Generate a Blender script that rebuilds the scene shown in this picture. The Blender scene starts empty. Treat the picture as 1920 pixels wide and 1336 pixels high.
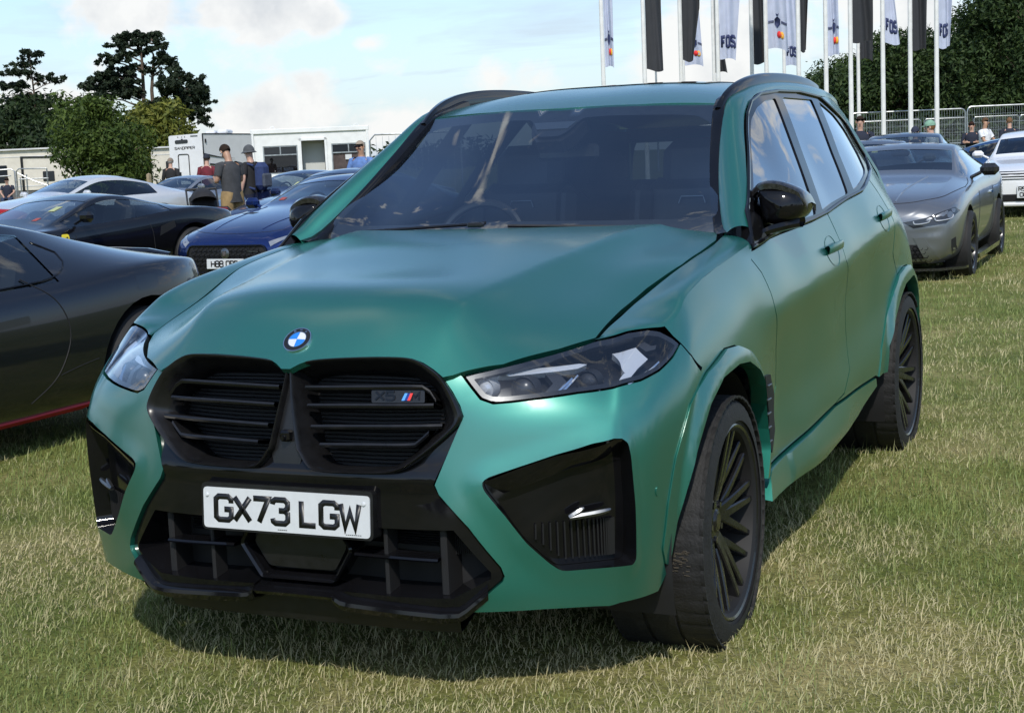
import bpy, bmesh, math, random
import numpy as np
from mathutils import Vector, Matrix
from mathutils.geometry import delaunay_2d_cdt
C = bpy.context.scene
col = C.collection
rnd = random.Random(7)
PI = math.pi

# ------------------------------------------------------------------ camera
CAMP = np.array([2.22008862, -4.23420678, 1.45940999])
YAW, PIT, ROL, FPX = 0.428923956, 0.132028376, -0.0431578022, 2861.19
_f = np.array([-math.sin(YAW)*math.cos(PIT), math.cos(YAW)*math.cos(PIT), -math.sin(PIT)])
_r = np.array([math.cos(YAW), math.sin(YAW), 0.0]); _u = np.cross(_r, _f)
CR = _r*math.cos(ROL)+_u*math.sin(ROL); CU = -_r*math.sin(ROL)+_u*math.cos(ROL); CF = _f
cd = bpy.data.cameras.new('camera'); cam = bpy.data.objects.new('camera', cd); col.objects.link(cam)
cam.matrix_world = Matrix(((CR[0], CU[0], -CF[0], CAMP[0]), (CR[1], CU[1], -CF[1], CAMP[1]), (CR[2], CU[2], -CF[2], CAMP[2]), (0, 0, 0, 1)))
cd.sensor_width = 36.0; cd.lens = 36.0*FPX/1920.0; cd.clip_start = .05; cd.clip_end = 3000
C.camera = cam

def gp(px, depth, z=None):
    """ground-plan point that lies on the photograph's column px at a distance depth (metres along the view)"""
    py = 668-FPX*math.tan(PIT)-(px-960)*math.tan(-ROL)          # the horizon in that column
    d = CF+CR*((px-960)/FPX)-CU*((py-668)/FPX); p = CAMP+d*(depth/math.cos(PIT))
    return float(p[0]), float(p[1])

# ------------------------------------------------------------------ sun, sky
SUN_EL, SUN_AZ = math.radians(46), math.radians(157)      # azimuth clockwise from +y: the sun stands behind the camera
sv = Vector((math.sin(SUN_AZ)*math.cos(SUN_EL), math.cos(SUN_AZ)*math.cos(SUN_EL), math.sin(SUN_EL)))
sl = bpy.data.lights.new('sun', 'SUN'); sl.energy = 3.6; sl.angle = math.radians(1.6); sl.color = (1, .95, .86)
so = bpy.data.objects.new('sun', sl); col.objects.link(so); so.rotation_euler = (-sv).to_track_quat('-Z', 'Y').to_euler()
so['kind'] = 'helper'
C.view_settings.view_transform = 'Standard'; C.view_settings.look = 'None'; C.view_settings.gamma = 1.0
C.view_settings.use_curve_mapping = False; C.view_settings.exposure = 0.0
C.render.film_transparent = False
try:
    C.cycles.max_bounces = 8; C.cycles.transparent_max_bounces = 12; C.cycles.glossy_bounces = 4; C.cycles.use_denoising = True
    C.cycles.sample_clamp_indirect = 6
except Exception: pass

def nt_add(nt, typ, **kw):
    n = nt.nodes.new(typ)
    for k, v in kw.items():
        if k.startswith('i_'):
            key = k[2:]
            key = int(key) if key.isdigit() else key.replace('_', ' ')
            n.inputs[key].default_value = v
        else: setattr(n, k, v)
    return n
def math_n(nt, op, a, b=None, c=None, clamp=False):
    n = nt.nodes.new('ShaderNodeMath'); n.operation = op; n.use_clamp = clamp
    for i, v in enumerate((a, b, c)):
        if v is None: continue
        if isinstance(v, (int, float)): n.inputs[i].default_value = v
        else: nt.links.new(v, n.inputs[i])
    return n.outputs[0]
def mixc(nt, fac, a, b, mode='MIX'):
    n = nt.nodes.new('ShaderNodeMix'); n.data_type = 'RGBA'; n.blend_type = mode
    for s, v in ((n.inputs[0], fac), (n.inputs[6], a), (n.inputs[7], b)):
        if isinstance(v, (int, float)): s.default_value = v
        elif isinstance(v, tuple): s.default_value = v if len(v) == 4 else v+(1,)
        else: nt.links.new(v, s)
    return n.outputs[2]
def ramp(nt, fac, stops):
    n = nt.nodes.new('ShaderNodeValToRGB'); cr = n.color_ramp
    while len(cr.elements) < len(stops): cr.elements.new(.5)
    for e, (p, c) in zip(cr.elements, stops):
        e.position = p; e.color = c if len(c) == 4 else tuple(c)+(1,)
    nt.links.new(fac, n.inputs[0]); return n.outputs[0]

def pxdir(px, py):
    d = CF+CR*((px-960)/FPX)-CU*((py-668)/FPX); d = d/np.linalg.norm(d); return tuple(float(v) for v in d)

W = bpy.data.worlds.new('World'); C.world = W; W.use_nodes = True
def build_sky():
    nt = W.node_tree; nt.nodes.clear()
    out = nt.nodes.new('ShaderNodeOutputWorld'); bg = nt.nodes.new('ShaderNodeBackground'); nt.links.new(bg.outputs[0], out.inputs[0])
    sky = nt_add(nt, 'ShaderNodeTexSky', sky_type='NISHITA', sun_disc=False, sun_elevation=SUN_EL, sun_rotation=SUN_AZ, air_density=1.0, dust_density=.6, ozone_density=1.6, altitude=60)
    tc = nt.nodes.new('ShaderNodeTexCoord'); D = tc.outputs['Generated']
    sep = nt.nodes.new('ShaderNodeSeparateXYZ'); nt.links.new(D, sep.inputs[0])
    z = sep.outputs[2]
    # flat cloud deck coordinate: direction / (z + c)
    zz = math_n(nt, 'ADD', math_n(nt, 'MAXIMUM', z, 0.0), .10)
    dv = nt.nodes.new('ShaderNodeVectorMath'); dv.operation = 'SCALE'; nt.links.new(D, dv.inputs[0]); nt.links.new(math_n(nt, 'DIVIDE', 1.0, zz), dv.inputs['Scale'])
    def noise(vec, scale, detail, rough, off=(0, 0, 0), dist=0.0, stretch=(1, 1, 1)):
        m = nt.nodes.new('ShaderNodeMapping'); m.inputs['Location'].default_value = off; m.inputs['Scale'].default_value = stretch; nt.links.new(vec, m.inputs[0])
        n = nt_add(nt, 'ShaderNodeTexNoise', noise_dimensions='3D'); n.inputs['Scale'].default_value = scale; n.inputs['Detail'].default_value = detail
        n.inputs['Roughness'].default_value = rough; n.inputs['Distortion'].default_value = dist; nt.links.new(m.outputs[0], n.inputs['Vector']); return n.outputs[0]
    col_ = mixc(nt, 1.0, sky.outputs[0], (1.0, 1.10, 1.20, 1), 'MULTIPLY')
    # high thin veil
    veil = noise(dv.outputs[0], .55, 6, .6, (3.1, 1.2, 0), .6, (1, 1.8, 1))
    veil = math_n(nt, 'MULTIPLY', ramp(nt, veil, [(.36, (0, 0, 0)), (.66, (1, 1, 1))]), .75)
    veil = math_n(nt, 'MULTIPLY', veil, ramp(nt, z, [(.075, (1, 1, 1)), (.24, (.18, .18, .18))]))
    veil = math_n(nt, 'MAXIMUM', veil, ramp(nt, z, [(.0, (.92, .92, .92)), (.03, (.60, .60, .60)), (.12, (.22, .22, .22)), (.26, (0, 0, 0))]))
    col_ = mixc(nt, veil, col_, (3.95, 4.55, 5.35, 1))
    # cumulus: heaps at chosen directions, torn by noise; everywhere else a scattered field of the same clouds
    fine = noise(D, 15, 8, .62, (0, 0, 0), .35)
    blobs = None
    for (px, py, rad, w, sy) in CLOUDS:
        d = pxdir(px, py)
        s = nt.nodes.new('ShaderNodeVectorMath'); s.operation = 'SUBTRACT'; nt.links.new(D, s.inputs[0]); s.inputs[1].default_value = d
        sc = nt.nodes.new('ShaderNodeVectorMath'); sc.operation = 'MULTIPLY'; nt.links.new(s.outputs[0], sc.inputs[0]); sc.inputs[1].default_value = (1, 1, sy)
        ln = nt.nodes.new('ShaderNodeVectorMath'); ln.operation = 'LENGTH'; nt.links.new(sc.outputs[0], ln.inputs[0])
        v = math_n(nt, 'MULTIPLY', math_n(nt, 'SUBTRACT', 1.0, math_n(nt, 'DIVIDE', ln.outputs['Value'], rad)), w)
        v = math_n(nt, 'MAXIMUM', v, -.6)
        blobs = v if blobs is None else math_n(nt, 'MAXIMUM', blobs, v)
    field = noise(D, 3.4, 6, .55, (5.3, 2.2, .4), .2, (1, 1, 1.8))
    field = math_n(nt, 'MULTIPLY', math_n(nt, 'SUBTRACT', field, .575), 3.2)
    # the scattered field fills the sky outside the part the picture shows
    vf = nt.nodes.new('ShaderNodeVectorMath'); vf.operation = 'DOT_PRODUCT'; nt.links.new(D, vf.inputs[0]); vf.inputs[1].default_value = tuple(float(a) for a in pxdir(960, 150))
    away = ramp(nt, vf.outputs['Value'], [(.84, (1, 1, 1)), (.935, (0, 0, 0))])
    field = math_n(nt, 'SUBTRACT', field, math_n(nt, 'MULTIPLY', math_n(nt, 'SUBTRACT', 1.0, away), .9))
    dens = math_n(nt, 'MAXIMUM', blobs, field)
    med = noise(D, 22, 4, .55, (1.3, .7, 2.1), .4, (1, 1, 1.5))
    dens = math_n(nt, 'ADD', dens, math_n(nt, 'MULTIPLY', math_n(nt, 'SUBTRACT', fine, .5), 1.7))
    dens = math_n(nt, 'ADD', dens, math_n(nt, 'MULTIPLY', math_n(nt, 'SUBTRACT', med, .52), 1.5))
    cov = ramp(nt, dens, [(.0, (0, 0, 0)), (.42, (1, 1, 1))])
    tn = noise(D, 11, 6, .6, (.05, .02, -.05))
    thick = math_n(nt, 'MULTIPLY', ramp(nt, tn, [(.49, (0, 0, 0)), (.74, (1, 1, 1))]), ramp(nt, dens, [(.12, (0, 0, 0)), (.55, (1, 1, 1))]))
    cc = mixc(nt, thick, (6.5, 6.5, 6.4, 1), (4.2, 4.4, 4.7, 1))
    above = ramp(nt, z, [(.0, (0, 0, 0)), (.012, (1, 1, 1))])
    col_ = mixc(nt, math_n(nt, 'MULTIPLY', math_n(nt, 'MULTIPLY', cov, above), .93), col_, cc)
    nt.links.new(col_, bg.inputs[0]); bg.inputs[1].default_value = .15
CLOUDS = [(500, 38, 0.046, 1.08, 1.2), (560, 22, 0.035, 0.97, 1.2), (420, 20, 0.032, 0.86, 1.4), (240, 22, 0.041, 0.67, 1.7), (195, 10, 0.027, 0.54, 1.6),
          (590, 165, 0.023, 0.97, .9), (610, 200, 0.022, 0.86, 1), (530, 205, 0.035, 0.86, 1.3), (440, 235, 0.038, 0.81, 1.5), (510, 240, 0.041, 0.86, 1.4),
          (60, 225, 0.046, 0.97, 1.2), (120, 195, 0.027, 0.76, 1.2), (185, 180, 0.019, 0.65, 1.2), (-40, 240, 0.054, 0.97, 1.2), (185, 128, 0.014, 0.43, 1.6),
          (700, 85, 0.014, 0.39, 2.6), (715, 130, 0.022, 0.39, 2.2), (1010, 150, 0.030, 0.39, 2), (940, 150, 0.016, 0.32, 2), (740, 235, 0.041, 0.76, 1.6),
          (1290, 95, 0.038, 0.97, .9), (1370, 130, 0.041, 0.86, 1.2), (1250, 150, 0.032, 0.76, 1.4), (1460, 45, 0.047, 0.65, 1.4), (1600, 30, 0.054, 0.65, 1.6), (1700, 20, 0.041, 0.54, 1.6)]
build_sky()
# ------------------------------------------------------------------ helpers
def mat(name, base=(.5,.5,.5), rough=.5, metal=0., spec=.5, coat=0., coat_r=.03, emis=None, es=1., nscale=None, namt=0., bump=0., bscale=200., trans=0., alpha=1.):
    m = bpy.data.materials.new(name); m.use_nodes = True; nt = m.node_tree; b = nt.nodes['Principled BSDF']
    b.inputs['Base Color'].default_value = tuple(base)+(1,); b.inputs['Roughness'].default_value = rough; b.inputs['Metallic'].default_value = metal
    b.inputs['Specular IOR Level'].default_value = spec; b.inputs['Coat Weight'].default_value = coat; b.inputs['Coat Roughness'].default_value = coat_r
    if emis: b.inputs['Emission Color'].default_value = tuple(emis)+(1,); b.inputs['Emission Strength'].default_value = es
    if nscale:
        tc = nt.nodes.new('ShaderNodeTexCoord')
        n = nt_add(nt, 'ShaderNodeTexNoise'); n.inputs['Scale'].default_value = nscale; n.inputs['Detail'].default_value = 6; nt.links.new(tc.outputs['Object'], n.inputs['Vector'])
        lo = tuple(max(0, c*(1-namt)) for c in base); hi = tuple(min(1, c*(1+namt)) for c in base)
        nt.links.new(ramp(nt, n.outputs[0], [(.3, lo), (.7, hi)]), b.inputs['Base Color'])
        rr = math_n(nt, 'ADD', rough-.08, math_n(nt, 'MULTIPLY', n.outputs[0], .16)); nt.links.new(rr, b.inputs['Roughness'])
    if bump:
        tc = nt.nodes.new('ShaderNodeTexCoord')
        n = nt_add(nt, 'ShaderNodeTexNoise'); n.inputs['Scale'].default_value = bscale; n.inputs['Detail'].default_value = 3; nt.links.new(tc.outputs['Object'], n.inputs['Vector'])
        bp = nt.nodes.new('ShaderNodeBump'); bp.inputs['Strength'].default_value = bump; bp.inputs['Distance'].default_value = .01
        nt.links.new(n.outputs[0], bp.inputs['Height']); nt.links.new(bp.outputs[0], b.inputs['Normal'])
    return m
def glass_mat(name, tint=(.8,.86,.85), refl=1., rough=.0, opac=0., base=(.02,.025,.03), ior=1.5):
    """thin sheet of glass: light passes straight through a tint, the surface reflects by Fresnel"""
    m = bpy.data.materials.new(name); m.use_nodes = True; nt = m.node_tree; nt.nodes.clear()
    out = nt.nodes.new('ShaderNodeOutputMaterial'); tr = nt.nodes.new('ShaderNodeBsdfTransparent'); tr.inputs[0].default_value = tuple(tint)+(1,)
    gl = nt.nodes.new('ShaderNodeBsdfGlossy'); gl.inputs[0].default_value = (.95,.97,1,1); gl.inputs['Roughness'].default_value = rough
    fr = nt.nodes.new('ShaderNodeFresnel'); fr.inputs[0].default_value = ior
    geo = nt.nodes.new('ShaderNodeNewGeometry')
    body = tr.outputs[0]
    if opac > 0:
        df = nt.nodes.new('ShaderNodeBsdfDiffuse'); df.inputs[0].default_value = tuple(base)+(1,)
        mx0 = nt.nodes.new('ShaderNodeMixShader'); mx0.inputs[0].default_value = opac; nt.links.new(tr.outputs[0], mx0.inputs[1]); nt.links.new(df.outputs[0], mx0.inputs[2]); body = mx0.outputs[0]
    f2 = math_n(nt, 'MULTIPLY', fr.outputs[0], refl, clamp=True)
    f2 = math_n(nt, 'MULTIPLY', f2, math_n(nt, 'SUBTRACT', 1.0, geo.outputs['Backfacing']))
    mx = nt.nodes.new('ShaderNodeMixShader'); nt.links.new(f2, mx.inputs[0]); nt.links.new(body, mx.inputs[1]); nt.links.new(gl.outputs[0], mx.inputs[2])
    nt.links.new(mx.outputs[0], out.inputs[0]); return m

def empty(name, loc=(0,0,0), rz=0., label=None, cat=None, group=None, scale=1.):
    o = bpy.data.objects.new(name, None); col.objects.link(o); o.location = loc; o.rotation_euler = (0,0,rz); o.empty_display_size = .2
    tag(o, label, cat, group); return o
def tag(o, label=None, cat=None, group=None, kind=None):
    if label: o['label'] = label
    if cat: o['category'] = cat
    if group: o['group'] = group
    if kind: o['kind'] = kind
    return o
def link_mesh(name, me, parent=None, mats=()):
    me.name = name
    for m in mats: me.materials.append(m)
    o = bpy.data.objects.new(name, me); col.objects.link(o)
    if parent: o.parent = parent
    return o
def copy_tree(o, parent=None, props=None):
    c = o.copy(); col.objects.link(c)
    if parent is not None: c.parent = parent
    for ch in list(o.children): copy_tree(ch, c)
    if props:
        for k, v in props.items(): c[k] = v
    return c

def inpoly(pt, poly):
    x, y = pt[:,0], pt[:,1]; p = np.asarray(poly); q = np.roll(p, -1, 0); ins = np.zeros(len(x), bool)
    for (x1, y1), (x2, y2) in zip(p, q):
        if y1 == y2: continue
        c = ((y1 > y) != (y2 > y)) & (x < (x2-x1)*(y-y1)/(y2-y1)+x1); ins ^= c
    return ins
def densify(poly, res, closed=True):
    p = np.asarray(poly, float); out = []
    n = len(p)
    for i in range(n if closed else n-1):
        a, b = p[i], p[(i+1) % n]; k = max(1, int(math.ceil(np.linalg.norm(b-a)/res)))
        for j in range(k): out.append(a+(b-a)*j/k)
    if not closed: out.append(p[-1])
    return np.array(out)
def catmull(pts, n=6, closed=False):
    p = np.asarray(pts, float); N = len(p); out = []
    for i in range(N if closed else N-1):
        p0 = p[(i-1) % N] if closed or i > 0 else 2*p[0]-p[1]; p1 = p[i]; p2 = p[(i+1) % N]; p3 = p[(i+2) % N] if closed or i+2 < N else 2*p[-1]-p[-2]
        for j in range(n):
            t = j/n; out.append(.5*((2*p1)+(-p0+p2)*t+(2*p0-5*p1+4*p2-p3)*t*t+(-p0+3*p1-3*p2+p3)*t**3))
    if not closed: out.append(p[-1])
    return np.array(out)
def roundc(pts, r, n=4):
    """round the corners of a closed polygon"""
    p = np.asarray(pts, float); N = len(p); out = []
    for i in range(N):
        a, b, c = p[i-1], p[i], p[(i+1) % N]; u = a-b; v = c-b; lu = np.linalg.norm(u); lv = np.linalg.norm(v); k = min(r, lu*.45, lv*.45)
        s, e = b+u/lu*k, b+v/lv*k
        for j in range(n+1):
            t = j/n; out.append((1-t)**2*s+2*t*(1-t)*b+t*t*e)
    return np.array(out)
def resample(pts, n, closed=False):
    p = np.asarray(pts, float)
    if closed: p = np.vstack([p, p[:1]])
    d = np.r_[0, np.cumsum(np.linalg.norm(np.diff(p, axis=0), axis=1))]
    t = np.linspace(0, d[-1], n+1)[:-1] if closed else np.linspace(0, d[-1], n)
    return np.stack([np.interp(t, d, p[:,k]) for k in range(p.shape[1])], 1)

class MB:
    def __init__(s): s.v = []; s.f = []; s.m = []; s.n = 0
    def add(s, V, F, mi=0):
        V = np.asarray(V, float); b = s.n; s.v.append(V); s.n += len(V)
        for f in F: s.f.append(tuple(int(i)+b for i in f)); s.m.append(mi)
        return b
    def box(s, c, d, mi=0, R=None, taper=1.):
        x, y, z = (np.array(d)/2)
        V = np.array([(-x,-y,-z),(x,-y,-z),(x,y,-z),(-x,y,-z),(-x*taper,-y*taper,z),(x*taper,-y*taper,z),(x*taper,y*taper,z),(-x*taper,y*taper,z)])
        if R is not None: V = V@np.asarray(R).T
        return s.add(V+np.array(c), [(0,3,2,1),(4,5,6,7),(0,1,5,4),(1,2,6,5),(2,3,7,6),(3,0,4,7)], mi)
    def rbox(s, c, d, r, mi=0, R=None):
        """box with all edges chamfered by r"""
        x, y, z = np.array(d)/2; V = []; 
        for sx in (-1,1):
            for sy in (-1,1):
                for sz in (-1,1):
                    V += [(sx*(x-r),sy*(y-r),sz*z),(sx*(x-r),sy*y,sz*(z-r)),(sx*x,sy*(y-r),sz*(z-r))]
        V = np.array(V)
        bm = bmesh.new(); 
        for v in V: bm.verts.new(v)
        r_ = bmesh.ops.convex_hull(bm, input=bm.verts); bm.normal_update()
        bm.verts.index_update(); vv = np.array([v.co[:] for v in bm.verts]); ff = [[v.index for v in f.verts] for f in bm.faces]; bm.free()
        if R is not None: vv = vv@np.asarray(R).T
        return s.add(vv+np.array(c), ff, mi)
    def tube(s, pts, r, n=8, mi=0, caps=True, closed=False):
        P = np.asarray(pts, float); N = len(P); rr = np.full(N, r) if np.isscalar(r) else np.asarray(r, float)
        T = np.gradient(P, axis=0) if not closed else np.roll(P, -1, 0)-np.roll(P, 1, 0)
        T /= np.linalg.norm(T, axis=1)[:,None]+1e-12
        up = np.array([0,0,1.]) if abs(T[0][2]) < .9 else np.array([1.,0,0]); V = []
        a = np.cross(T[0], up); a /= np.linalg.norm(a)
        for i in range(N):
            a = a-T[i]*(a@T[i]); a /= np.linalg.norm(a)+1e-12; b = np.cross(T[i], a)
            for k in range(n):
                t = 2*PI*k/n; V.append(P[i]+rr[i]*(math.cos(t)*a+math.sin(t)*b))
        F = []
        for i in range(N if closed else N-1):
            for k in range(n):
                j = (i+1) % N; F.append((i*n+k, i*n+(k+1)%n, j*n+(k+1)%n, j*n+k))
        if caps and not closed: F.append(tuple(range(n))[::-1]); F.append(tuple((N-1)*n+k for k in range(n)))
        return s.add(V, F, mi)
    def grid(s, G, mi=0, flip=False, cu=False):
        G = np.asarray(G, float); a, b = G.shape[:2]; F = []
        for i in range(a if cu else a-1):
            for j in range(b-1):
                k = ((i+1) % a); q = (i*b+j, k*b+j, k*b+j+1, i*b+j+1); F.append(q[::-1] if flip else q)
        return s.add(G.reshape(-1, 3), F, mi)
    def lathe(s, prof, n=32, axis='x', c=(0,0,0), mi=0, flip=False):
        """prof: (axial, radius)"""
        G = []
        for k in range(n):
            t = 2*PI*k/n
            row = []
            for a, r in prof:
                if axis == 'x': row.append((a, r*math.cos(t), r*math.sin(t)))
                elif axis == 'y': row.append((r*math.cos(t), a, r*math.sin(t)))
                else: row.append((r*math.cos(t), r*math.sin(t), a))
            G.append(row)
        return s.grid(np.array(G)+np.array(c), mi, flip, cu=True)
    def prism(s, poly, y0, y1, fn, mi=0):
        """extrude a closed 2-D polygon; fn(a,b,depth)->xyz"""
        P = np.asarray(poly, float); n = len(P); tri = tess2(P)
        A = np.array([fn(a, b, y0) for a, b in P]); B = np.array([fn(a, b, y1) for a, b in P])
        F = [tuple(t) for t in tri]+[tuple(i+n for i in t[::-1]) for t in tri]+[(i, i+n, (i+1)%n+n, (i+1)%n) for i in range(n)]
        return s.add(np.vstack([A, B]), F, mi)
    def panel(s, fn, outl, res=.02, holes=(), off=0., fold=.012, mir=False, mi=0, ctr=(0,1.5,.7), foldmi=None, dome=None, foldholes=True):
        loops = [densify(outl, res)]+[densify(h, res) for h in holes]
        pts = np.vstack(loops); E = []; b = 0
        for L in loops:
            n = len(L); E += [(b+i, b+(i+1) % n) for i in range(n)]; b += n
        lo, hi = loops[0].min(0), loops[0].max(0)
        gx, gy = np.meshgrid(np.arange(lo[0], hi[0], res), np.arange(lo[1], hi[1], res)); gx[1::2] += res/2
        g = np.c_[gx.ravel(), gy.ravel()]
        ins = inpoly(g, loops[0])
        for L in loops[1:]: ins &= ~inpoly(g, L)
        g = g[ins]
        if len(g):
            dmin = np.full(len(g), 9.)
            for i in range(0, len(pts), 200): dmin = np.minimum(dmin, np.linalg.norm(g[:,None]-pts[None,i:i+200], axis=2).min(1))
            g = g[dmin > res*.55]
        q = np.vstack([pts, g])
        r = delaunay_2d_cdt([Vector(p) for p in q], E, [], 0, 1e-7)
        V2 = np.array([v[:] for v in r[0]]); tri = np.array([list(f) for f in r[2]])
        cen = V2[tri].mean(1); keep = inpoly(cen, loops[0])
        for L in loops[1:]: keep &= ~inpoly(cen, L)
        tri = tri[keep]
        P, N = surfn(fn, V2, ctr)
        o = off if np.isscalar(off) else off(V2)
        P = P+N*np.asarray(o)[...,None] if not np.isscalar(o) else P+N*o
        t0 = tri[:min(400, len(tri))]; nn = np.cross(P[t0[:,1]]-P[t0[:,0]], P[t0[:,2]]-P[t0[:,0]]); sgn = (nn*N[t0[:,0]]).sum() < 0
        if sgn: tri = tri[:, ::-1]
        M = np.array([-1,1,1]) if mir else np.array([1,1,1])
        if mir: tri = tri[:, ::-1]
        s.add(P*M, tri, mi)
        if fold:
            for li, L in enumerate(loops):
                if li and not foldholes: continue
                p, n_ = surfn(fn, L, ctr)
                o = off if np.isscalar(off) else off(L)
                p = p+n_*(o if np.isscalar(o) else np.asarray(o)[:,None])
                k = len(L); A = p*M; B = (p-n_*fold)*M
                area = .5*np.sum(L[:,0]*np.roll(L[:,1],-1)-np.roll(L[:,0],-1)*L[:,1])
                fl = (area > 0) ^ (li > 0) ^ sgn ^ mir
                F = [((i+1)%k, i, i+k, (i+1)%k+k) if fl else (i, (i+1)%k, (i+1)%k+k, i+k) for i in range(k)]
                s.add(np.vstack([A, B]), F, mi if foldmi is None else foldmi)
    def build(s, name, mats, parent=None, angle=35, weld=False):
        me = bpy.data.meshes.new(name)
        V = np.vstack(s.v) if s.v else np.zeros((0,3))
        me.from_pydata(V.tolist(), [], s.f)
        mats = mats if isinstance(mats, (list, tuple)) else [mats]
        if max(s.m, default=0) > 0: me.polygons.foreach_set('material_index', s.m)
        if weld:
            bm = bmesh.new(); bm.from_mesh(me); bmesh.ops.remove_doubles(bm, verts=bm.verts, dist=1e-4); bm.to_mesh(me); bm.free()
        me.polygons.foreach_set('use_smooth', [True]*len(me.polygons)); me.update()
        if angle is not None: me.set_sharp_from_angle(angle=math.radians(angle))
        return link_mesh(name, me, parent, mats)
def surfn(fn, q, ctr=(0,1.5,.7)):
    q = np.asarray(q, float); e = 1e-3
    P = fn(q); A = fn(q+[e,0])-fn(q-[e,0]); B = fn(q+[0,e])-fn(q-[0,e]); N = np.cross(A, B); N /= np.linalg.norm(N, axis=1)[:,None]+1e-12
    if ((P-np.array(ctr))*N).sum() < 0: N = -N
    return P, N
def tess2(P):
    r = delaunay_2d_cdt([Vector(p) for p in P], [(i, (i+1) % len(P)) for i in range(len(P))], [], 0, 1e-7)
    V2 = np.array([v[:] for v in r[0]]); tri = np.array([list(f) for f in r[2]]); return tri[inpoly(V2[tri].mean(1), P)].tolist()
def rotm(ax, a):
    return np.array(Matrix.Rotation(a, 3, ax))
def frame(x, y):
    """orthonormal columns from an x direction and an approximate y direction"""
    x = np.asarray(x, float); x = x/np.linalg.norm(x); z = np.cross(x, y); z /= np.linalg.norm(z); return np.stack([x, np.cross(z, x), z], 1)

# stroke lettering: polylines on a 0..w by 0..1 box, drawn as mitred bands
GLY = {'G':(.62,[[(.62,.72),(.62,.88),(.5,1),(.12,1),(0,.88),(0,.12),(.12,0),(.5,0),(.62,.12),(.62,.45),(.34,.45)]]),
 'X':(.62,[[(0,0),(.62,1)],[(0,1),(.62,0)]]), '7':(.6,[[(0,1),(.6,1),(.22,0)]]), '3':(.6,[[(0,.8),(.02,.92),(.12,1),(.48,1),(.6,.88),(.6,.66),(.48,.54),(.25,.54)],[(.48,.54),(.6,.42),(.6,.12),(.48,0),(.12,0),(.02,.08),(0,.2)]]),
 'L':(.55,[[(0,1),(0,0),(.55,0)]]), 'W':(.7,[[(0,1),(.16,0),(.35,.7),(.54,0),(.7,1)]]), 'H':(.62,[[(0,0),(0,1)],[(.62,0),(.62,1)],[(0,.5),(.62,.5)]]),
 '8':(.6,[[(.12,.54),(0,.66),(0,.88),(.12,1),(.48,1),(.6,.88),(.6,.66),(.48,.54),(.12,.54),(0,.42),(0,.12),(.12,0),(.48,0),(.6,.12),(.6,.42),(.48,.54)]]),
 '0':(.6,[[(.12,0),(0,.12),(0,.88),(.12,1),(.48,1),(.6,.88),(.6,.12),(.48,0),(.12,0)]]), 'O':(.62,[[(.12,0),(0,.12),(0,.88),(.12,1),(.5,1),(.62,.88),(.62,.12),(.5,0),(.12,0)]]),
 'B':(.6,[[(0,0),(0,1),(.46,1),(.57,.9),(.57,.64),(.46,.54),(0,.54)],[(.46,.54),(.6,.42),(.6,.12),(.48,0),(0,0)]]), 'P':(.6,[[(0,0),(0,1),(.48,1),(.6,.88),(.6,.58),(.48,.46),(0,.46)]]),
 'E':(.55,[[(.55,1),(0,1),(0,0),(.55,0)],[(0,.52),(.45,.52)]]), 'R':(.62,[[(0,0),(0,1),(.5,1),(.62,.88),(.62,.6),(.5,.48),(0,.48)],[(.3,.48),(.62,0)]]),
 '5':(.6,[[(.58,1),(.05,1),(.02,.55),(.46,.6),(.6,.46),(.6,.14),(.46,0),(.12,0),(0,.12)]]), 'U':(.62,[[(0,1),(0,.12),(.12,0),(.5,0),(.62,.12),(.62,1)]]),
 'S':(.6,[[(.6,.82),(.58,.9),(.46,1),(.14,1),(0,.88),(0,.66),(.12,.55),(.48,.45),(.6,.34),(.6,.12),(.46,0),(.12,0),(.02,.1),(0,.2)]]),
 'F':(.55,[[(0,0),(0,1),(.55,1)],[(0,.52),(.45,.52)]]), 'A':(.64,[[(0,0),(.32,1),(.64,0)],[(.12,.36),(.52,.36)]]), 'N':(.62,[[(0,0),(0,1),(.62,0),(.62,1)]]),
 'D':(.62,[[(0,0),(0,1),(.42,1),(.62,.8),(.62,.2),(.42,0),(0,0)]]), 'I':(.05,[[(.02,0),(.02,1)]]), 'M':(.7,[[(0,0),(0,1),(.35,.4),(.7,1),(.7,0)]]), 'T':(.6,[[(0,1),(.6,1)],[(.3,1),(.3,0)]]),'C':(.6,[[(.6,.8),(.46,1),(.14,1),(0,.86),(0,.14),(.14,0),(.46,0),(.6,.2)]])}
def band(poly, w):
    p = np.asarray(poly, float); n = len(p); closed = np.allclose(p[0], p[-1])
    L = []; R_ = []
    for i in range(n):
        a = p[i]-p[i-1] if i > 0 else (p[0]-p[-2] if closed else p[1]-p[0]); b = p[i+1]-p[i] if i < n-1 else (p[1]-p[0] if closed else p[-1]-p[-2])
        a = a/np.linalg.norm(a); b = b/np.linalg.norm(b); na = np.array([-a[1], a[0]]); nb = np.array([-b[1], b[0]])
        m = na+nb; m = m/max(.35, np.linalg.norm(m)); k = 1/max(.45, m@na); L.append(p[i]+m*w/2*k); R_.append(p[i]-m*w/2*k)
    return np.array(L), np.array(R_)
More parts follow.
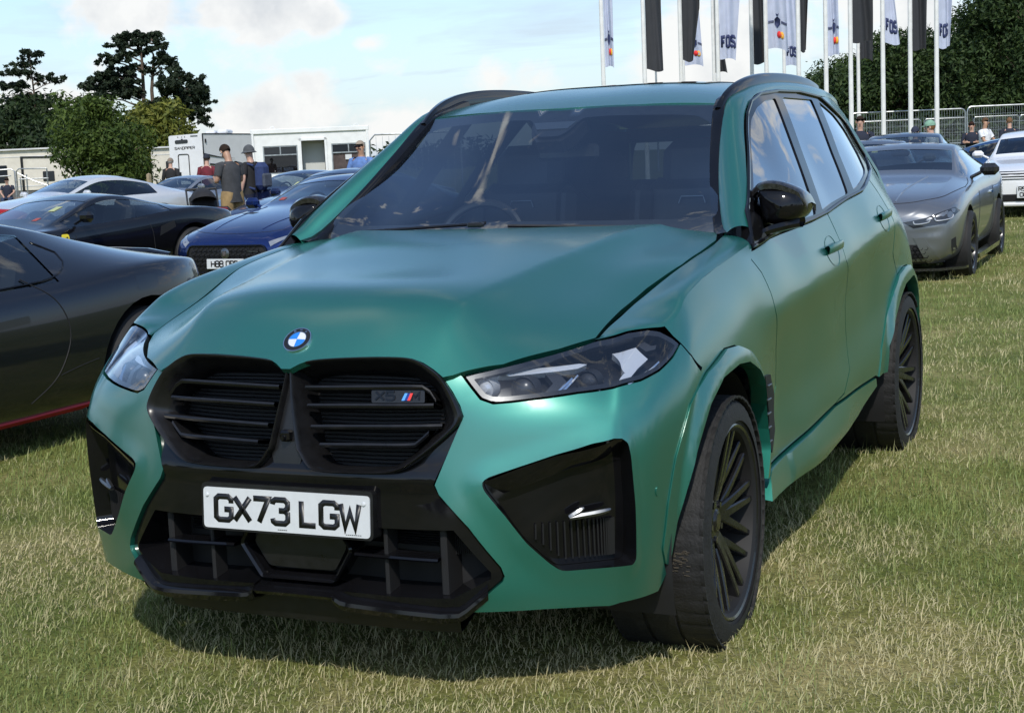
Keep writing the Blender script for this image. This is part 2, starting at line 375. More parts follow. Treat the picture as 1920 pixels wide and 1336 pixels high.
def text_mesh(mb, txt, h, w, fn, sx=1., gap=.22, depth=.002, mi=0, space=.45):
    """letters in the plane fn(x, y, d) -> xyz; returns the length"""
    x = 0.
    for ch in txt:
        if ch == ' ': x += space*h*sx; continue
        gw, polys = GLY[ch]
        for pl in polys:
            P = np.array(pl)*[h*sx, h]; P[:,0] += x
            # keep the stroke inside the box
            P[:,1] = w/2+P[:,1]*(h-w)/h
            A, B = band(P, w); n = len(A)
            V = [fn(a[0], a[1], depth) for a in A]+[fn(b[0], b[1], depth) for b in B]+[fn(a[0], a[1], 0) for a in A]+[fn(b[0], b[1], 0) for b in B]
            F = []
            for i in range(n-1): F += [(i, i+n, i+n+1, i+1), (i+1, i+1+2*n, i+2*n, i), (i+n, i+3*n, i+3*n+1, i+n+1)]
            F += [(0, 2*n, 3*n, n), (n-1, 2*n-1, 4*n-1, 3*n-1)]
            mb.add(V, F, mi)
        x += (gw*sx+gap)*h
    return x-gap*h
class RBF:
    def __init__(s,pts,vals,lam=1e-5,sc=(1,1)):
        s.sc=np.array(sc);s.p=np.asarray(pts,float)*s.sc;v=np.asarray(vals,float)
        n=len(s.p);r=np.linalg.norm(s.p[:,None]-s.p[None],axis=2)
        K=r**3+lam*np.eye(n)
        Q=np.c_[np.ones(n),s.p]
        A=np.block([[K,Q],[Q.T,np.zeros((3,3))]])
        b=np.concatenate([v,np.zeros((3,)+v.shape[1:])])
        s.w=np.linalg.solve(A,b)
    def __call__(s,q):
        q=np.asarray(q,float)*s.sc
        r=np.linalg.norm(q[:,None]-s.p[None],axis=2)
        return np.c_[r**3,np.ones(len(q)),q]@s.w
def sst(a,b,x):
    t=np.clip((x-a)/(b-a),0,1);return t*t*(3-2*t)
# ---------- hero car surfaces ----------
HW=[ # u,z,x,y   (front: u=x-2 ; corner ; side u=y)
]
def _front(z,row):
    for x,y in row: HW.append((x-2,z,x,y,z))
def _corner(z,row):
    for u,x,y in row: HW.append((u,z,x,y,z))
def _side(y,row):
    for z,x in row: HW.append((y,z,x,y,z))
for z,yc,row in [(.22,-.835,[(.25,-.83),(.5,-.80),(.68,-.715),(.76,-.655)]),
           (.30,-.86,[(.25,-.856),(.5,-.833),(.70,-.726),(.78,-.664)]),
           (.39,-.865,[(.25,-.86),(.45,-.838),(.593,-.786),(.716,-.704),(.79,-.66)]),
           (.50,-.866,[(.25,-.862),(.43,-.842),(.56,-.80),(.72,-.712),(.79,-.667)]),
           (.62,-.862,[(.25,-.858),(.425,-.828),(.545,-.791),(.72,-.712),(.79,-.666)]),
           (.745,-.84,[(.25,-.832),(.4,-.81),(.485,-.785),(.60,-.742),(.72,-.69),(.79,-.651)]),
           (.85,-.815,[(.25,-.805),(.46,-.768),(.60,-.71),(.70,-.66),(.77,-.617)]),
           (.905,-.80,[(.25,-.79),(.489,-.745),(.60,-.67),(.70,-.60),(.76,-.55)]),
           (.96,-.78,[(.25,-.77),(.489,-.70)])]:
    _front(z,[(-.25,row[0][1]),(0,yc)]+row)
for z,row in [(.22,[(-1.0,.83,-.60),(-.8,.875,-.53),(-.6,.90,-.44)]),
              (.30,[(-1.0,.845,-.605),(-.8,.89,-.54),(-.6,.918,-.44)]),
              (.45,[(-1.0,.855,-.612),(-.8,.903,-.548),(-.6,.93,-.45)]),
              (.62,[(-1.0,.855,-.617),(-.8,.908,-.553),(-.6,.938,-.46)]),
              (.745,[(-1.0,.852,-.605),(-.8,.907,-.545),(-.6,.942,-.455)]),
              (.85,[(-1.0,.838,-.56),(-.8,.895,-.495),(-.6,.935,-.415)]),
              (.905,[(-1.0,.82,-.49),(-.8,.875,-.425),(-.6,.925,-.372),(-.45,.942,-.32)]),
              (.95,[(-.6,.912,-.332),(-.45,.930,-.285)])]:
    _corner(z,row)
_side(-.3,[(.3,.935),(.45,.958),(.62,.968),(.745,.972),(.85,.968)])
_side(-.15,[(.45,.962),(.745,.978),(.85,.975),(.905,.963),(.96,.944),(1.02,.912)])
_side(.1,[(.45,.962),(.745,.98),(.85,.978),(.92,.967),(.99,.948),(1.06,.91),(1.105,.895)])
_side(.4,[(.30,.93),(.45,.95),(.62,.962),(.78,.967),(.88,.964),(.96,.955),(1.04,.94),(1.10,.91),(1.14,.89)])
_side(.62,[(.25,.90),(.33,.925),(.42,.94),(.55,.95),(.70,.957),(.82,.963),(.905,.965),(.98,.955),(1.06,.936),(1.11,.917),(1.15,.893)])
_side(1.1,[(.25,.90),(.33,.93),(.42,.945),(.55,.95),(.70,.957),(.84,.963),(.94,.966),(1.02,.955),(1.10,.932),(1.15,.913),(1.18,.895),(1.3,.838),(1.46,.747),(1.55,.69)])
_side(1.7,[(.25,.90),(.33,.93),(.42,.945),(.55,.95),(.70,.957),(.85,.963),(.982,.967),(1.06,.956),(1.14,.932),(1.185,.914),(1.21,.896),(1.3,.856),(1.46,.775),(1.57,.718),(1.655,.672),(1.69,.645)])
_side(2.2,[(.25,.905),(.42,.945),(.55,.952),(.70,.96),(.85,.965),(1.02,.968),(1.1,.957),(1.18,.932),(1.225,.912),(1.25,.896),(1.35,.846),(1.46,.788),(1.57,.728),(1.65,.682),(1.685,.655)])
_side(2.65,[(.45,.96),(.7,.975),(.88,.98),(1.0,.975),(1.1,.955),(1.2,.915),(1.26,.88),(1.31,.852),(1.46,.775),(1.57,.715),(1.64,.672)])
_side(3.1,[(.45,.955),(.7,.965),(.88,.957),(1.0,.94),(1.1,.903),(1.22,.832),(1.3,.785),(1.46,.70),(1.57,.642),(1.64,.605)])
_side(3.5,[(.3,.85),(.5,.89),(.7,.90),(.9,.878),(1.05,.838),(1.2,.762),(1.32,.70),(1.46,.63),(1.58,.57)])
for z,x1,x2 in [(.3,.72,.38),(.6,.77,.4),(.9,.75,.4),(1.1,.70,.38),(1.3,.62,.35),(1.5,.54,.32)]:
    y=3.88-.22*max(0,z-.9); HW.append((3.85,z,x1,y-.1,z)); HW.append((4.25,z,x2,y+.06,z)); HW.append((4.65,z,0.,y+.1,z))
HW+=[(-1.4,.928,.60,-.64,.928),(-1.3,.944,.69,-.51,.944),(-1.22,.953,.735,-.43,.953),(-1.0,.966,.80,-.39,.966),(-.8,.977,.857,-.357,.977),
 (-.58,.985,.895,-.300,.985),(-.34,1.015,.907,-.21,1.015),(-.15,1.05,.905,-.12,1.05),(0,1.075,.903,0,1.075),(.14,1.095,.902,.14,1.095),(.4,1.125,.897,.4,1.125),(.52,1.14,.89,.52,1.14),
 (-.34,1.06,.88,-.20,1.06),(-.15,1.09,.878,-.12,1.09),(0,1.115,.875,0,1.115),(.14,1.13,.874,.14,1.13),
 (.85,1.15,.902,.85,1.15),(.85,1.18,.886,.85,1.18),(.85,1.25,.855,.85,1.25),(.85,1.36,.797,.85,1.36),(1.0,1.44,.757,1.0,1.44),(1.35,1.58,.698,1.35,1.58),(.70,1.25,.852,.70,1.25)]
HW=np.array(HW)
_WR=RBF(HW[:,:2],HW[:,2:],lam=1.5e-3)
def wall(q):
    q=np.asarray(q,float)
    r=_WR(q)
    u=q[:,0];w=np.clip((u+1.80)/-.15,0,1);w=w*w*(3-2*w)
    x=r[:,0]*(1-w)+(u+2)*w
    # the swage along the doors: below it the flank turns in
    zc=np.interp(u,[.3,.6,1.65,2.2,2.6],[.90,.918,.985,1.045,1.075]);d=np.maximum(zc-q[:,1],0)
    k=sst(.25,.75,u)*(1-sst(2.75,3.2,u))
    x=x+k*(.012*np.exp(-((zc-q[:,1])/.10)**2)-.034*(1-np.exp(-d/.13))*(1-.75*sst(.30,.55,d)))
    return np.c_[x,r[:,1],r[:,2]]
# hood: z over (x,y)
HH=[(0,-.82,.925),(0,-.76,.985),(0,-.68,1.028),(0,-.4,1.085),(0,0,1.135),(0,.4,1.168),(0,.76,1.190),(0,.9,1.197),
 (.25,-.81,.912),(.25,-.75,.98),(.25,-.66,1.026),(.25,-.35,1.086),(.25,.1,1.143),(.25,.74,1.187),
 (.443,-.782,.897),(.489,-.753,.905),(.43,-.70,.966),(.47,-.62,.993),(.5,-.3,1.063),(.5,.1,1.125),(.5,.7,1.182),
 (.60,-.64,.926),(.69,-.51,.944),(.735,-.43,.956),(.60,-.5,.985),(.62,-.3,1.036),(.742,-.28,.999),(.755,-.13,1.037),(.66,0,1.099),(.778,.02,1.078),(.80,.125,1.105),(.68,.35,1.151),(.80,.4,1.146),
 (.78,.56,1.17),(.7,.66,1.178),(.85,.56,1.16)]
HH=np.array(HH)
_m=HH[HH[:,0]>0]*[-1,1,1]
HHm=np.vstack([HH,_m])
_HR=RBF(HHm[:,:2],HHm[:,2],lam=1.2e-3)
CRX=np.array([-.70,-.684,-.6,-.4,-.1,.2,.5,.8]);CRV=np.array([.40,.402,.42,.50,.59,.66,.71,.74])
CRY=np.array([-.72,-.6,-.4,-.15,.05,.28,.6,.9]);CRX=np.array([.40,.41,.432,.462,.49,.523,.575,.62])
def hood(q):
    q=np.asarray(q,float);x=np.abs(q[:,0]);y=q[:,1]
    z=_HR(q)
    d=np.maximum(0,x-np.interp(y,CRY,CRX))
    k=np.clip(1-d/.17,0,1)**2
    z=z+.040*k*sst(-.80,-.56,y)*(1-.35*sst(.3,.8,y))
    return np.c_[q[:,0],q[:,1],z]
SP=[(0,1.16,.50),(.4,1.15,.545),(.70,1.14,.62),(.80,1.14,.655),(0,1.215,.565),(.4,1.207,.60),(.757,1.194,.655),(0,1.42,.885),(.4,1.41,.91),(.68,1.40,.96),(0,1.62,1.17),(.35,1.617,1.19),(.598,1.606,1.244),(0,1.66,1.235),(.6,1.65,1.31)]
SP=np.array(SP);_m=SP[SP[:,0]>0]*[-1,1,1];SPm=np.vstack([SP,_m])
_SR=RBF(SPm[:,:2],SPm[:,2],lam=1e-4)
def screen(q):
    q=np.asarray(q,float);return np.c_[q[:,0],_SR(q),q[:,1]]
RP=[(0,1.15,1.615),(0,1.3,1.655),(0,1.5,1.690),(0,1.8,1.718),(0,2.2,1.726),(0,2.7,1.712),(0,3.2,1.67),(0,3.7,1.60),
 (.35,1.18,1.615),(.35,1.5,1.684),(.35,2.0,1.716),(.35,2.8,1.70),(.35,3.6,1.605),
 (.6,1.244,1.606),(.6,1.4,1.637),(.6,1.6,1.662),(.6,1.9,1.682),(.6,2.4,1.682),(.6,2.9,1.652),(.6,3.4,1.59),(.6,3.7,1.54)]
RP=np.array(RP);_m=RP[RP[:,0]>0]*[-1,1,1];RPm=np.vstack([RP,_m])
_RR=RBF(RPm[:,:2],RPm[:,2],lam=1e-4)
def roof(q):
    q=np.asarray(q,float);return np.c_[q[:,0],q[:,1],_RR(q)]
def front(q):
    q=np.asarray(q,float);s=np.where(q[:,0]<0,-1.,1.)
    p=wall(np.c_[np.abs(q[:,0])-2,q[:,1]]);p[:,0]*=s
    return p
TR={'headlight': [(-1.5184, 0.8988),(-1.4315, 0.9155),(-1.3186, 0.939),(-1.2291, 0.9566),(-0.9667, 0.9725),(-0.8019, 0.9771),(-0.705, 0.9712),(-0.5672, 0.9491),(-0.4922, 0.931),(-0.5825, 0.9023),(-0.7096, 0.8744),(-0.8394, 0.8565),(-1.0757, 0.8454),(-1.2471, 0.8409),(-1.3327, 0.8334),(-1.4005, 0.8282),(-1.437, 0.8269),(-1.4673, 0.8389),(-1.4948, 0.8706)], 'kid_out': [(0.0023, 0.9067),(0.0211, 0.9244),(0.0489, 0.9334),(0.1114, 0.9398),(0.2029, 0.9437),(0.2909, 0.9438),(0.3451, 0.9396),(0.377, 0.9291),(0.4067, 0.9122),(0.4335, 0.8926),(0.4612, 0.8574),(0.4822, 0.8234),(0.4921, 0.7971),(0.4848, 0.7764),(0.4623, 0.7519),(0.4316, 0.7247),(0.395, 0.6961),(0.3657, 0.675),(0.3357, 0.6603),(0.2992, 0.6525),(0.1958, 0.6506),(0.1182, 0.6509),(0.0833, 0.6575),(0.0637, 0.6743),(0.0469, 0.698),(0.0344, 0.7246)], 'kid_in': [(0.0242, 0.8884),(0.0371, 0.902),(0.0587, 0.9099),(0.1147, 0.9166),(0.2061, 0.9208),(0.2945, 0.9207),(0.3321, 0.9168),(0.3617, 0.9051),(0.3887, 0.8882),(0.4128, 0.8673),(0.426, 0.84),(0.433, 0.8165),(0.4382, 0.7929),(0.4375, 0.7798),(0.4196, 0.759),(0.3936, 0.7342),(0.3618, 0.7065),(0.3375, 0.688),(0.3155, 0.6745),(0.2843, 0.6686),(0.1954, 0.6656),(0.1337, 0.6651),(0.102, 0.6705),(0.0857, 0.6861),(0.072, 0.7098),(0.0611, 0.7364)], 'slat0': [(0.0412, 0.8674),(0.2118, 0.8712),(0.3823, 0.8728),(0.4029, 0.8584),(0.421, 0.8349)], 'slat1': [(0.0521, 0.8207),(0.2161, 0.8243),(0.415, 0.8258)], 'slat2': [(0.0673, 0.7662),(0.2201, 0.7703),(0.4404, 0.7732)], 'slat3': [(0.097, 0.7202),(0.223, 0.7233),(0.3638, 0.7249),(0.3826, 0.7355),(0.4062, 0.7564)], 'kbadge': [(0.2363, 0.8655),(0.3857, 0.8663),(0.3886, 0.8338),(0.2393, 0.8326)], 'stripe': [(0.3334, 0.858),(0.356, 0.8581),(0.3492, 0.8391),(0.3251, 0.8389)], 'ac': [(-1.456, 0.6298),(-1.4409, 0.642),(-1.3684, 0.6665),(-1.2877, 0.6934),(-1.1924, 0.7155),(-1.0646, 0.724),(-0.9719, 0.7216),(-0.9255, 0.7089),(-0.9077, 0.6748),(-0.891, 0.5403),(-0.8895, 0.3964),(-0.9176, 0.3846),(-1.111, 0.3868),(-1.283, 0.3882),(-1.3071, 0.4099),(-1.3544, 0.4675),(-1.4004, 0.5417),(-1.4505, 0.6097)], 'ac_band': [(-1.4525, 0.6297),(-1.3683, 0.6629),(-1.2876, 0.6898),(-1.0648, 0.7222),(-0.9721, 0.7198),(-1.0375, 0.6867),(-1.2533, 0.6509),(-1.4036, 0.5969)], 'ac_accent': [(-1.2656, 0.5186),(-1.2191, 0.5435),(-1.2425, 0.5319),(-1.0704, 0.5323),(-1.108, 0.5221)], 'intake_out': [(0.4909, 0.7866),(0.4251, 0.6246),(0.4367, 0.5989),(0.5122, 0.5138),(0.5857, 0.4084),(0.5925, 0.3855),(0.5885, 0.3732),(0.4969, 0.2911)], 'bump_bottom': [(-1.5031, 0.2911),(-1.3246, 0.2871),(-1.132, 0.2771),(-1.0201, 0.2815),(-0.6891, 0.2832),(-0.6169, 0.3254),(-0.6481, 0.3577)], 'intake_hole': [(0.2697, 0.5088),(0.3571, 0.511),(0.4886, 0.5104),(0.5718, 0.3933),(0.5701, 0.384),(0.4723, 0.3154),(0.3104, 0.3168),(0.1475, 0.3147)], 'lip_low': [(0.4968, 0.2912),(0.4728, 0.2927),(0.4414, 0.2934),(0.1424, 0.2952),(0.116, 0.3121),(-0.0167, 0.3185)], 'radar_ring_r': [(0.1519, 0.4806),(0.1846, 0.4372),(0.1235, 0.3367)], 'radar_ring_l': [(-0.0995, 0.4738),(-0.1185, 0.4325),(-0.0796, 0.3369)], 'radar_r': [(0.1271, 0.4628),(0.1488, 0.4381),(0.1223, 0.3703)], 'radar_l': [(-0.0659, 0.4611),(-0.0751, 0.4423),(-0.0548, 0.3767)], 'lslat_r': [(0.1911, 0.4285),(0.4254, 0.4237)], 'lslat_l': [(-0.3759, 0.4286),(-0.1229, 0.4271)], 'hood_edge': [(0.6941, 0.7508),(0.7189, 0.73),(0.7781, 0.5681),(0.8033, 0.4827),(0.8025, 0.3006),(0.7956, 0.1385),(0.755, -0.074),(0.7369, -0.2431),(0.733, -0.3472),(0.7318, -0.4296),(0.6697, -0.5403),(0.5699, -0.6812),(0.4679, -0.77),(0.4442, -0.7842)], 'hood_kid': [(0.4442, -0.7844),(0.4136, -0.7754),(0.381, -0.7689),(0.3474, -0.7675),(0.2935, -0.7752),(0.2076, -0.788),(0.1197, -0.8),(0.0612, -0.8095),(0.0374, -0.8188),(0.0258, -0.8353),(0.0255, -0.8521)], 'hood_rear': [(0.6941, 0.7508),(0.6392, 0.6295),(0.4012, 0.417),(0.1729, 0.3696)], 'shut_bf': [(-0.4876, 0.9313),(-0.3426, 0.8936),(-0.243, 0.8473)], 'flare_out': [(-0.6456, 0.357),(-0.6773, 0.4014),(-0.624, 0.5198),(-0.5389, 0.6426),(-0.3918, 0.7718),(-0.2236, 0.8385),(-0.0417, 0.88),(0.0546, 0.8761),(0.1858, 0.8409),(0.2817, 0.7871),(0.4056, 0.7022)], 'flare_in': [(-0.6, 0.3479),(-0.534, 0.445),(-0.4628, 0.5489),(-0.3849, 0.65),(-0.2624, 0.7571),(-0.1455, 0.812),(0.0046, 0.8273),(0.1148, 0.8192),(0.242, 0.7767),(0.3492, 0.7111),(0.4564, 0.6174),(0.4639, 0.4962),(0.4338, 0.3991)], 'rflare_out': [(2.3795, 0.4308),(2.3973, 0.5544),(2.5224, 0.6733),(2.6637, 0.7785),(2.7723, 0.8415),(2.8887, 0.8684),(2.9935, 0.8678),(2.99, 0.86),(3.11, 0.8)], 'rflare_in': [(2.4804, 0.4396),(2.4981, 0.549),(2.5976, 0.6486),(2.7419, 0.73),(2.8523, 0.7931),(2.9835, 0.8142),(3.03, 0.815),(3.12, 0.77)], 'door_front': [(0.4795, 1.1181),(0.4754, 1.0926),(0.517, 1.0489),(0.5373, 0.9835),(0.5484, 0.9216),(0.6127, 0.823),(0.6679, 0.7379),(0.6937, 0.6555)], 'door_b': [(1.5296, 1.1844),(1.5862, 1.0848),(1.5954, 1.0014),(1.6988, 0.8952),(1.809, 0.6691),(1.8159, 0.5452),(1.6909, 0.4708),(1.582, 0.4425)], 'rocker': [(0.5377, 0.3957),(0.8315, 0.3997),(1.5659, 0.4452),(2.3866, 0.4178)], 'sill_low': [(0.398, 0.3789),(1.3145, 0.3033),(2.0067, 0.3289),(2.3888, 0.3857)], 'dlo_top': [(2.6963, 1.3121),(2.9026, 1.3763),(2.8434, 1.4455),(2.8163, 1.5276),(2.602, 1.5864),(2.4346, 1.6435),(2.1092, 1.6602),(1.7825, 1.6573),(1.5083, 1.6411),(1.3527, 1.611),(1.2422, 1.5663),(1.0512, 1.4599),(0.6563, 1.2442)], 'handle1': [(1.3613, 1.1036),(1.4707, 1.0961),(1.4678, 1.0253),(1.4018, 1.0038),(1.3087, 1.0412)], 'handle2': [(2.3028, 1.1501),(2.529, 1.1976),(2.5373, 1.1299),(2.3333, 1.087)], 'gill': [(0.4284, 0.7295),(0.5489, 0.7169),(0.6464, 0.639),(0.651, 0.5175),(0.5885, 0.4512),(0.5613, 0.4746),(0.5479, 0.596)], 'ws_in': [(0.7315, 1.2247),(0.6156, 1.4996),(0.5772, 1.5546),(0.496, 1.5739),(-0.0176, 1.5991),(-0.1883, 1.5854),(-0.5256, 1.5955),(-0.6218, 1.4724),(-0.6891, 1.2453),(-0.6495, 1.2187),(0.1213, 1.2201),(0.7021, 1.2136)], 'sensor': [(-0.7066, 0.5608)], 'dlo_bot': [(0.535, 1.128),(0.74, 1.15),(1.0, 1.16),(1.31, 1.172),(1.57, 1.187),(1.94, 1.222),(2.24, 1.243),(2.51, 1.288)], 'shut_hood': [(-1.22, 0.953),(-1.0, 1.02),(-0.8, 1.07),(-0.58, 1.11),(-0.34, 1.14),(-0.15, 1.165),(0.0, 1.18),(0.14, 1.19),(0.4, 1.205),(0.56, 1.215)], 'hl_chrome': [(-1.5125, 0.8986),(-1.4045, 0.9133),(-1.2619, 0.9191),(-1.2378, 0.916),(-1.2622, 0.9083),(-1.4065, 0.8999),(-1.5091, 0.896)], 'hl_d1': [(-1.4171, 0.8371),(-1.3643, 0.842),(-1.3586, 0.8372)], 'hl_d2': [(-1.2878, 0.8459),(-1.1899, 0.8515),(-1.1688, 0.8462)], 'hl_d3': [(-1.3078, 0.8406),(-1.272, 0.8817)], 'hl_d4': [(-1.2863, 0.8521),(-1.2596, 0.8877)], 'hl_d5': [(-0.9131, 0.8552),(-0.825, 0.8704),(-0.7004, 0.8993)], 'hl_h1': [(-1.3552, 0.9244),(-1.3286, 0.9247),(-1.2835, 0.8853),(-1.3124, 0.8424),(-1.3362, 0.8444),(-1.3138, 0.8821)], 'hl_h2': [(-1.1304, 0.9378),(-0.8827, 0.9486),(-0.779, 0.9167),(-0.8455, 0.8972),(-0.9408, 0.8561),(-1.0796, 0.8539),(-0.9405, 0.8916)], 'hl_h3': [(-0.8744, 0.9528),(-0.8199, 0.9589),(-0.7614, 0.9472),(-0.7088, 0.9473),(-0.7205, 0.9372),(-0.7989, 0.9349)], 'hl_p': [(-1.4554, 0.882),(-1.37, 0.8805),(-1.2121, 0.8927)]}
# ------------------------------------------------------------------ ground and grass
def vnoise(x, y, s, seed):
    """smooth value noise on a lattice of cell s"""
    r = np.random.RandomState(seed).rand(256, 256); X, Y = x/s, y/s; i, j = np.floor(X).astype(int), np.floor(Y).astype(int); fx, fy = X-i, Y-j
    fx = fx*fx*(3-2*fx); fy = fy*fy*(3-2*fy); g = lambda a, b: r[a % 256, b % 256]
    return (g(i,j)*(1-fx)+g(i+1,j)*fx)*(1-fy)+(g(i,j+1)*(1-fx)+g(i+1,j+1)*fx)*fy
def dryness(x, y):
    d = .48*vnoise(x, y, .95, 3)+.30*vnoise(x+9, y, .38, 4)+.22*vnoise(x, y+5, .14, 5)+.12*(vnoise(x, y, 3.2, 6)-.5)
    # worn patches the photograph shows: left of the car, by the front wheel, further out on the right
    for (cx, cy, r, a) in ((-1.5,.2,.65,.20),(-1.7,1.1,.6,.16),(1.15,-.25,.42,.24),(1.35,.35,.35,.14),(2.1,.9,.5,.10),(1.0,-.85,.35,.12),(3.2,5.0,.8,.12),(3.3,8.2,.7,.12)):
        d = d+a*np.exp(-((x-cx)**2+(y-cy)**2)/r**2)
    return d
def ground_mat():
    m = bpy.data.materials.new('field_turf'); m.use_nodes = True; nt = m.node_tree; b = nt.nodes['Principled BSDF']; b.inputs['Roughness'].default_value = 1; b.inputs['Specular IOR Level'].default_value = .1
    geo = nt.nodes.new('ShaderNodeNewGeometry')
    def ns(s, d, off=0):
        mp = nt.nodes.new('ShaderNodeMapping'); mp.inputs['Location'].default_value = (off,off,0); nt.links.new(geo.outputs['Position'], mp.inputs[0])
        n = nt_add(nt, 'ShaderNodeTexNoise'); n.inputs['Scale'].default_value = s; n.inputs['Detail'].default_value = d; n.inputs['Roughness'].default_value = .65; nt.links.new(mp.outputs[0], n.inputs['Vector']); return n.outputs[0]
    a = ramp(nt, ns(1.1, 8), [(.36, (.110,.140,.036)), (.52, (.185,.195,.062)), (.68, (.33,.29,.14))])
    c = mixc(nt, 1., a, ramp(nt, ns(60, 4, 3), [(.3, (.45,.45,.45)), (.7, (1.25,1.25,1.2))]), 'MULTIPLY')
    c = mixc(nt, 1., c, ramp(nt, ns(.11, 3, 7), [(.3, (.85,.9,.85)), (.7, (1.12,1.06,1.0))]), 'MULTIPLY')
    nt.links.new(c, b.inputs['Base Color'])
    bp = nt.nodes.new('ShaderNodeBump'); bp.inputs['Strength'].default_value = .6; bp.inputs['Distance'].default_value = .03; nt.links.new(ns(38, 6), bp.inputs['Height']); nt.links.new(bp.outputs[0], b.inputs['Normal'])
    return m
mb = MB(); mb.grid(np.array([[(x, y, .024) for y in (-400,-40,-5,5,30,80,300,900)] for x in (-900,-200,-40,-8,8,40,200,900)]), flip=False)
tag(mb.build('ground', ground_mat(), angle=None), kind='structure')

def grass():
    R = np.random.RandomState(11); P = []
    cx, cy = CAMP[0], CAMP[1]; base = math.atan2(CF[1], CF[0])
    # rings round the camera: (near, far, blades per square metre, size)
    for r0, r1, dens, sz in ((2.2,4.2,8000,.95),(4.2,6.2,7400,1.0),(6.2,9,3600,1.15),(9,14,1300,1.5),(14,22,360,2.2),(22,42,70,3.6)):
        A = (r1*r1-r0*r0)/2*math.radians(50); n = int(A*dens); r = np.sqrt(R.uniform(r0*r0, r1*r1, n)); t = base+np.radians(R.uniform(-25, 25, n))
        P.append(np.c_[cx+r*np.cos(t), cy+r*np.sin(t), np.full(n, sz)])
    P = np.vstack(P)
    # nothing under the middle of the car
    k = ~((np.abs(P[:,0]) < .62) & (P[:,1] > .5) & (P[:,1] < 3.6)); P = P[k]
    x, y, sz = P.T; n = len(P)
    # clumping
    cl = vnoise(x, y, .055, 21); keep = R.rand(n) < .62+.5*cl; x, y, sz = x[keep], y[keep], sz[keep]; n = len(x)
    dry = dryness(x, y); tall = vnoise(x, y, .5, 31)
    isdry = np.clip((dry-.52)*3.8+R.normal(0, .36, n)+.36, 0, 1)
    h = (.017+.030*R.rand(n)**1.4)*(.85+.25*tall)*sz**.70; wisp = R.rand(n) < .06; h = np.where(wisp, h*1.9+.01, h)
    w = (.0016+.0017*R.rand(n))*sz; az = R.uniform(0, 2*PI, n); 
    lean = np.clip(R.normal(.75, .42, n), .05, 1.7)+.35*isdry; lz = R.uniform(0, 2*PI, n)
    # leaning is partly common to a patch
    lz = lz*.9+1.2*vnoise(x, y, .33, 41)
    dx, dy = np.cos(lz), np.sin(lz); sx, sy = -np.sin(lz+az*.15), np.cos(lz+az*.15)
    b0 = np.c_[x, y, np.full(n, .021)]
    a1 = lean*.55; a2 = np.minimum(lean*1.35, 1.62)
    m1 = b0+np.c_[dx*np.sin(a1)*h*.5, dy*np.sin(a1)*h*.5, np.cos(a1)*h*.5]
    m2 = m1+np.c_[dx*np.sin(a2)*h*.6, dy*np.sin(a2)*h*.6, np.cos(a2)*h*.6+.002]; m2[:,2] = np.maximum(m2[:,2], .028)
    s = np.c_[sx*w, sy*w, np.zeros(n)]
    V = np.stack([b0-s*.6, b0+s*.6, m1+s*.5, m1-s*.5, m2], 1).reshape(-1, 3)
    b = (np.arange(n)*5)[:,None]
    loops = np.hstack([b+[0,1,2,3], b+[3,2,4]]).ravel(); tot = np.tile([4,3], n); st = np.r_[0, np.cumsum(tot)[:-1]]
    me = bpy.data.meshes.new('grass'); me.vertices.add(len(V)); me.vertices.foreach_set('co', V.ravel()); me.loops.add(len(loops)); me.loops.foreach_set('vertex_index', loops)
    me.polygons.add(2*n); me.polygons.foreach_set('loop_start', st); me.polygons.foreach_set('loop_total', tot); me.polygons.foreach_set('use_smooth', np.ones(2*n, bool)); me.update()
    g1, g2 = np.array([.125,.185,.046]), np.array([.310,.360,.110]); d1, d2 = np.array([.44,.385,.20]), np.array([.66,.59,.35])
    t = R.rand(n)[:,None]; cg = g1+(g2-g1)*t; cdry = d1+(d2-d1)*R.rand(n)[:,None]
    c = cg*(1-isdry[:,None])+cdry*isdry[:,None]
    c = np.repeat(c, 5, 0).reshape(n,5,3).reshape(-1,3)
    at = me.color_attributes.new('tint', 'FLOAT_COLOR', 'POINT'); at.data.foreach_set('color', np.c_[c, np.ones(len(c))].ravel())
    m = bpy.data.materials.new('grass_blade'); m.use_nodes = True; nt = m.node_tree; bs = nt.nodes['Principled BSDF']; bs.inputs['Roughness'].default_value = .55; bs.inputs['Specular IOR Level'].default_value = .35
    at_ = nt_add(nt, 'ShaderNodeAttribute', attribute_name='tint'); nt.links.new(at_.outputs['Color'], bs.inputs['Base Color'])
    tl = nt.nodes.new('ShaderNodeBsdfTranslucent'); nt.links.new(at_.outputs['Color'], tl.inputs[0]); mx = nt.nodes.new('ShaderNodeMixShader'); mx.inputs[0].default_value = .3
    out = nt.nodes['Material Output']; nt.links.new(bs.outputs[0], mx.inputs[1]); nt.links.new(tl.outputs[0], mx.inputs[2]); nt.links.new(mx.outputs[0], out.inputs[0])
    tag(link_mesh('grass', me, None, [m]), kind='stuff')
grass()

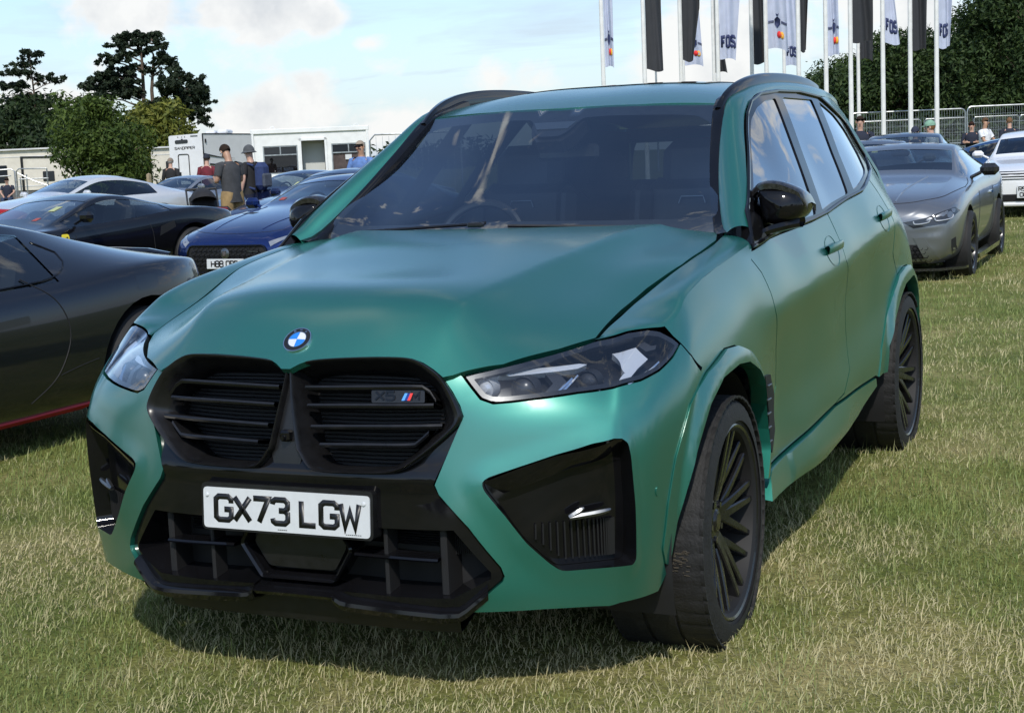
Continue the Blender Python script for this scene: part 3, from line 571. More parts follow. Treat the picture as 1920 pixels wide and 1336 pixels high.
# ------------------------------------------------------------------ trees
def leaf_mat(name, c1, c2, sc=.5):
    m = bpy.data.materials.new(name); m.use_nodes = True; nt = m.node_tree; b = nt.nodes['Principled BSDF']; b.inputs['Roughness'].default_value = .6; b.inputs['Specular IOR Level'].default_value = .25
    tc = nt.nodes.new('ShaderNodeTexCoord'); n = nt_add(nt, 'ShaderNodeTexNoise'); n.inputs['Scale'].default_value = sc; n.inputs['Detail'].default_value = 5; nt.links.new(tc.outputs['Object'], n.inputs['Vector'])
    rg = nt.nodes.new('ShaderNodeNewGeometry')
    f = math_n(nt, 'ADD', math_n(nt, 'MULTIPLY', n.outputs[0], .75), math_n(nt, 'MULTIPLY', rg.outputs['Random Per Island'], .3))
    c = ramp(nt, f, [(.32, c1), (.72, c2)]); nt.links.new(c, b.inputs['Base Color'])
    tl = nt.nodes.new('ShaderNodeBsdfTranslucent'); nt.links.new(c, tl.inputs[0]); mx = nt.nodes.new('ShaderNodeMixShader'); mx.inputs[0].default_value = .22
    out = nt.nodes['Material Output']; nt.links.new(b.outputs[0], mx.inputs[1]); nt.links.new(tl.outputs[0], mx.inputs[2]); nt.links.new(mx.outputs[0], out.inputs[0])
    return m
LM = {'dark': leaf_mat('leaf_dark', (.012,.024,.008), (.035,.060,.018)), 'mid': leaf_mat('leaf_mid', (.028,.055,.010), (.085,.125,.022)), 'yellow': leaf_mat('leaf_yellow', (.07,.095,.015), (.20,.20,.035)),
      'pine': leaf_mat('needle_dark', (.012,.022,.012), (.038,.056,.028)), 'wood': leaf_mat('leaf_wood', (.016,.034,.010), (.055,.090,.024)), 'fir': leaf_mat('needle_fir', (.010,.020,.010), (.030,.048,.020))}
BARK = mat('bark', (.10,.072,.052), .9, nscale=6, namt=.4, bump=.5, bscale=20)
def leaves(R, blobs, n, size, flat=0.):
    """small four-sided leaf sprays through the outer part of a set of ellipsoid clumps"""
    B = np.array([b[:6] for b in blobs], float); vol = np.prod(B[:,3:6], 1)**.75; k = R.choice(len(B), n, p=vol/vol.sum())
    d = R.normal(size=(n,3)); d /= np.linalg.norm(d, axis=1)[:,None]; rad = R.uniform(.35, 1, n)**.45; rad *= 1+.14*R.normal(size=n)
    c = B[k,:3]+d*B[k,3:6]*rad[:,None]
    nn = d*.8+R.normal(size=(n,3))*.7+[0,0,.35+flat]; nn /= np.linalg.norm(nn, axis=1)[:,None]
    t = np.cross(nn, R.normal(size=(n,3))); t /= np.linalg.norm(t, axis=1)[:,None]; u = np.cross(nn, t); s = size*R.uniform(.55, 1.35, n)[:,None]; e = R.uniform(.45,.8,n)[:,None]
    V = np.stack([c-t*s, c+u*s*e*.6-t*s*.1+nn*s*.1, c+t*s, c-u*s*e*.6+t*s*.1+nn*s*.1], 1).reshape(-1, 3)
    return V, np.arange(4*n).reshape(n, 4)
def fast_mesh(name, V, F, m, parent):
    me = bpy.data.meshes.new(name); me.vertices.add(len(V)); me.vertices.foreach_set('co', np.asarray(V, np.float32).ravel()); k = F.shape[1]
    me.loops.add(F.size); me.loops.foreach_set('vertex_index', F.ravel().astype(np.int32)); me.polygons.add(len(F)); me.polygons.foreach_set('loop_start', np.arange(len(F), dtype=np.int32)*k); me.polygons.foreach_set('loop_total', np.full(len(F), k, np.int32)); me.update()
    return link_mesh(name, me, parent, [m])
def broadleaf(name, x, y, h, w, kind, seed, label, group=None, n=9000, size=.24, trunk=.18, squat=.12, cat='tree'):
    R = np.random.RandomState(seed); t = empty(name, (x, y, 0), 0, label, cat, group)
    blobs = []
    nb = 26
    for i in range(nb):
        a = R.uniform(0, 2*PI); v = R.rand(); zc = h*(squat+(1-squat-.12)*v); rr = w*.5*math.sqrt(max(.05, 1-((zc/h-.42)/.62)**2))
        q = R.uniform(.35, .78)*rr; s = w*R.uniform(.13,.24); blobs.append((q*math.cos(a), q*math.sin(a), zc, s, s, s*.8))
    for i in range(8):
        a = R.uniform(0, 2*PI); q = R.uniform(.1,.45)*w*.5; s = w*R.uniform(.07,.13); blobs.append((q*math.cos(a), q*math.sin(a), h*R.uniform(.86,.95), s, s, s))
    blobs.append((0,0,h*.5,w*.28,w*.28,h*.32))
    V, F = leaves(R, blobs, n, size); fast_mesh('crown', V, F, LM[kind], t)
    mb = MB(); mb.tube(np.array([(0,0,-.1),(.05*w*R.normal()*.2,0,h*.25),(0,.02*w,h*.55),(.02*w,0,h*.8)]), [trunk*1.4,trunk,trunk*.6,trunk*.2], 8)
    for i in range(6):
        a = R.uniform(0, 2*PI); z0 = h*R.uniform(.2,.5); q = w*.36; mb.tube([(0,0,z0),(q*.5*math.cos(a),q*.5*math.sin(a),z0+h*.14),(q*math.cos(a),q*math.sin(a),z0+h*.22)], [trunk*.5,trunk*.3,trunk*.1], 6)
    mb.build('trunk', BARK, t); return t
# dark round tree at the far left, the tall bush before the caravans, the yellow-green tree behind it
D_ = [('dark_tree', 45, 150, 9.2, 10.5, 'dark', 'dark round broadleaf tree at the far left under the thin pine', 9000, .34),
      ('green_tree', 165, 145, 8.6, 9.5, 'mid', 'dark green rounded tree behind the bush, left of the big pine', 9000, .34),
      ('yellow_green_tree', 300, 120, 6.6, 7.6, 'yellow', 'yellow-green leafy tree between the bush and the white caravan', 8000, .26),
      ('leafy_bush', 200, 76, 5.0, 5.6, 'mid', 'large loose green bush standing in front of the cream caravan', 16000, .13)]
for i, (nm, px, dep, h, w, kd, lb, n, sz) in enumerate(D_):
    x, y = gp(px, dep); broadleaf(nm, x, y, h, w, kd, 50+i, lb, n=n, size=sz, squat=.05 if nm == 'leafy_bush' else .12, cat='bush' if nm == 'leafy_bush' else 'tree')
x, y = gp(105, 140); broadleaf('dark_tree', x, y, 6.6, 8, 'dark', 77, 'low dark tree filling the gap right of the far left round tree', n=7000, size=.32)
def pine(name, px, dep, h, pads, trunks, seed, label, n, size, tr):
    """a pine from its trunk lines and its flat needle pads; pads: (across, height, radius, thickness)"""
    R = np.random.RandomState(seed); x, y = gp(px, dep); t = empty(name, (x, y, 0), 0, label, 'tree')
    ax = np.array([CR[0], CR[1], 0]); ax /= np.linalg.norm(ax); dp = np.array([-ax[1], ax[0], 0]); blobs = []
    mb = MB()
    for tk in trunks: mb.tube([ax*a+np.array([0,0,b]) for a, b in tk], np.linspace(tr, tr*.3, len(tk)), 8)
    for (a, b, r, th) in pads:
        off = R.uniform(-.6, .6)*r
        for q in range(15):
            s = r*R.uniform(.12,.30); uu = R.normal(0,.5); c = ax*(a+uu*r)+dp*(off+R.normal(0,.45)*r); blobs.append((c[0], c[1], b+R.normal(0,.45)*th-.12*abs(uu)*r, s, s, s*R.uniform(.45,.9)))
        # limb from the nearest trunk to the pad
        tk = trunks[0] if len(trunks) == 1 or a < trunks[0][1][0]+.3 else trunks[-1]
        zs = b-abs(a)*.28-.3; xs = np.interp(zs, [p[1] for p in tk], [p[0] for p in tk]); mb.tube([ax*xs+np.array([0,0,zs]), ax*(xs+a)/2+np.array([0,0,(zs+b)/2+.05*abs(a)])+dp*off*.4, ax*a+dp*off+np.array([0,0,b-th*.3])], [tr*.33,tr*.24,tr*.1], 6)
    mb.build('trunk', BARK, t); V, F = leaves(R, blobs, n, size, .5); fast_mesh('crown', V, F, LM['pine'], t)
k = 150/2861
# thin pine: tip at (75,97), trunk down to (78,215)
hz = 326
Zt = lambda py, dep: 1.46+(hz-py)*dep/2861
pine('thin_pine', 78, 150, 13.5, [((p-78)*k, Zt(q, 150), r, .35) for p, q, r in ((70,101,.9),(88,104,.8),(60,110,.5),(62,122,1.1),(80,120,.5),(45,135,1.3),(62,137,1.0),(82,142,.8),(28,160,1.5),(48,158,1.1),(88,152,.7),(108,148,1.1),(120,154,.7))], [[(0,-.1),(0,Zt(250,150)),(-.1,Zt(170,150)),(-.25,Zt(100,150))]], 5, 'thin bare pine with few branches rising above the dark tree at far left', 3800, .24, .17)
k2 = 160/2861
pads = [(270,78,1.5),(245,84,1.0),(296,84,1.3),(310,98,1.1),(240,98,1.3),(262,95,1.3),(285,92,1.2),(225,122,1.3),(212,124,.8),(250,116,1.3),(275,112,1.0),(300,108,.8),(322,122,1.4),(335,138,1.0),(312,132,1.0),(210,150,1.9),(232,146,1.8),(198,160,1.2),(262,140,1.4),(215,170,2.2),(245,168,1.9),(300,150,.9),(230,186,2.0),(205,190,1.2),(262,184,1.2),(330,130,.8)]
pine('tall_pine', 282, 160, 15.5, [((p-282)*k2, Zt(q, 160)+.2, r, .55) for p, q, r in pads], [[(-.4,-.1),(-.3,Zt(260,160)),(-.1,Zt(170,160)),(0.,Zt(80,160))],[(.9,-.1),(.8,Zt(260,160)),(.75,Zt(180,160)),(1.2,Zt(115,160))]], 6, 'tall dark pine with two bare trunks and flat needle pads', 17000, .25, .34)
pads = [(345,150,1.2),(330,158,1.1),(362,160,1.2),(350,172,1.8),(375,176,1.4),(335,180,1.5),(385,188,.9),(360,192,1.8),(340,200,1.6),(320,190,1.2),(372,205,1.5),(350,215,1.6),(385,222,1.1),(392,240,.9),(365,228,1.3),(335,222,1.2),(310,205,1.2),(318,222,1.2)]
pine('spreading_pine', 346, 155, 11, [((p-346)*155/2861, Zt(q, 155)+.1, r, .5) for p, q, r in pads], [[(0,-.1),(0,Zt(260,155)),(.1,Zt(155,155))]], 8, 'broad dark pine to the right of the tall pine, above the white caravan', 13000, .25, .24)
# the wood on the right: single trees, nearest row and two rows behind
protos = []
def wood_tree(px, dep, h, w, kd, seed, label):
    x, y = gp(px, dep); return broadleaf('broadleaf_tree', x, y, h, w, kd, seed, label, 'trees of the wood on the right', n=13000, size=.19, trunk=.22, squat=.06)
wp = [(1500,112,5.6,7,'wood'),(1545,116,6.4,7.5,'wood'),(1590,110,7.0,8,'wood'),(1640,112,7.6,8,'mid'),(1690,108,9.2,8,'wood'),(1735,112,8.6,8,'wood'),(1790,108,8.4,8.5,'wood'),(1835,104,9.8,8.5,'wood'),(1880,102,11.4,9,'wood'),(1930,100,12.6,9.5,'wood'),(1985,100,13.5,10,'wood'),
      (1470,150,5.6,9,'dark'),(1530,150,7.2,9,'dark'),(1610,145,9.3,10,'dark'),(1700,140,10.6,10,'dark'),(1760,140,9.6,10,'dark'),(1820,135,11.6,10,'dark'),(1895,130,14,11,'dark'),(1960,128,15.5,12,'dark')]
WL = ['lowest tree at the left end of the wood, seen just over the car roof','round tree of the wood behind the leftmost poles, second from its left end','tree of the wood behind the pole with the small red and orange badge flag','tree of the wood behind the two dark flags hanging together','lighter green tree of the wood behind the first FOS flag from the right pair','tree of the wood between the last dark flag and last white flag',
 'rounded tree of the wood just right of the last flagpole','tree of the wood below the slim pointed firs','tall tree of the wood under the ragged fir tip','tree of the wood at the right edge, above the white car','tree of the wood just beyond the right edge of the picture',
 'dark back tree of the wood, farthest left, peeping above the car roof','dark back tree of the wood behind the black flag right of the roof rail','dark back tree of the wood rising between the middle flagpoles','dark back tree of the wood topping the gap beside the last dark flag','dark back tree of the wood behind the last white flag','dark back tree of the wood behind the firs','highest back tree of the wood, filling the top right corner','back tree of the wood beyond the top right corner']
for i, (px, dep, h, w, kd) in enumerate(wp): wood_tree(px, dep, h, w, kd, 200+i, WL[i])
def fir(px, dep, h, w, seed, label):
    R = np.random.RandomState(seed); x, y = gp(px, dep); t = empty('fir_tree', (x, y, 0), 0, label, 'tree'); blobs = []
    for z in np.linspace(.12, .97, 15):
        r = w*.5*(1-z)+.12
        for q in range(5): a = R.uniform(0, 2*PI); blobs.append((.55*r*math.cos(a), .55*r*math.sin(a), z*h, r*.5, r*.5, h*.025))
    V, F = leaves(R, blobs, 3500, .24, .2); fast_mesh('crown', V, F, LM['fir'], t)
    mb = MB(); mb.tube([(0,0,-.1),(0,0,h*.98)], [.2,.03], 7); mb.build('trunk', BARK, t)
fir(1801, 122, 10.8, 3.4, 1, 'slim pointed fir right of the last white flag'); fir(1838, 118, 13.2, 3.8, 2, 'tall pointed fir with a ragged tip, near the right edge'); fir(1868, 112, 12.2, 4.2, 3, 'pointed fir in front of the tallest broadleaf trees at the right edge')
# undergrowth that closes the wood
def undergrowth():
    R = np.random.RandomState(4); blobs = []
    for i in range(46):
        x, y = gp(R.uniform(1430, 2040), R.uniform(98, 118)); blobs.append((x, y, R.uniform(.4,1.8), R.uniform(2,3.4), R.uniform(2,3.4), R.uniform(1,2.0)))
    V, F = leaves(R, blobs, 9000, .34); tag(fast_mesh('undergrowth', V, F, LM['dark'], None), kind='stuff')
undergrowth()
# far hedge line that closes the field on the left
def hedge():
    R = np.random.RandomState(14); blobs = []
    for i in range(60):
        x, y = gp(R.uniform(-250, 900), R.uniform(170, 200)); blobs.append((x, y, R.uniform(.4,2.2), R.uniform(2.5,5), R.uniform(2.5,5), R.uniform(1,2.0)))
    V, F = leaves(R, blobs, 9000, .5); tag(fast_mesh('far_hedge', V, F, LM['dark'], None), kind='stuff')
hedge()
# trees behind the photographer: they close the field there and stand in the side windows' reflection
BT = []
for i in range(15):
    a = math.radians(114+72+i*14.6+rnd.uniform(-4,4)); r = rnd.uniform(60, 80); x, y = 2.2+r*math.cos(a), -4.2+r*math.sin(a)
    lab, grp = 'broadleaf tree on the far edge of the field, behind the photographer', 'trees behind the photographer'
    if len(BT) < 3: BT.append(broadleaf('field_edge_tree', x, y, rnd.uniform(7,10), rnd.uniform(8,11), 'wood', 400+i, lab, grp, n=2500, size=.5))
    else: c = copy_tree(BT[i % 3]); c.location = (x, y, 0); c.rotation_euler = (0,0,rnd.uniform(0,6)); c.scale = [rnd.uniform(.8,1.2)]*3
# ------------------------------------------------------------------ the green SUV
def rays_paint(name, base, metal=.8, rough=.32, coat=.5, coat_r=.25):
    m = mat(name, base, rough, metal, coat=coat, coat_r=coat_r); nt = m.node_tree; b = nt.nodes['Principled BSDF']; b.inputs['Coat IOR'].default_value = 1.95
    tc = nt.nodes.new('ShaderNodeTexCoord'); n = nt_add(nt, 'ShaderNodeTexNoise'); n.inputs['Scale'].default_value = 1800; n.inputs['Detail'].default_value = 1; nt.links.new(tc.outputs['Object'], n.inputs['Vector'])
    nt.links.new(mixc(nt, n.outputs[0], tuple(c*.86 for c in base), tuple(min(1, c*1.14) for c in base)), b.inputs['Base Color'])
    n2 = nt_add(nt, 'ShaderNodeTexNoise'); n2.inputs['Scale'].default_value = 2.2; n2.inputs['Detail'].default_value = 5; nt.links.new(tc.outputs['Object'], n2.inputs['Vector'])
    nt.links.new(math_n(nt, 'ADD', rough-.03, math_n(nt, 'MULTIPLY', n2.outputs[0], .06)), b.inputs['Roughness'])
    return m
M = {}
M['satin'] = rays_paint('satin_green_paint', (.014,.190,.142), metal=.82, rough=.50, coat=1., coat_r=.19)
M['gloss'] = mat('gloss_black', (.005,.005,.006), .07, spec=.38, nscale=7, namt=.3)
M['black'] = mat('satin_black_plastic', (.009,.009,.010), .30, nscale=30, namt=.25)
M['dark'] = mat('dark_cavity', (.006,.006,.007), .7)
M['rubber'] = mat('tyre_rubber', (.012,.012,.0125), .72, nscale=25, namt=.35, bump=.25, bscale=120)
M['rim'] = mat('black_alloy', (.022,.022,.024), .26, .6, spec=.5, coat=.4, nscale=20, namt=.2)
M['chrome'] = mat('chrome', (.75,.76,.78), .08, 1.)
M['silver'] = mat('brushed_silver', (.16,.17,.18), .3, .9)
M['glass'] = glass_mat('windscreen_glass', (.80,.86,.88), 2.9)
M['dglass'] = glass_mat('dark_side_glass', (.07,.085,.09), 2.0)
M['lens'] = glass_mat('lamp_lens', (.93,.95,.97), 1.7)
M['white'] = mat('plate_white', (.58,.60,.61), .35, nscale=40, namt=.03)
M['ink'] = mat('black_lettering', (.008,.008,.009), .4)
M['blue'] = mat('badge_blue', (.02,.19,.62), .25); M['lblue'] = mat('stripe_light_blue', (.10,.35,.80), .3); M['nblue'] = mat('stripe_dark_blue', (.01,.03,.22), .3); M['red'] = mat('stripe_red', (.75,.05,.04), .3)
M['fabric'] = mat('seat_leather', (.020,.019,.019), .5, nscale=20, namt=.3); M['lining'] = mat('grey_lining', (.10,.10,.10), .8)
M['frost'] = mat('lamp_reflector', (.50,.52,.56), .22, .35); M['lampgrey'] = mat('lamp_housing', (.035,.036,.04), .3, .3)
M['mesh'] = mat('radiator_mesh', (.02,.02,.021), .45, .4)
M['carbon'] = mat('carbon_fibre', (.022,.022,.023), .16, .2, coat=.7, nscale=90, namt=.6)
M['mud'] = mat('dried_mud', (.05,.042,.03), .9)

def shrink(poly, d):
    p = np.asarray(poly, float); A = .5*np.sum(p[:,0]*np.roll(p[:,1],-1)-np.roll(p[:,0],-1)*p[:,1]); s = 1 if A > 0 else -1
    a = p-np.roll(p, 1, 0); b = np.roll(p, -1, 0)-p
    a /= np.linalg.norm(a, axis=1)[:,None]+1e-12; b /= np.linalg.norm(b, axis=1)[:,None]+1e-12
    na = np.c_[-a[:,1], a[:,0]]; nb = np.c_[-b[:,1], b[:,0]]; m = na+nb; l = np.linalg.norm(m, axis=1)[:,None]; m /= np.maximum(l, .3)
    k = 1/np.clip((m*nb).sum(1), .5, 1)
    return p+s*m*d*k[:,None]
def mirx(pts): return [(-a, b) for a, b in pts]

HERO = empty('sport_utility_vehicle', (0,0,0), 0, 'matt green SUV with black kidney grille and plate GX73 LGW in the foreground', 'car')
G = .0028     # half of a panel gap
def hp(name, m, *calls, angle=35, parent=HERO):
    mb = MB()
    for c in calls: c(mb)
    return mb.build(name, m, parent, angle)
# --- bonnet
he = TR['hood_edge']; hk = TR['hood_kid']
he = [(.78,.56),(.8,.48)]+he[4:]
right = [(0,-.832),(.014,-.832)]+hk[::-1][2:]+he[::-1][1:]+[(.76,.615),(.70,.625),(.37,.53)]
right = [p for i, p in enumerate(right) if i == 0 or abs(p[0]-right[i-1][0])+abs(p[1]-right[i-1][1]) > .004]
hood_o = right+[(0,.49)]+mirx(right[1:][::-1])
hp('bonnet', M['satin'], lambda mb: mb.panel(hood, shrink(hood_o, G), .022, fold=.02))
# --- front bumper (two halves joined by the black centre)
flo, fli = TR['flare_out'], TR['flare_in']
HL = TR['headlight']; hl_top, hl_bot = HL[:9], HL[9:]
U = lambda pts: [(a-2, b) for a, b in pts]
io = TR['intake_out']; ko = TR['kid_out']; ki = TR['kid_in']
kside = U(ko[9:13])                       # kidney outline from the bonnet down to its outer tip
bump = kside+U(io[1:])+TR['bump_bottom'][1:]+flo[1:5]+[(-.30,.80),(-.25,.845)]+TR['shut_bf'][::-1][1:]+[HL[8]]+hl_bot+[HL[0],(-1.535,.905)]
bump = [p for i, p in enumerate(bump) if i == 0 or abs(p[0]-bump[i-1][0])+abs(p[1]-bump[i-1][1]) > .003]
AC = roundc(TR['ac'], .012, 2)
def bump_off(q):
    o = np.zeros(len(q))
    # the lamp sits in a shallow ledge; the air curtain in a raised surround
    A = np.asarray(TR['ac']); d = np.full(len(q), 9.)
    for a, b in zip(A, np.roll(A, -1, 0)):
        ab = b-a; t = np.clip(((q-a)@ab)/(ab@ab), 0, 1); d = np.minimum(d, np.linalg.norm(q-(a+t[:,None]*ab), axis=1))
    o += .005*(1-sst(0, .05, d))
    return o
for mr in (False, True):
    pass
BUMP = [hp('front_bumper', M['satin'], lambda mb: mb.panel(wall, shrink(bump, G), .02, holes=[AC], off=bump_off, fold=.03, mir=mr, foldholes=False)) for mr in (False, True)][0]
# --- kidney grille
KO = catmull(ko, 3, True); KI = catmull(ki, 3, True)
def kframe(mb):
    for mr in (1, -1):
        rows = []
        for t, o in ((-.04,-.045),(-.025,.002),(.04,.016),(.16,.020),(.30,.016),(.42,.004),(.75,-.026),(1.0,-.045),(1.03,-.10)):
            q = KO*(1-t)+KI*t; q = q.copy(); q[:,0] = np.maximum(q[:,0], .0015)
            P, N = surfn(front, q); rows.append((P+N*o)*[mr,1,1])
        mb.grid(np.array(rows).transpose(1,0,2), 0, flip=mr > 0, cu=True)
KF = hp('kidney_grille', M['black'], kframe, angle=50)
def kpill(mb):
    o = lambda q: np.full(len(q), .004)
    pol = [(.04,.665),(.05,.70),(.034,.735),(.012,.86),(.004,.905),(-.004,.905),(-.012,.86),(-.034,.735),(-.05,.70),(-.04,.665)]
    mb.panel(front, pol, .015, off=-.004, fold=.02)
hp('grille_pillar', M['black'], kpill, parent=KF)
def kback(mb):
    for mr in (False, True): mb.panel(lambda q: front(q), ki, .03, off=-.095, fold=0, mir=mr)
hp('grille_backing', M['dark'], kback, parent=KF)
def sweep(mb, path, fn, w0, w1, h, mr=1, mi=0, n=14):
    P = resample(catmull(path, 4) if len(path) > 2 else path, n); p, N = surfn(fn, P); rows = []
    for o, dz in ((w0,h/2),(w0+.004,0),(w0,-h/2),(w1,-h/2),(w1,h/2),(w0,h/2)): rows.append((p+N*o+[0,0,dz])*[mr,1,1])
    mb.grid(np.array(rows).transpose(1,0,2), mi, flip=mr < 0)
for mr in (1, -1):
    for i in range(4):
        hp('slat', M['black'], lambda mb: sweep(mb, TR['slat%d' % i], front, -.010, -.085, .0120, mr), parent=KF, angle=30)
def kmesh(mb):
    for mr in (1,-1):
        for k in range(26):
            z = .665+k*.0105
            xs = [x for x in np.linspace(.03,.44,60) if inpoly(np.array([[x,z]]), ki)[0]]
            if len(xs) > 3: sweep(mb, [(xs[0],z),(xs[-1],z)], front, -.088, -.092, .003, mr, n=5)
tag(hp('grille_mesh', M['mesh'], kmesh, parent=KF), kind='stuff')
fp = lambda off: (lambda a, b, d: tuple((lambda P, N: (P+N*(off+d))[0])(*surfn(front, np.array([[a, b]])))))
def kb(mb): mb.panel(front, roundc(TR['kbadge'], .004, 2), .02, off=-.016, fold=.02)
KB = hp('grille_badge', M['black'], kb, parent=KF)
a, b_, c_, d_ = [np.array(p) for p in TR['stripe']]
def stripes(mb):
    for k in range(3):
        q = [a+(b_-a)*k/3, a+(b_-a)*(k+1)/3, d_+(c_-d_)*(k+1)/3, d_+(c_-d_)*k/3]
        mb.panel(front, q, .02, off=-.0125, fold=.003, mi=k)
hp('badge_stripes', [M['lblue'], M['nblue'], M['red']], stripes, parent=KF)
def bl(mb): text_mesh(mb, 'X5', .026, .005, lambda x, y, d: tuple((lambda P, N: (P+N*(-.0155+d))[0])(*surfn(front, np.array([[.25+x, .838+y]])))), sx=1.5)
def bl2(mb): text_mesh(mb, 'M', .024, .005, lambda x, y, d: tuple((lambda P, N: (P+N*(-.0155+d))[0])(*surfn(front, np.array([[.352+x, .838+y]])))), sx=1.2)
hp('badge_letters', M['gloss'], bl, bl2, parent=KF)
def camr(mb): mb.rbox((0,-.845,.742),(.03,.03,.03),.006); mb.lathe([(-.868,0),(-.868,.006),(-.86,.008),(-.84,.008)], 14, 'y', (0,0,.738), flip=True)
hp('parking_camera', M['gloss'], camr, parent=KF)
# --- gloss black centre of the bumper
lowk = ko[12:26]                                    # lower half of the kidney outline, tip to pillar
mid = [(.5*(a+c), .5*(b+d)) for (a,b),(c,d) in zip(lowk, ki[12:26])]
sh_r = [io[0]]+io[1:]+[(.47,.285),(.43,.283),(.14,.292),(.12,.308)]
shield = sh_r+[(0,.31)]+mirx(sh_r[::-1])+mirx(mid)+mid[::-1]
shield = [p for i, p in enumerate(shield) if i == 0 or abs(p[0]-shield[i-1][0])+abs(p[1]-shield[i-1][1]) > .003]
ihr = [(.30,.508),(.36,.508),(.475,.507),(.565,.395),(.565,.378),(.465,.325),(.31,.322),(.14,.325)]
ihole = ihr+mirx(ihr[::-1])
def shield_off(q): return -.012+.016*sst(.60,.635,q[:,1])*(1-sst(.635,.70,q[:,1]))
hp('bumper_centre', M['gloss'], lambda mb: mb.panel(front, shrink(shield, .001), .018, holes=[ihole], off=shield_off, fold=.11))
def pinner(mb):
    mb.panel(front, ihole, .03, off=-.12, fold=0)
LI = hp('lower_intake', M['dark'], pinner)
def ring(mb, pts, fn, prof, mi=0, cl=True):
    rows = []; c0 = np.mean(pts, 0)
    for sc, o in prof:
        q = c0+(np.asarray(pts)-c0)*sc; P, N = surfn(fn, q); rows.append(P+N*o)
    mb.grid(np.array(rows).transpose(1,0,2), mi, flip=True, cu=cl)
rr = [(.150,.485),(.180,.437),(.118,.338)]
hexa = roundc(rr+mirx(rr[::-1]), .01, 3)[::-1]
hp('radar_frame', M['gloss'], lambda mb: ring(mb, hexa, front, ((1.0,-.10),(1.0,-.03),(.97,-.024),(.93,-.03),(.90,-.07))), parent=LI)
r2 = [(.125,.468),(.148,.437),(.105,.365)]
hp('radar_cover', M['black'], lambda mb: mb.panel(front, roundc(r2+mirx(r2[::-1]), .012, 3), .02, off=-.055, fold=.03), parent=LI)
for mr in (1,-1):
    hp('slat', M['gloss'], lambda mb: sweep(mb, [(.19,.430),(.43,.424)], front, -.020, -.09, .010, mr), parent=LI)
    hp('divider', M['dark'], lambda mb: mb.rbox((mr*.275,-.80,.415),(.012,.06,.19),.003), parent=LI); hp('divider', M['dark'], lambda mb: mb.rbox((mr*.432,-.76,.42),(.02,.09,.19),.004), parent=LI)
def radm(mb):
    for mr in (1,-1):
        for k in range(9): sweep(mb, [(.17,.445+k*.007),(.42,.445+k*.007)], front, -.105, -.112, .003, mr, n=5)
        for k in range(12): 
            p, N = surfn(front, np.array([[.455+k*.006,.46]])); q = (p+N*-.09)[0]; mb.box((mr*q[0],q[1],.462),(.0025,.01,.075))
tag(hp('radiator_fins', M['mesh'], radm, parent=LI), kind='stuff')
def lip(mb):
    def sec(path, prof, mr=1):
        P = resample(path, 20); p, N = surfn(front, P); N[:,2] = 0; N /= np.linalg.norm(N, axis=1)[:,None]
        mb.grid(np.array([(p+N*o+[0,0,dz])*[mr,1,1] for o, dz in prof]).transpose(1,0,2), 0, flip=mr < 0)
    for mr in (1,-1):
        sec([(.125,.318),(.15,.302),(.44,.288),(.487,.292),(.556,.352)], ((-.04,.016),(-.006,.012),(.010,.0),(.012,-.010),(.002,-.026),(-.05,-.034)), mr)
    sec([(-.13,.318),(0,.320),(.13,.318)], ((-.05,.012),(-.004,.006),(.012,-.004),(.004,-.014),(-.05,-.02)))
hp('bumper_lip', M['gloss'], lip)
def split(mb):
    P = resample([(-.47,.25),(0,.25),(.47,.25)], 24); p, N = surfn(front, P); N[:,2] = 0
    mb.grid(np.array([p+N*o+[0,0,dz] for o, dz in ((-.03,.06),(-.035,.01),(-.05,-.03),(-.3,-.03))]).transpose(1,0,2), 0)
hp('lower_splitter', M['black'], split, parent=None if False else HERO)
# --- number plate
PY, PZ, PT = -.877, .541, .072
pR = np.stack([np.array([1,0,0]), np.array([0,math.sin(PT),math.cos(PT)]), np.array([0,-math.cos(PT),math.sin(PT)])], 1)
pl = lambda x, y, d: tuple(np.array([0,PY,PZ])+pR@np.array([x, y, d]))
def plate(mb): mb.prism(roundc([(-.26,-.0555),(.26,-.0555),(.26,.0555),(-.26,.0555)], .012, 4), -.003, 0, lambda a, b, d: pl(a, b, -d-.003 if False else d))
NP = hp('number_plate', M['white'], plate)
hp('plate_holder', M['black'], lambda mb: mb.prism(roundc([(-.268,-.062),(.268,-.062),(.268,.068),(-.268,.068)], .016, 4), -.05, -.0032, pl))
x0 = -.219; 
for word, xs in (('GX73', x0), ('LGW', x0+.2715)):
    for i, ch in enumerate(word):
        hp('letter', M['ink'], lambda mb: text_mesh(mb, ch, .079, .0155, lambda x, y, d: pl(xs+i*.0605+x, y-.0395, d+.0004), depth=.0006), parent=NP, angle=None)
hp('plate_maker_line', M['ink'], lambda mb: [mb.box(pl(-.02+k*.006,-.049,.0006),(.004,.0006,.002)) for k in range(5)], lambda mb: [mb.box(pl(.19+k*.006,-.049,.0006),(.004,.0006,.0016)) for k in range(8)], parent=NP)
for sx in (-.247,.243): hp('plate_screw', M['white'], lambda mb: mb.lathe([(.0,.0),(.004,.0),(.0035,.004),(0,.0065)][::-1], 14, 'y', (0,0,0)) or mb.v.__setitem__(-1, np.array([pl(sx+v[0], .034+v[2], v[1]+.0005) for v in mb.v[-1]])), parent=NP)
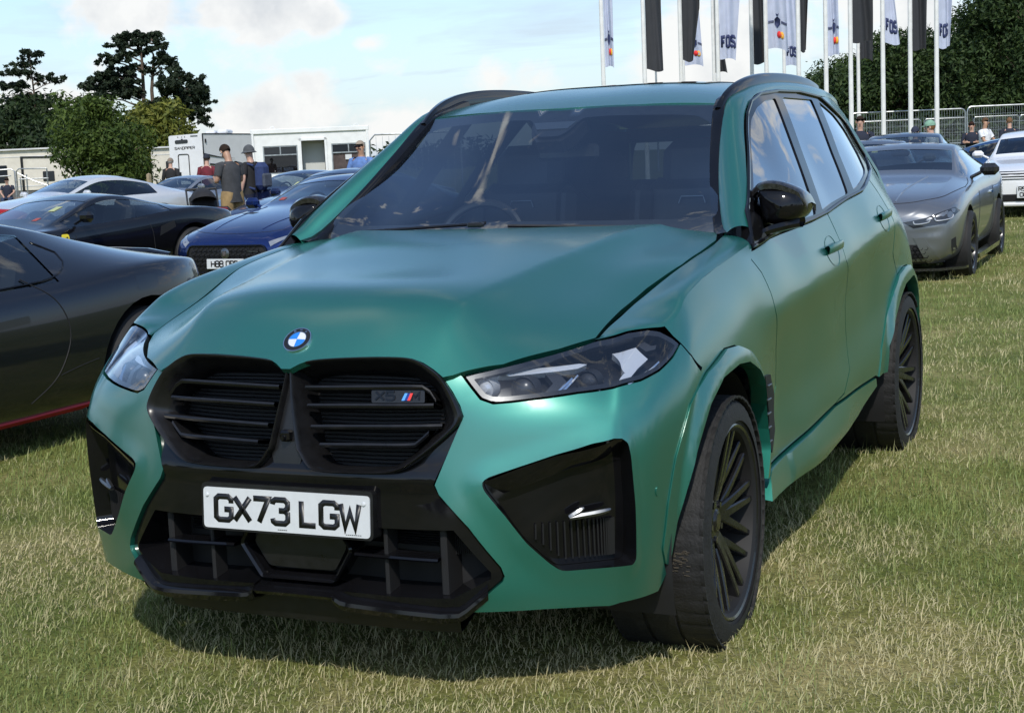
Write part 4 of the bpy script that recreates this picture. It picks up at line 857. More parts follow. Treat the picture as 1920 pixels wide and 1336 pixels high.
# --- badge on the bonnet
bc = np.array([[0,-.759]]); bP, bN = surfn(hood, bc); bP, bN = bP[0], bN[0]; bF = np.stack([np.array([1,0,0]), np.cross(bN, [1,0,0]), bN], 1)
bl_ = lambda x, y, d: tuple(bP+bF@np.array([x, y, d]))
def disc(mb, r0, r1, d0, d1, a0=0, a1=2*PI, n=36, mi=0):
    t = np.linspace(a0, a1, n+1); V = [bl_(r0*math.cos(a), r0*math.sin(a), d0) for a in t]+[bl_(r1*math.cos(a), r1*math.sin(a), d1) for a in t]
    mb.add(V, [(i, i+n+1, i+n+2, i+1) for i in range(n)], mi)
def badge(mb):
    disc(mb, .043, .041, -.002, .007, mi=0); disc(mb, .041, .0385, .007, .007, mi=0); disc(mb, .0385, .027, .0062, .0066, mi=1); disc(mb, .027, .0255, .0075, .0075, mi=0)
    for k in range(4): disc(mb, .0255, .0003, .007, .0085, k*PI/2, (k+1)*PI/2, 10, 2 if k % 2 == 0 else 3)
    for ch, a in (('B', 122), ('M', 90), ('W', 58)):
        a = math.radians(a); w = GLY[ch][0]*.0075
        text_mesh(mb, ch, .0075, .0014, lambda x, y, d: bl_(.0290*math.cos(a)+(x-w/2)*math.sin(a)+y*math.cos(a), .0290*math.sin(a)-(x-w/2)*math.cos(a)+y*math.sin(a), .0070+d), mi=0, depth=.0004)
hp('bonnet_badge', [M['chrome'], M['ink'], M['white'], M['blue']], badge, angle=30)
# --- air curtains, lamps, wings, doors: both sides
acband = TR['ac_band']
CROWN = [(-.65,.978),(-.55,.988),(-.34,1.018),(-.15,1.052),(0,1.078),(.14,1.097),(.4,1.127),(.53,1.140)]
FEN = [HL[8]]+[hl_top[7]]+CROWN+[(.535,1.128)]+TR['door_front'][1:]+[(.575,.50),(.535,.405),(.50,.392),(.462,.40),(.475,.50),(.45,.60),(.385,.71)]+flo[::-1][1:7]+[(-.25,.855)]+TR['shut_bf'][::-1][1:-1]
FEN = [p for i, p in enumerate(FEN) if i == 0 or abs(p[0]-FEN[i-1][0])+abs(p[1]-FEN[i-1][1]) > .004]
FLARE = flo+[(.45,.60),(.477,.50),(.465,.40)]+fli[::-1]
def flare_off(cy, r0):
    def f(q):
        r = np.hypot(q[:,0]-cy, q[:,1]-.37); return .004+.020*np.clip((r0-r)/.05, 0, 1)
    return f
db = TR['door_b']; dbot = TR['dlo_bot']
FD = TR['door_front']+[(.583,.52),(.545,.412),(.79,.418),(1.52,.455)]+db[::-1][1:-1]+[(1.565,1.182),(1.31,1.166),(1.0,1.154),(.74,1.144),(.545,1.122)]
FD = [p for i, p in enumerate(FD) if i == 0 or abs(p[0]-FD[i-1][0])+abs(p[1]-FD[i-1][1]) > .004]
rfo, rfi = TR['rflare_out'], TR['rflare_in']
RD = [(1.54,.456),(2.31,.445)]+rfo[:5]+[(2.625,.95),(2.605,1.1),(2.57,1.22),(2.515,1.28),(2.24,1.237),(1.94,1.216),(1.57,1.182)]+db[1:-1]
RFL = rfo+[(3.22,.70),(3.30,.58),(3.32,.42),(3.26,.42),(3.24,.58),(3.18,.70)]+rfi[::-1]
dt = TR['dlo_top']
QP = [dbot[-1]]+[(2.625,1.31),(2.685,1.38),(2.68,1.45),(2.675,1.53),(2.60,1.595),(2.49,1.648),(2.75,1.653),(3.1,1.632),(3.5,1.575),(3.7,1.48),(3.85,1.25),(4.0,1.05),(4.63,1.02),(4.63,.32),(3.33,.32),(3.32,.42),(3.30,.58),(3.22,.70)]+rfo[::-1][:5]+[(2.63,.95),(2.612,1.1),(2.575,1.225),(2.52,1.282)]
SILL = [(.50,.39),(.545,.404),(.79,.410),(1.52,.447),(2.31,.437),(2.33,.40),(1.95,.342),(1.27,.310),(.44,.33)]
DLO = dbot+dt
bp_f = [(1.70,1.632),(1.56,1.42),(1.41,1.184)]; bp_r = [(1.80,1.638),(1.645,1.41),(1.51,1.193)]
cp_f = [(2.28,1.634),(2.11,1.41),(2.01,1.237)]; cp_r = [(2.38,1.628),(2.20,1.41),(2.11,1.246)]
GL1 = [(.62,1.150),(.80,1.165),(1.0,1.172)]+bp_f[::-1]+[(1.54,1.622),(1.38,1.592),(1.25,1.548),(1.07,1.448),(.72,1.243)]
GL2 = bp_r+[(1.70,1.213)]+cp_f[::-1]
GL3 = cp_r+[(2.24,1.262),(2.49,1.303),(2.575,1.325),(2.63,1.39),(2.625,1.50),(2.55,1.57)]
def recess(mb, o, d=.05): mb.panel(wall, o, .03, off=-d, fold=0)
for mr in (False, True):
    s = -1 if mr else 1; MR = np.array([s,1,1])
    wl = lambda mb, o, res=.022, **k: mb.panel(wall, o, res, mir=mr, **k)
    def crown(mb):
        # upper face of the wing: from the wall's crown line over to the bonnet gap
        wq = resample(catmull(hl_top[3:6]+CROWN, 5), 70); p0, n0 = surfn(wall, wq); dv = wall(wq+[0,1e-3])-wall(wq-[0,1e-3]); dv /= np.linalg.norm(dv, axis=1)[:,None]
        hq = resample(catmull([(.7345,-.436),(.7375,-.36),(.745,-.28),(.752,-.18),(.768,-.06),(.785,.05),(.800,.16),(.807,.3),(.808,.42),(.797,.56)], 6), 70); p1 = hood(hq)
        # pair the two curves by their position along the car
        yy = (p0[:,1]-p0[0,1])/(p0[-1,1]-p0[0,1]); yt = hq[0,1]+yy*(hq[-1,1]-hq[0,1]); hx = np.interp(yt, hq[:,1], hq[:,0]); p1 = hood(np.c_[hx+.0028, yt])
        L = np.linalg.norm(p1-p0, axis=1)[:,None]; t1 = np.tile(np.array([-1.,0,-.10]), (70,1)); t1 /= np.linalg.norm(t1, axis=1)[:,None]; rows = []
        for s_ in np.linspace(0, 1, 11):
            h00, h10, h01, h11 = 2*s_**3-3*s_**2+1, s_**3-2*s_**2+s_, -2*s_**3+3*s_**2, s_**3-s_**2
            rows.append((h00*p0+h10*dv*L*.75+h01*p1+h11*t1*L*.75)*MR)
        rows.append(rows[-1]+np.array([0,0,-.03]))
        mb.grid(np.array(rows).transpose(1,0,2), 0, flip=mr)
    fen = hp('front_wing', M['satin'], lambda mb: wl(mb, (lambda F: (F.__setitem__(slice(2,2+len(CROWN)), np.array(CROWN)), F)[1])(shrink(FEN, G)), fold=.0), crown)
    hp('wheel_arch_trim', M['satin'], lambda mb: wl(mb, shrink(FLARE, .001), .016, off=flare_off(0, .53), fold=.05))
    hp('wheel_arch_trim', M['satin'], lambda mb: wl(mb, shrink(RFL, .001), .018, off=flare_off(2.972, .53), fold=.05))
    fd = hp('door', M['satin'], lambda mb: wl(mb, shrink(FD, G))); rd = hp('door', M['satin'], lambda mb: wl(mb, shrink(RD, G)))
    hp('rear_quarter', M['satin'], lambda mb: wl(mb, shrink(QP, G), .035))
    hp('sill', M['satin'], lambda mb: wl(mb, shrink(SILL, .001), .025, off=lambda q: .003+(.046-.034*sst(1.2,2.3,q[:,0]))*np.clip((.452-q[:,1]-.02*(q[:,0] < .8))/.11, 0, 1), fold=.05))
    # door handles in their scoops
    for dr, hc in ((fd, (1.455,1.052)), (rd, (2.43,1.118))):
        def scoop(mb):
            e = [(hc[0]+.085*math.cos(t)*(1.25 if math.cos(t) < 0 else .75), hc[1]-.004+.056*math.sin(t)) for t in np.linspace(0, 2*PI, 25)[:-1]]
            P, N = surfn(wall, np.array(e)); c0 = np.array(hc); rows = []
            for sc, o in ((1.0,.0015),(.93,-.004),(.7,-.022),(.35,-.032),(.02,-.034)):
                q = c0+(np.array(e)-c0)*sc; p, n = surfn(wall, q); rows.append((p+n*o)*MR)
            rows[0] = rows[0]
            mb.grid(np.array(rows).transpose(1,0,2), 0, cu=True, flip=not mr)
        hp('handle_scoop', M['satin'], scoop, parent=dr)
        def bar(mb):
            P = resample([(hc[0]-.115,hc[1]+.002),(hc[0]-.06,hc[1]+.004),(hc[0]+.05,hc[1]+.008),(hc[0]+.10,hc[1]+.010)], 16); p, n = surfn(wall, P); rows = []
            lift = .006+.018*np.sin(np.linspace(0, PI, 16))**.6
            for o, dz in ((0,.017),(.009,.015),(.013,.004),(.010,-.013),(0,-.017),(-.012,-.012),(-.012,.012),(0,.017)): rows.append((p+n*(o+lift)[:,None]*1.0+[0,0,dz])*MR if not np.isscalar(o+lift) else None)
            mb.grid(np.array(rows).transpose(1,0,2), 0, flip=mr)
        hp('door_handle', M['satin'], bar, parent=dr)
    # gill behind the front wheel
    gl = TR['gill']
    gg = hp('side_vent', M['dark'], lambda mb: wl(mb, gl, .02, off=.006, fold=.012), parent=fen)
    def gbars(mb):
        for k in range(5):
            t = k/4; q = np.array([[.50+.03*t, .69-.19*t]]); p, n = surfn(wall, q); mb.rbox((p+n*.008)[0]*MR, (.012,.045,.006), .002)
    hp('vent_bars', M['silver'], gbars, parent=fen)
    # air curtain
    def acw(mb):
        wl(mb, shrink(AC, .001), .02, off=-.055, fold=0)
        P = densify(AC, .02); p, n = surfn(wall, P); rows = [(p+n*o)*MR for o in (.005,-.02,-.056)]
        mb.grid(np.array(rows).transpose(1,0,2), 0, cu=True, flip=not mr)
    ac = hp('air_curtain', M['gloss'], acw)
    def acb(mb):
        top = acband[:5]; bot = [acband[7], acband[7], acband[6], acband[5], acband[5]]
        rows = []
        A = resample(top, 24); B = resample(acband[5:8][::-1], 24)
        for t, o in ((0,.010),(.08,.008),(1.,-.028),(1.02,-.05)):
            q = A*(1-t)+B*t; p, n = surfn(wall, q); rows.append((p+n*o)*MR)
        mb.grid(np.array(rows).transpose(1,0,2), 0, flip=mr)
    hp('curtain_brow', M['gloss'], acb, parent=ac)
    def acc(mb):
        for pth in ([(-1.255,.522),(-1.09,.535)], [(-1.255,.522),(-1.215,.545)]):
            P = resample(pth, 8); p, n = surfn(wall, P); mb.tube((p+n*-.022)*MR, [.007,.008,.008,.008,.008,.007,.006,.003], 6)
    hp('curtain_fin', M['silver'], acc, parent=ac)
    def acs(mb):
        for k in range(20):
            u = -1.33+k*.0165; zt = .505; zb = max(.405, .405+(-1.27-u)*1.0)
            if zb < zt-.02:
                p, n = surfn(wall, np.array([[u, zb],[u, zt]])); q = (p+n*-.046)*MR; mb.tube(q, .0028, 4)
    tag(hp('curtain_fins', M['mesh'], acs, parent=ac), kind='stuff')
    hp('parking_sensor', M['satin'], lambda mb: (lambda e: wl(mb, e, .01, off=.0025, fold=.003))([(-.72+.013*math.cos(t), .565+.013*math.sin(t)) for t in np.linspace(0, 2*PI, 17)[:-1]]), parent=BUMP)
    # headlamp
    HLs = shrink(roundc(HL, .008, 2), .004)
    lamp = hp('headlight', [M['black']], lambda mb: (lambda P: mb.grid(np.array([((lambda p, n: p+n*o)(*surfn(wall, P)))*MR for o in (-.003,-.03,-.075)]).transpose(1,0,2), 0, cu=True, flip=not mr))(densify(HLs, .02)), lambda mb: wl(mb, HLs, .03, off=-.07, fold=0),
        lambda mb: (lambda A, B: mb.grid(np.array([((lambda p, n: p+n*o)(*surfn(wall, q)))*MR for q, o in ((A,-.003),(B,-.004),(B,-.02))]).transpose(1,0,2), 0, cu=True, flip=not mr))(resample(HLs, 90, True), shrink(resample(HLs, 90, True), .011)))
    def plate_(name, m, pts, off, fold=.012): return hp(name, m, lambda mb: wl(mb, pts, .02, off=off, fold=fold), parent=lamp)
    plate_('lamp_brow', M['frost'], TR['hl_chrome'], -.022, .02)
    plate_('lamp_reflector', M['lampgrey'], TR['hl_h1'], -.030, .02); plate_('lamp_reflector', M['frost'], TR['hl_h2'], -.026, .02); plate_('lamp_reflector', M['lampgrey'], TR['hl_h3'], -.024, .02)
    for k in ('hl_d1','hl_d2','hl_d3','hl_d4','hl_d5'):
        hp('light_guide', M['chrome'], lambda mb: (lambda p, n: mb.tube((p+n*-.014)*MR, .0042, 6))(*surfn(wall, resample(TR[k], 9))), parent=lamp)
    for (u, v), r in zip(TR['hl_p'], (.022,.030,.026)):
        p, n = surfn(wall, np.array([[u, v]])); p, n = (p[0]-n[0]*.05)*MR, np.array([0,-1.,0])+0*n[0]
        def proj_(mb): mb.lathe([(-.03,0.0001),(-.028,r*.5),(-.02,r*.8),(-.012,r),(-.02,r*1.15),(.02,r*1.2)], 22, 'y', p, flip=True)
        hp('projector', M['lampgrey'] if r > .025 else M['frost'], proj_, parent=lamp)
    hp('lamp_lens', M['lens'], lambda mb: wl(mb, HLs, .02, off=-.002, fold=0), parent=lamp)
    # glasshouse side
    wf = hp('window_frame', M['gloss'], lambda mb: wl(mb, DLO, .03, holes=[shrink(roundc(g, .02, 3), .004) for g in (GL1, GL2, GL3)], off=.001, fold=.03))
    for g in (GL1, GL2, GL3): hp('side_window', M['dglass'], lambda mb: wl(mb, roundc(g, .02, 3), .04, off=-.004, fold=0))
    def dtrim(mb):
        P = densify(DLO, .03); p, n = surfn(wall, P); mb.tube((p+n*.005)*MR, .0065, 6, closed=True)
    hp('window_trim', M['gloss'], dtrim)
    # A pillar and cant rail
    oc = [(.605,1.185),(.70,1.262),(.86,1.362),(1.045,1.468),(1.23,1.568),(1.37,1.618),(1.52,1.648),(1.77,1.664),(2.1,1.668),(2.48,1.652),(2.9,1.645),(3.3,1.61)]
    OC, ON = surfn(wall, resample(catmull(oc, 6), 60))
    ic = [(.80,.565,1.170),(.765,.645,1.197),(.70,.83,1.325),(.645,1.03,1.468),(.600,1.245,1.612),(.603,1.42,1.652),(.605,1.60,1.682),(.605,1.9,1.703),(.60,2.3,1.703),(.595,2.7,1.683),(.585,3.1,1.645),(.57,3.4,1.60)]
    IC = resample(catmull(ic, 6), 60); IC = IC+[0,0,-.008]
    def cant(mb):
        mdl = .5*(OC+IC); d = OC-IC; out = np.cross(np.gradient(mdl, axis=0), d); out /= np.linalg.norm(out, axis=1)[:,None]
        if (out*(mdl-[0,1.5,.7])).sum() < 0: out = -out
        w = np.linalg.norm(d, axis=1)[:,None]; rows = []
        for t in np.linspace(0, 1, 9): rows.append((IC*(1-t)+OC*t+out*(w*.26*(4*t*(1-t))**.8))*MR)
        mb.grid(np.array(rows).transpose(1,0,2), 0, flip=mr)
    hp('roof_pillar', M['satin'], cant, angle=60)
    # roof rail
    rp = [(.604,1.19,1.590),(.604,1.24,1.622),(.607,1.31,1.654),(.613,1.42,1.686),(.618,1.58,1.712),(.62,1.8,1.729),(.62,2.1,1.735),(.62,2.4,1.729),(.615,2.65,1.708),(.60,2.85,1.678),(.595,2.92,1.658)]
    RPp = resample(catmull(rp, 6), 50)
    def rail(mb):
        T = np.gradient(RPp, axis=0); T /= np.linalg.norm(T, axis=1)[:,None]; X = np.array([1.,0,0]); rows = []
        for dx, dz in ((-.013,-.05),(-.013,-.002),(-.008,.004),(.008,.003),(.014,-.003),(.016,-.05)):
            B = np.cross(X, T); B = np.where(B[:,2:] < 0, -B, B); rows.append((RPp+X*dx+B*dz)*MR)
        mb.grid(np.array(rows).transpose(1,0,2), 0, flip=not mr)
    hp('roof_rail', M['gloss'], rail, angle=50)
    def wtrim(mb):
        P = IC[:24]+[0,0,.006]; T = np.gradient(P, axis=0); X = np.array([1.,0,0]); T /= np.linalg.norm(T, axis=1)[:,None]; B = np.cross(X, T); rows = []
        B = np.where(B[:,2:] < 0, -B, B)
        for dx, dz in ((.022,-.02),(.020,.006),(.006,.010),(-.024,.004),(-.028,-.02)): rows.append((P+X*dx+B*dz)*MR)
        mb.grid(np.array(rows).transpose(1,0,2), 0, flip=mr)
    hp('windscreen_trim', M['gloss'], wtrim, angle=40)
    # mirror
    fo = [(.842,1.305),(.885,1.322),(.935,1.328),(.985,1.31),(1.035,1.285),(1.045,1.25),(1.035,1.215),(1.0,1.190),(.94,1.183),(.895,1.195),(.880,1.235),(.878,1.275)]
    def mhead(mb):
        rows = []
        fo_ = roundc([(a-.04, b-.004) for a, b in [(.885,1.315),(.985,1.318),(1.040,1.288),(1.052,1.245),(1.030,1.205),(.95,1.186),(.905,1.192)]], .025, 3); c0 = fo_.mean(0)
        for sc, y in ((.04,.645),(.60,.652),(.86,.668),(.97,.70),(1.0,.75),(.99,.80),(.95,.82),(.04,.82)):
            q = c0+(fo_-c0)*sc; rows.append([(a*s, y+.12-.16*(.96-a)*(1 if y < .78 else .3), b) for a, b in q])
        mb.grid(np.array(rows).transpose(1,0,2), 0, cu=True, flip=not mr)
    mi = hp('wing_mirror', M['gloss'], mhead, angle=50)
    def mcap(mb):
        V = []; top = [(.832,.80,1.300),(.86,.785,1.322),(.90,.785,1.328),(.945,.79,1.318),(.995,.81,1.290),(1.012,.84,1.248)]
        T_ = resample(catmull(top, 5), 24); rows = []
        for dy, dz in ((-.010,-.022),(-.012,-.004),(.0,.004),(.05,.006),(.11,-.004),(.11,-.03)): rows.append((T_+[0,dy,dz])*MR)
        mb.grid(np.array(rows).transpose(1,0,2), 0, flip=not mr)
    hp('mirror_cap', M['carbon'], mcap, parent=mi, angle=45)
    def marm(mb):
        for pts, w in (([(.885,.70,1.158),(.91,.74,1.172),(.95,.81,1.182),(.985,.85,1.188)], .022),):
            P = resample(catmull(pts, 4), 12); rows = []
            for dy, dz in ((-.03,.0),(-.02,.014),(.05,.018),(.06,.0),(.02,-.016),(-.02,-.012),(-.03,0)): rows.append((P+[0,dy,dz])*MR)
            mb.grid(np.array(rows).transpose(1,0,2), 0, flip=mr)
        # sail triangle on the door
        wl(mb, [(.555,1.135),(.70,1.152),(.735,1.215),(.70,1.232),(.60,1.178)], .03, off=.006, fold=.02)
    hp('mirror_arm', M['gloss'], marm, parent=mi)
    hp('mirror_glass', M['chrome'], lambda mb: mb.prism(np.mean(fo[3:], 0)+(np.array(fo[3:])-np.mean(fo[3:], 0))*.5, 0, .004, lambda a, b, d: (a*s, .822+d, b)), parent=mi)
    # wheel house and inner side lining
    for cy in (0, 2.972):
        def house(mb):
            G_ = []
            for t in np.linspace(-.35, PI+.35, 30): G_.append([((x)*s, cy+.455*math.cos(t), .36+.455*math.sin(t)) for x in (.50,.62,.75,.90,.935)])
            mb.grid(G_, 0, flip=mr)
            t = np.linspace(-.35, PI+.35, 30); V = [(.5*s, cy, .36)]+[(.5*s, cy+.455*math.cos(a), .36+.455*math.sin(a)) for a in t]; mb.add(V, [(0,i,i+1) for i in range(1,30)])
        hp('wheel_house', M['dark'], house)
    hp('side_lining', M['dark'], lambda mb: wl(mb, [(.52,.45),(2.4,.45),(2.45,.85),(3.6,.85),(3.55,1.56),(2.75,1.60),(2.72,1.27),(2.2,1.21),(1.5,1.17),(.6,1.13)], .08, off=-.06, fold=0))
# --- roof, windscreen
rf = [(0,1.165),(.30,1.185),(.598,1.25),(.600,1.5),(.602,1.9),(.60,2.4),(.59,2.9),(.57,3.4),(.55,3.62),(0,3.70)]
RO = rf+mirx(rf[1:-1][::-1])
sun_o = [(.40,1.72),(.41,2.3),(.40,2.75),(-.40,2.75),(-.41,2.3),(-.40,1.72)]
hp('roof', M['satin'], lambda mb: mb.panel(roof, RO, .04, holes=[roundc(sun_o, .05, 4)], fold=.03))
hp('sunroof', M['gloss'], lambda mb: mb.panel(roof, shrink(roundc(sun_o, .05, 4), .004), .05, off=.004, fold=.01))
hp('headlining', M['lining'], lambda mb: mb.panel(roof, shrink(RO, .03), .08, off=-.045, fold=0))
WS = [(0,1.148),(.40,1.146),(.72,1.142),(.775,1.175),(.755,1.20),(.70,1.352),(.642,1.48),(.598,1.606),(.30,1.618),(0,1.624)]
WSo = WS+mirx(WS[1:-1][::-1])
wi = [(.725,1.232),(.70,1.305),(.650,1.41),(.612,1.50),(.585,1.545),(.53,1.572),(.44,1.580),(.20,1.588),(.10,1.585),(.075,1.545),(.045,1.52),(-.045,1.52),(-.075,1.545),(-.10,1.585),(-.20,1.588),(-.44,1.580),(-.53,1.572),(-.585,1.545),(-.612,1.50),(-.650,1.41),(-.70,1.305),(-.725,1.232),(-.60,1.222),(0,1.232),(.60,1.222)]
def frit(mb): mb.panel(screen, WSo, .04, holes=[roundc(wi, .02, 3)], off=-.006, fold=0)
ws_ = hp('windscreen', M['glass'], lambda mb: mb.panel(screen, WSo, .04, fold=0))
hp('windscreen_border', M['black'], frit, parent=ws_)
def pod(mb):
    q = [(.11,1.59),(.085,1.54),(.05,1.512),(-.05,1.512),(-.085,1.54),(-.11,1.59)]
    mb.panel(screen, q, .03, off=-.02, fold=.05)
    mb.rbox((0,1.16,1.485),(.10,.05,.05),.012)
POD = hp('mirror_pod', M['black'], pod, parent=ws_)
hp('pod_grille', M['silver'], lambda mb: mb.panel(screen, [(.085,1.570),(.062,1.545),(-.062,1.545),(-.085,1.570)], .03, off=-.002, fold=.004), parent=ws_)
hp('rear_view_mirror', M['black'], lambda mb: mb.rbox((0,1.22,1.455),(.25,.03,.065),.014), parent=ws_)
def wiper(mb):
    for pts in ([(-.58,.575,1.20),(-.1,.50,1.222),(-.04,.48,1.226)], [(.05,.50,1.215),(.58,.60,1.196)]):
        P = np.array(pts); sfc = screen(np.c_[P[:,0], P[:,2]-.018]); P[:,1] = sfc[:,1]-.02
        mb.tube(resample(P, 14), .006, 6)
    mb.rbox((-.06,.50,1.222),(.06,.025,.016),.005)
hp('wiper', M['black'], wiper)
# --- interior
def seat(cx):
    se = hp('seat', M['fabric'], lambda mb: [mb.rbox((cx,1.35,.78),(.50,.52,.16),.05), mb.rbox((cx,1.64,1.05),(.46,.16,.58),.06, R=rotm('X', -.22)), mb.rbox((cx-.21,1.60,1.08),(.09,.20,.46),.035, R=rotm('X', -.22)), mb.rbox((cx+.21,1.60,1.08),(.09,.20,.46),.035, R=rotm('X', -.22)), mb.rbox((cx,1.70,1.38),(.30,.12,.22),.05, R=rotm('X', -.15))])
    hp('seat_badge', M['silver'], lambda mb: [mb.tube([(cx-.055,1.585,1.235),(cx-.045,1.59,1.262),(cx+.045,1.59,1.262),(cx+.055,1.585,1.235)], .003, 5)], parent=se)
    return se
seat(-.37); seat(.37)
hp('rear_bench', M['fabric'], lambda mb: [mb.rbox((0,2.35,.80),(1.3,.5,.16),.05), mb.rbox((0,2.68,1.05),(1.3,.15,.52),.05, R=rotm('X', -.2))], lambda mb: [mb.rbox((x,2.74,1.36),(.26,.10,.16),.04) for x in (-.45,0,.45)])
hp('dashboard', M['black'], lambda mb: [mb.rbox((0,.88,1.06),(1.5,.55,.20),.08), mb.rbox((-.37,.98,1.14),(.42,.2,.07),.03), mb.rbox((0,1.3,.85),(.26,.9,.22),.05)], lambda mb: mb.panel(screen, [(-.74,1.15),(.74,1.15),(.72,1.17),(-.72,1.17)], .06, off=-.10, fold=.1))
def wheel_s(mb):
    R_ = rotm('X', -.42); t = np.linspace(0, 2*PI, 41)[:-1]
    P = np.array([(.185*math.cos(a), 0, .185*math.sin(a)) for a in t])@R_.T+[-.37,1.17,1.10]; mb.tube(P, .017, 8, closed=True)
    mb.rbox((-.37,1.165,1.10),(.15,.05,.12),.02, R=R_)
    for d in ((1,0),(-1,0),(0,-1)): mb.tube([np.array([-.37,1.17,1.10]), np.array([d[0]*.18,0,d[1]*.18])@R_.T+[-.37,1.17,1.10]], .016, 6)
hp('steering_wheel', M['black'], wheel_s)
def underb(mb):
    mb.rbox((0,-.32,.55),(1.0,.66,.52),.03); mb.rbox((0,1.5,.36),(1.72,1.95,.24),.04); mb.rbox((0,1.5,.30),(.98,4.2,.16),.03); mb.rbox((0,3.4,.55),(1.5,.5,.5),.05); mb.rbox((0,.35,.75),(1.0,.4,.7),.04)
hp('underbody', M['dark'], underb)
def tail(mb):
    mb.panel(lambda q: np.c_[q[:,0], 3.72+.0*q[:,0]-.25*(q[:,1]-1.12)*0-np.where(q[:,1] > 1.0, (q[:,1]-1.0)*.55, 0), q[:,1]], [(-.78,.5),(.78,.5),(.80,1.0),(.72,1.3),(.60,1.56),(-.60,1.56),(-.72,1.3),(-.80,1.0)], .06, holes=[[(-.62,1.14),(.62,1.14),(.55,1.5),(-.55,1.5)]], fold=.03)
hp('tailgate', M['satin'], tail)
hp('rear_window', M['dglass'], lambda mb: mb.panel(lambda q: np.c_[q[:,0], 3.722-(q[:,1]-1.0)*.55, q[:,1]], [(-.62,1.14),(.62,1.14),(.55,1.5),(-.55,1.5)], .1, fold=0))
# --- wheels
def make_wheel(name, parent, R_t, w, R_r, cx, cy, cz, side, steer=0., n_sp=5, spin=0.):
    """tyre, rim and brake under one wheel; built on the axle line x, outer face towards +x"""
    wo = bpy.data.objects.new(name, None); col.objects.link(wo); wo.parent = parent; wo.location = (cx, cy, cz); wo.rotation_euler = (0, .0, steer if side > 0 else steer+PI); wo.empty_display_size = .1
    n = 240; h = w/2
    prof = [(-h*.80, R_r-.012),(-h*.97, R_r+.02),(-h*1.0, R_r+.06),(-h*.93, R_t-.02),(-h*.82, R_t-.006)]
    for g in (-.46,-.15,.16,.47):
        a = g*w; prof += [(a-.006, R_t-.001),(a-.0055, R_t-.008),(a+.0055, R_t-.008),(a+.006, R_t-.001)]
    prof += [(h*.80, R_t-.005),(h*.93, R_t-.022),(h*1.0, R_t-.055),(h*1.005, R_t-.075),(h*.985, R_r+.03),(h*.955, R_r+.012),(h*.94, R_r-.002),(h*.84, R_r-.012)]
    prof = [p for p in prof if abs(p[0]) <= h*1.01]
    prof = sorted(prof[:5], key=lambda p: 0)+prof[5:]
    G_ = []
    for k in range(n):
        t = 2*PI*k/n; row = []
        for a, r in prof:
            rr = r
            if k % 5 == 0 and r > R_t-.024 and abs(a) > h*.52: rr = r-.004
            row.append((a, rr*math.sin(t), rr*math.cos(t)))
        G_.append(row)
    mb = MB(); mb.grid(G_, 0, cu=True, flip=True); mb.build('tyre', M['rubber'], wo, 28)
    mb = MB()
    o = h*.90
    mb.lathe([(o+.006,R_r-.004),(o+.010,R_r+.003),(o+.006,R_r+.010),(o-.004,R_r+.012),(o-.02,R_r)], 72, 'x', flip=True)
    mb.lathe([(o+.006,R_r-.004),(o-.002,R_r-.014),(o-.03,R_r-.020),(o-.12,R_r-.030),(-h*.8,R_r-.02),(-h*.82,R_r)], 72, 'x', mi=1)
    def spoke(a0, a1, r0, r1, w0, w1, x0, x1, dep):
        c0 = np.array([0, r0*math.sin(a0), r0*math.cos(a0)]); c1 = np.array([0, r1*math.sin(a1), r1*math.cos(a1)]); d = c1-c0; tt = np.cross([1,0,0], d); tt /= np.linalg.norm(tt); rows = []
        for t in np.linspace(0, 1, 6):
            c = c0+d*t; ww = w0+(w1-w0)*t; xx = x0+(x1-x0)*t**.8; rows.append([c+tt*ww*a+np.array([xx+b, 0, 0]) for a, b in ((-.5,-dep),(-.5,-.004),(-.34,.0),(.34,.0),(.5,-.004),(.5,-dep))])
        mb.grid(np.array(rows), 0)
    xh, xr = o-.055, o-.006
    for k in range(5):
        b = spin+k*2*PI/5
        for sg in (-1, 1):
            spoke(b+sg*.17, b+sg*.10, .045, R_r-.012, .036, .020, xh, xr, .045)
            spoke(b+sg*.24, b+sg*.50, .090, R_r-.012, .030, .018, xh+.004, xr-.004, .042)
    mb.lathe([(xh+.012,0),(xh+.012,.030),(xh+.006,.036),(xh+.002,.072),(xh-.01,.088),(xh-.06,.092)], 40, 'x')
    for k in range(5):
        a = spin+k*2*PI/5+.62; mb.lathe([(xh+.010,0),(xh+.010,.010),(xh-.02,.011)], 10, 'x', (0,.056*math.sin(a),.056*math.cos(a)))
    mb.build('rim', [M['rim'], M['dark']], wo, 35)
    mb = MB(); mb.lathe([(o-.115,.06),(o-.115,.195),(o-.14,.195)], 48, 'x'); mb.box((o-.13,-.15,.06),(.07,.09,.22))
    mb.build('brake', M['mesh'], wo, 35)
    mb = MB(); mb.lathe([(xh+.0135,0),(xh+.0135,.024),(xh+.012,.026)], 24, 'x'); mb.build('hub_cap', M['gloss'], wo, 35)
    return wo
for sd in (1, -1):
    fw = make_wheel('wheel', HERO, .372, .30, .282, sd*.835, 0, .362, sd, steer=.035, spin=.18)
    make_wheel('wheel', HERO, .376, .315, .294, sd*.815, 2.972, .366, sd, spin=.5)
    if sd == 1:
        mb = MB(); 
        for k in range(60):
            t = -1.66+rnd.gauss(0,.035)+(.055 if k % 3 else -.02); x = .03+.075*rnd.random()
            rr = .3715; mb.rbox((x, rr*math.sin(t+PI/2-PI/2), rr*math.cos(t)), (rnd.uniform(.003,.014),.003,rnd.uniform(.0015,.005)), .0008)
        mb.build('mud_smear', M['mud'], fw)
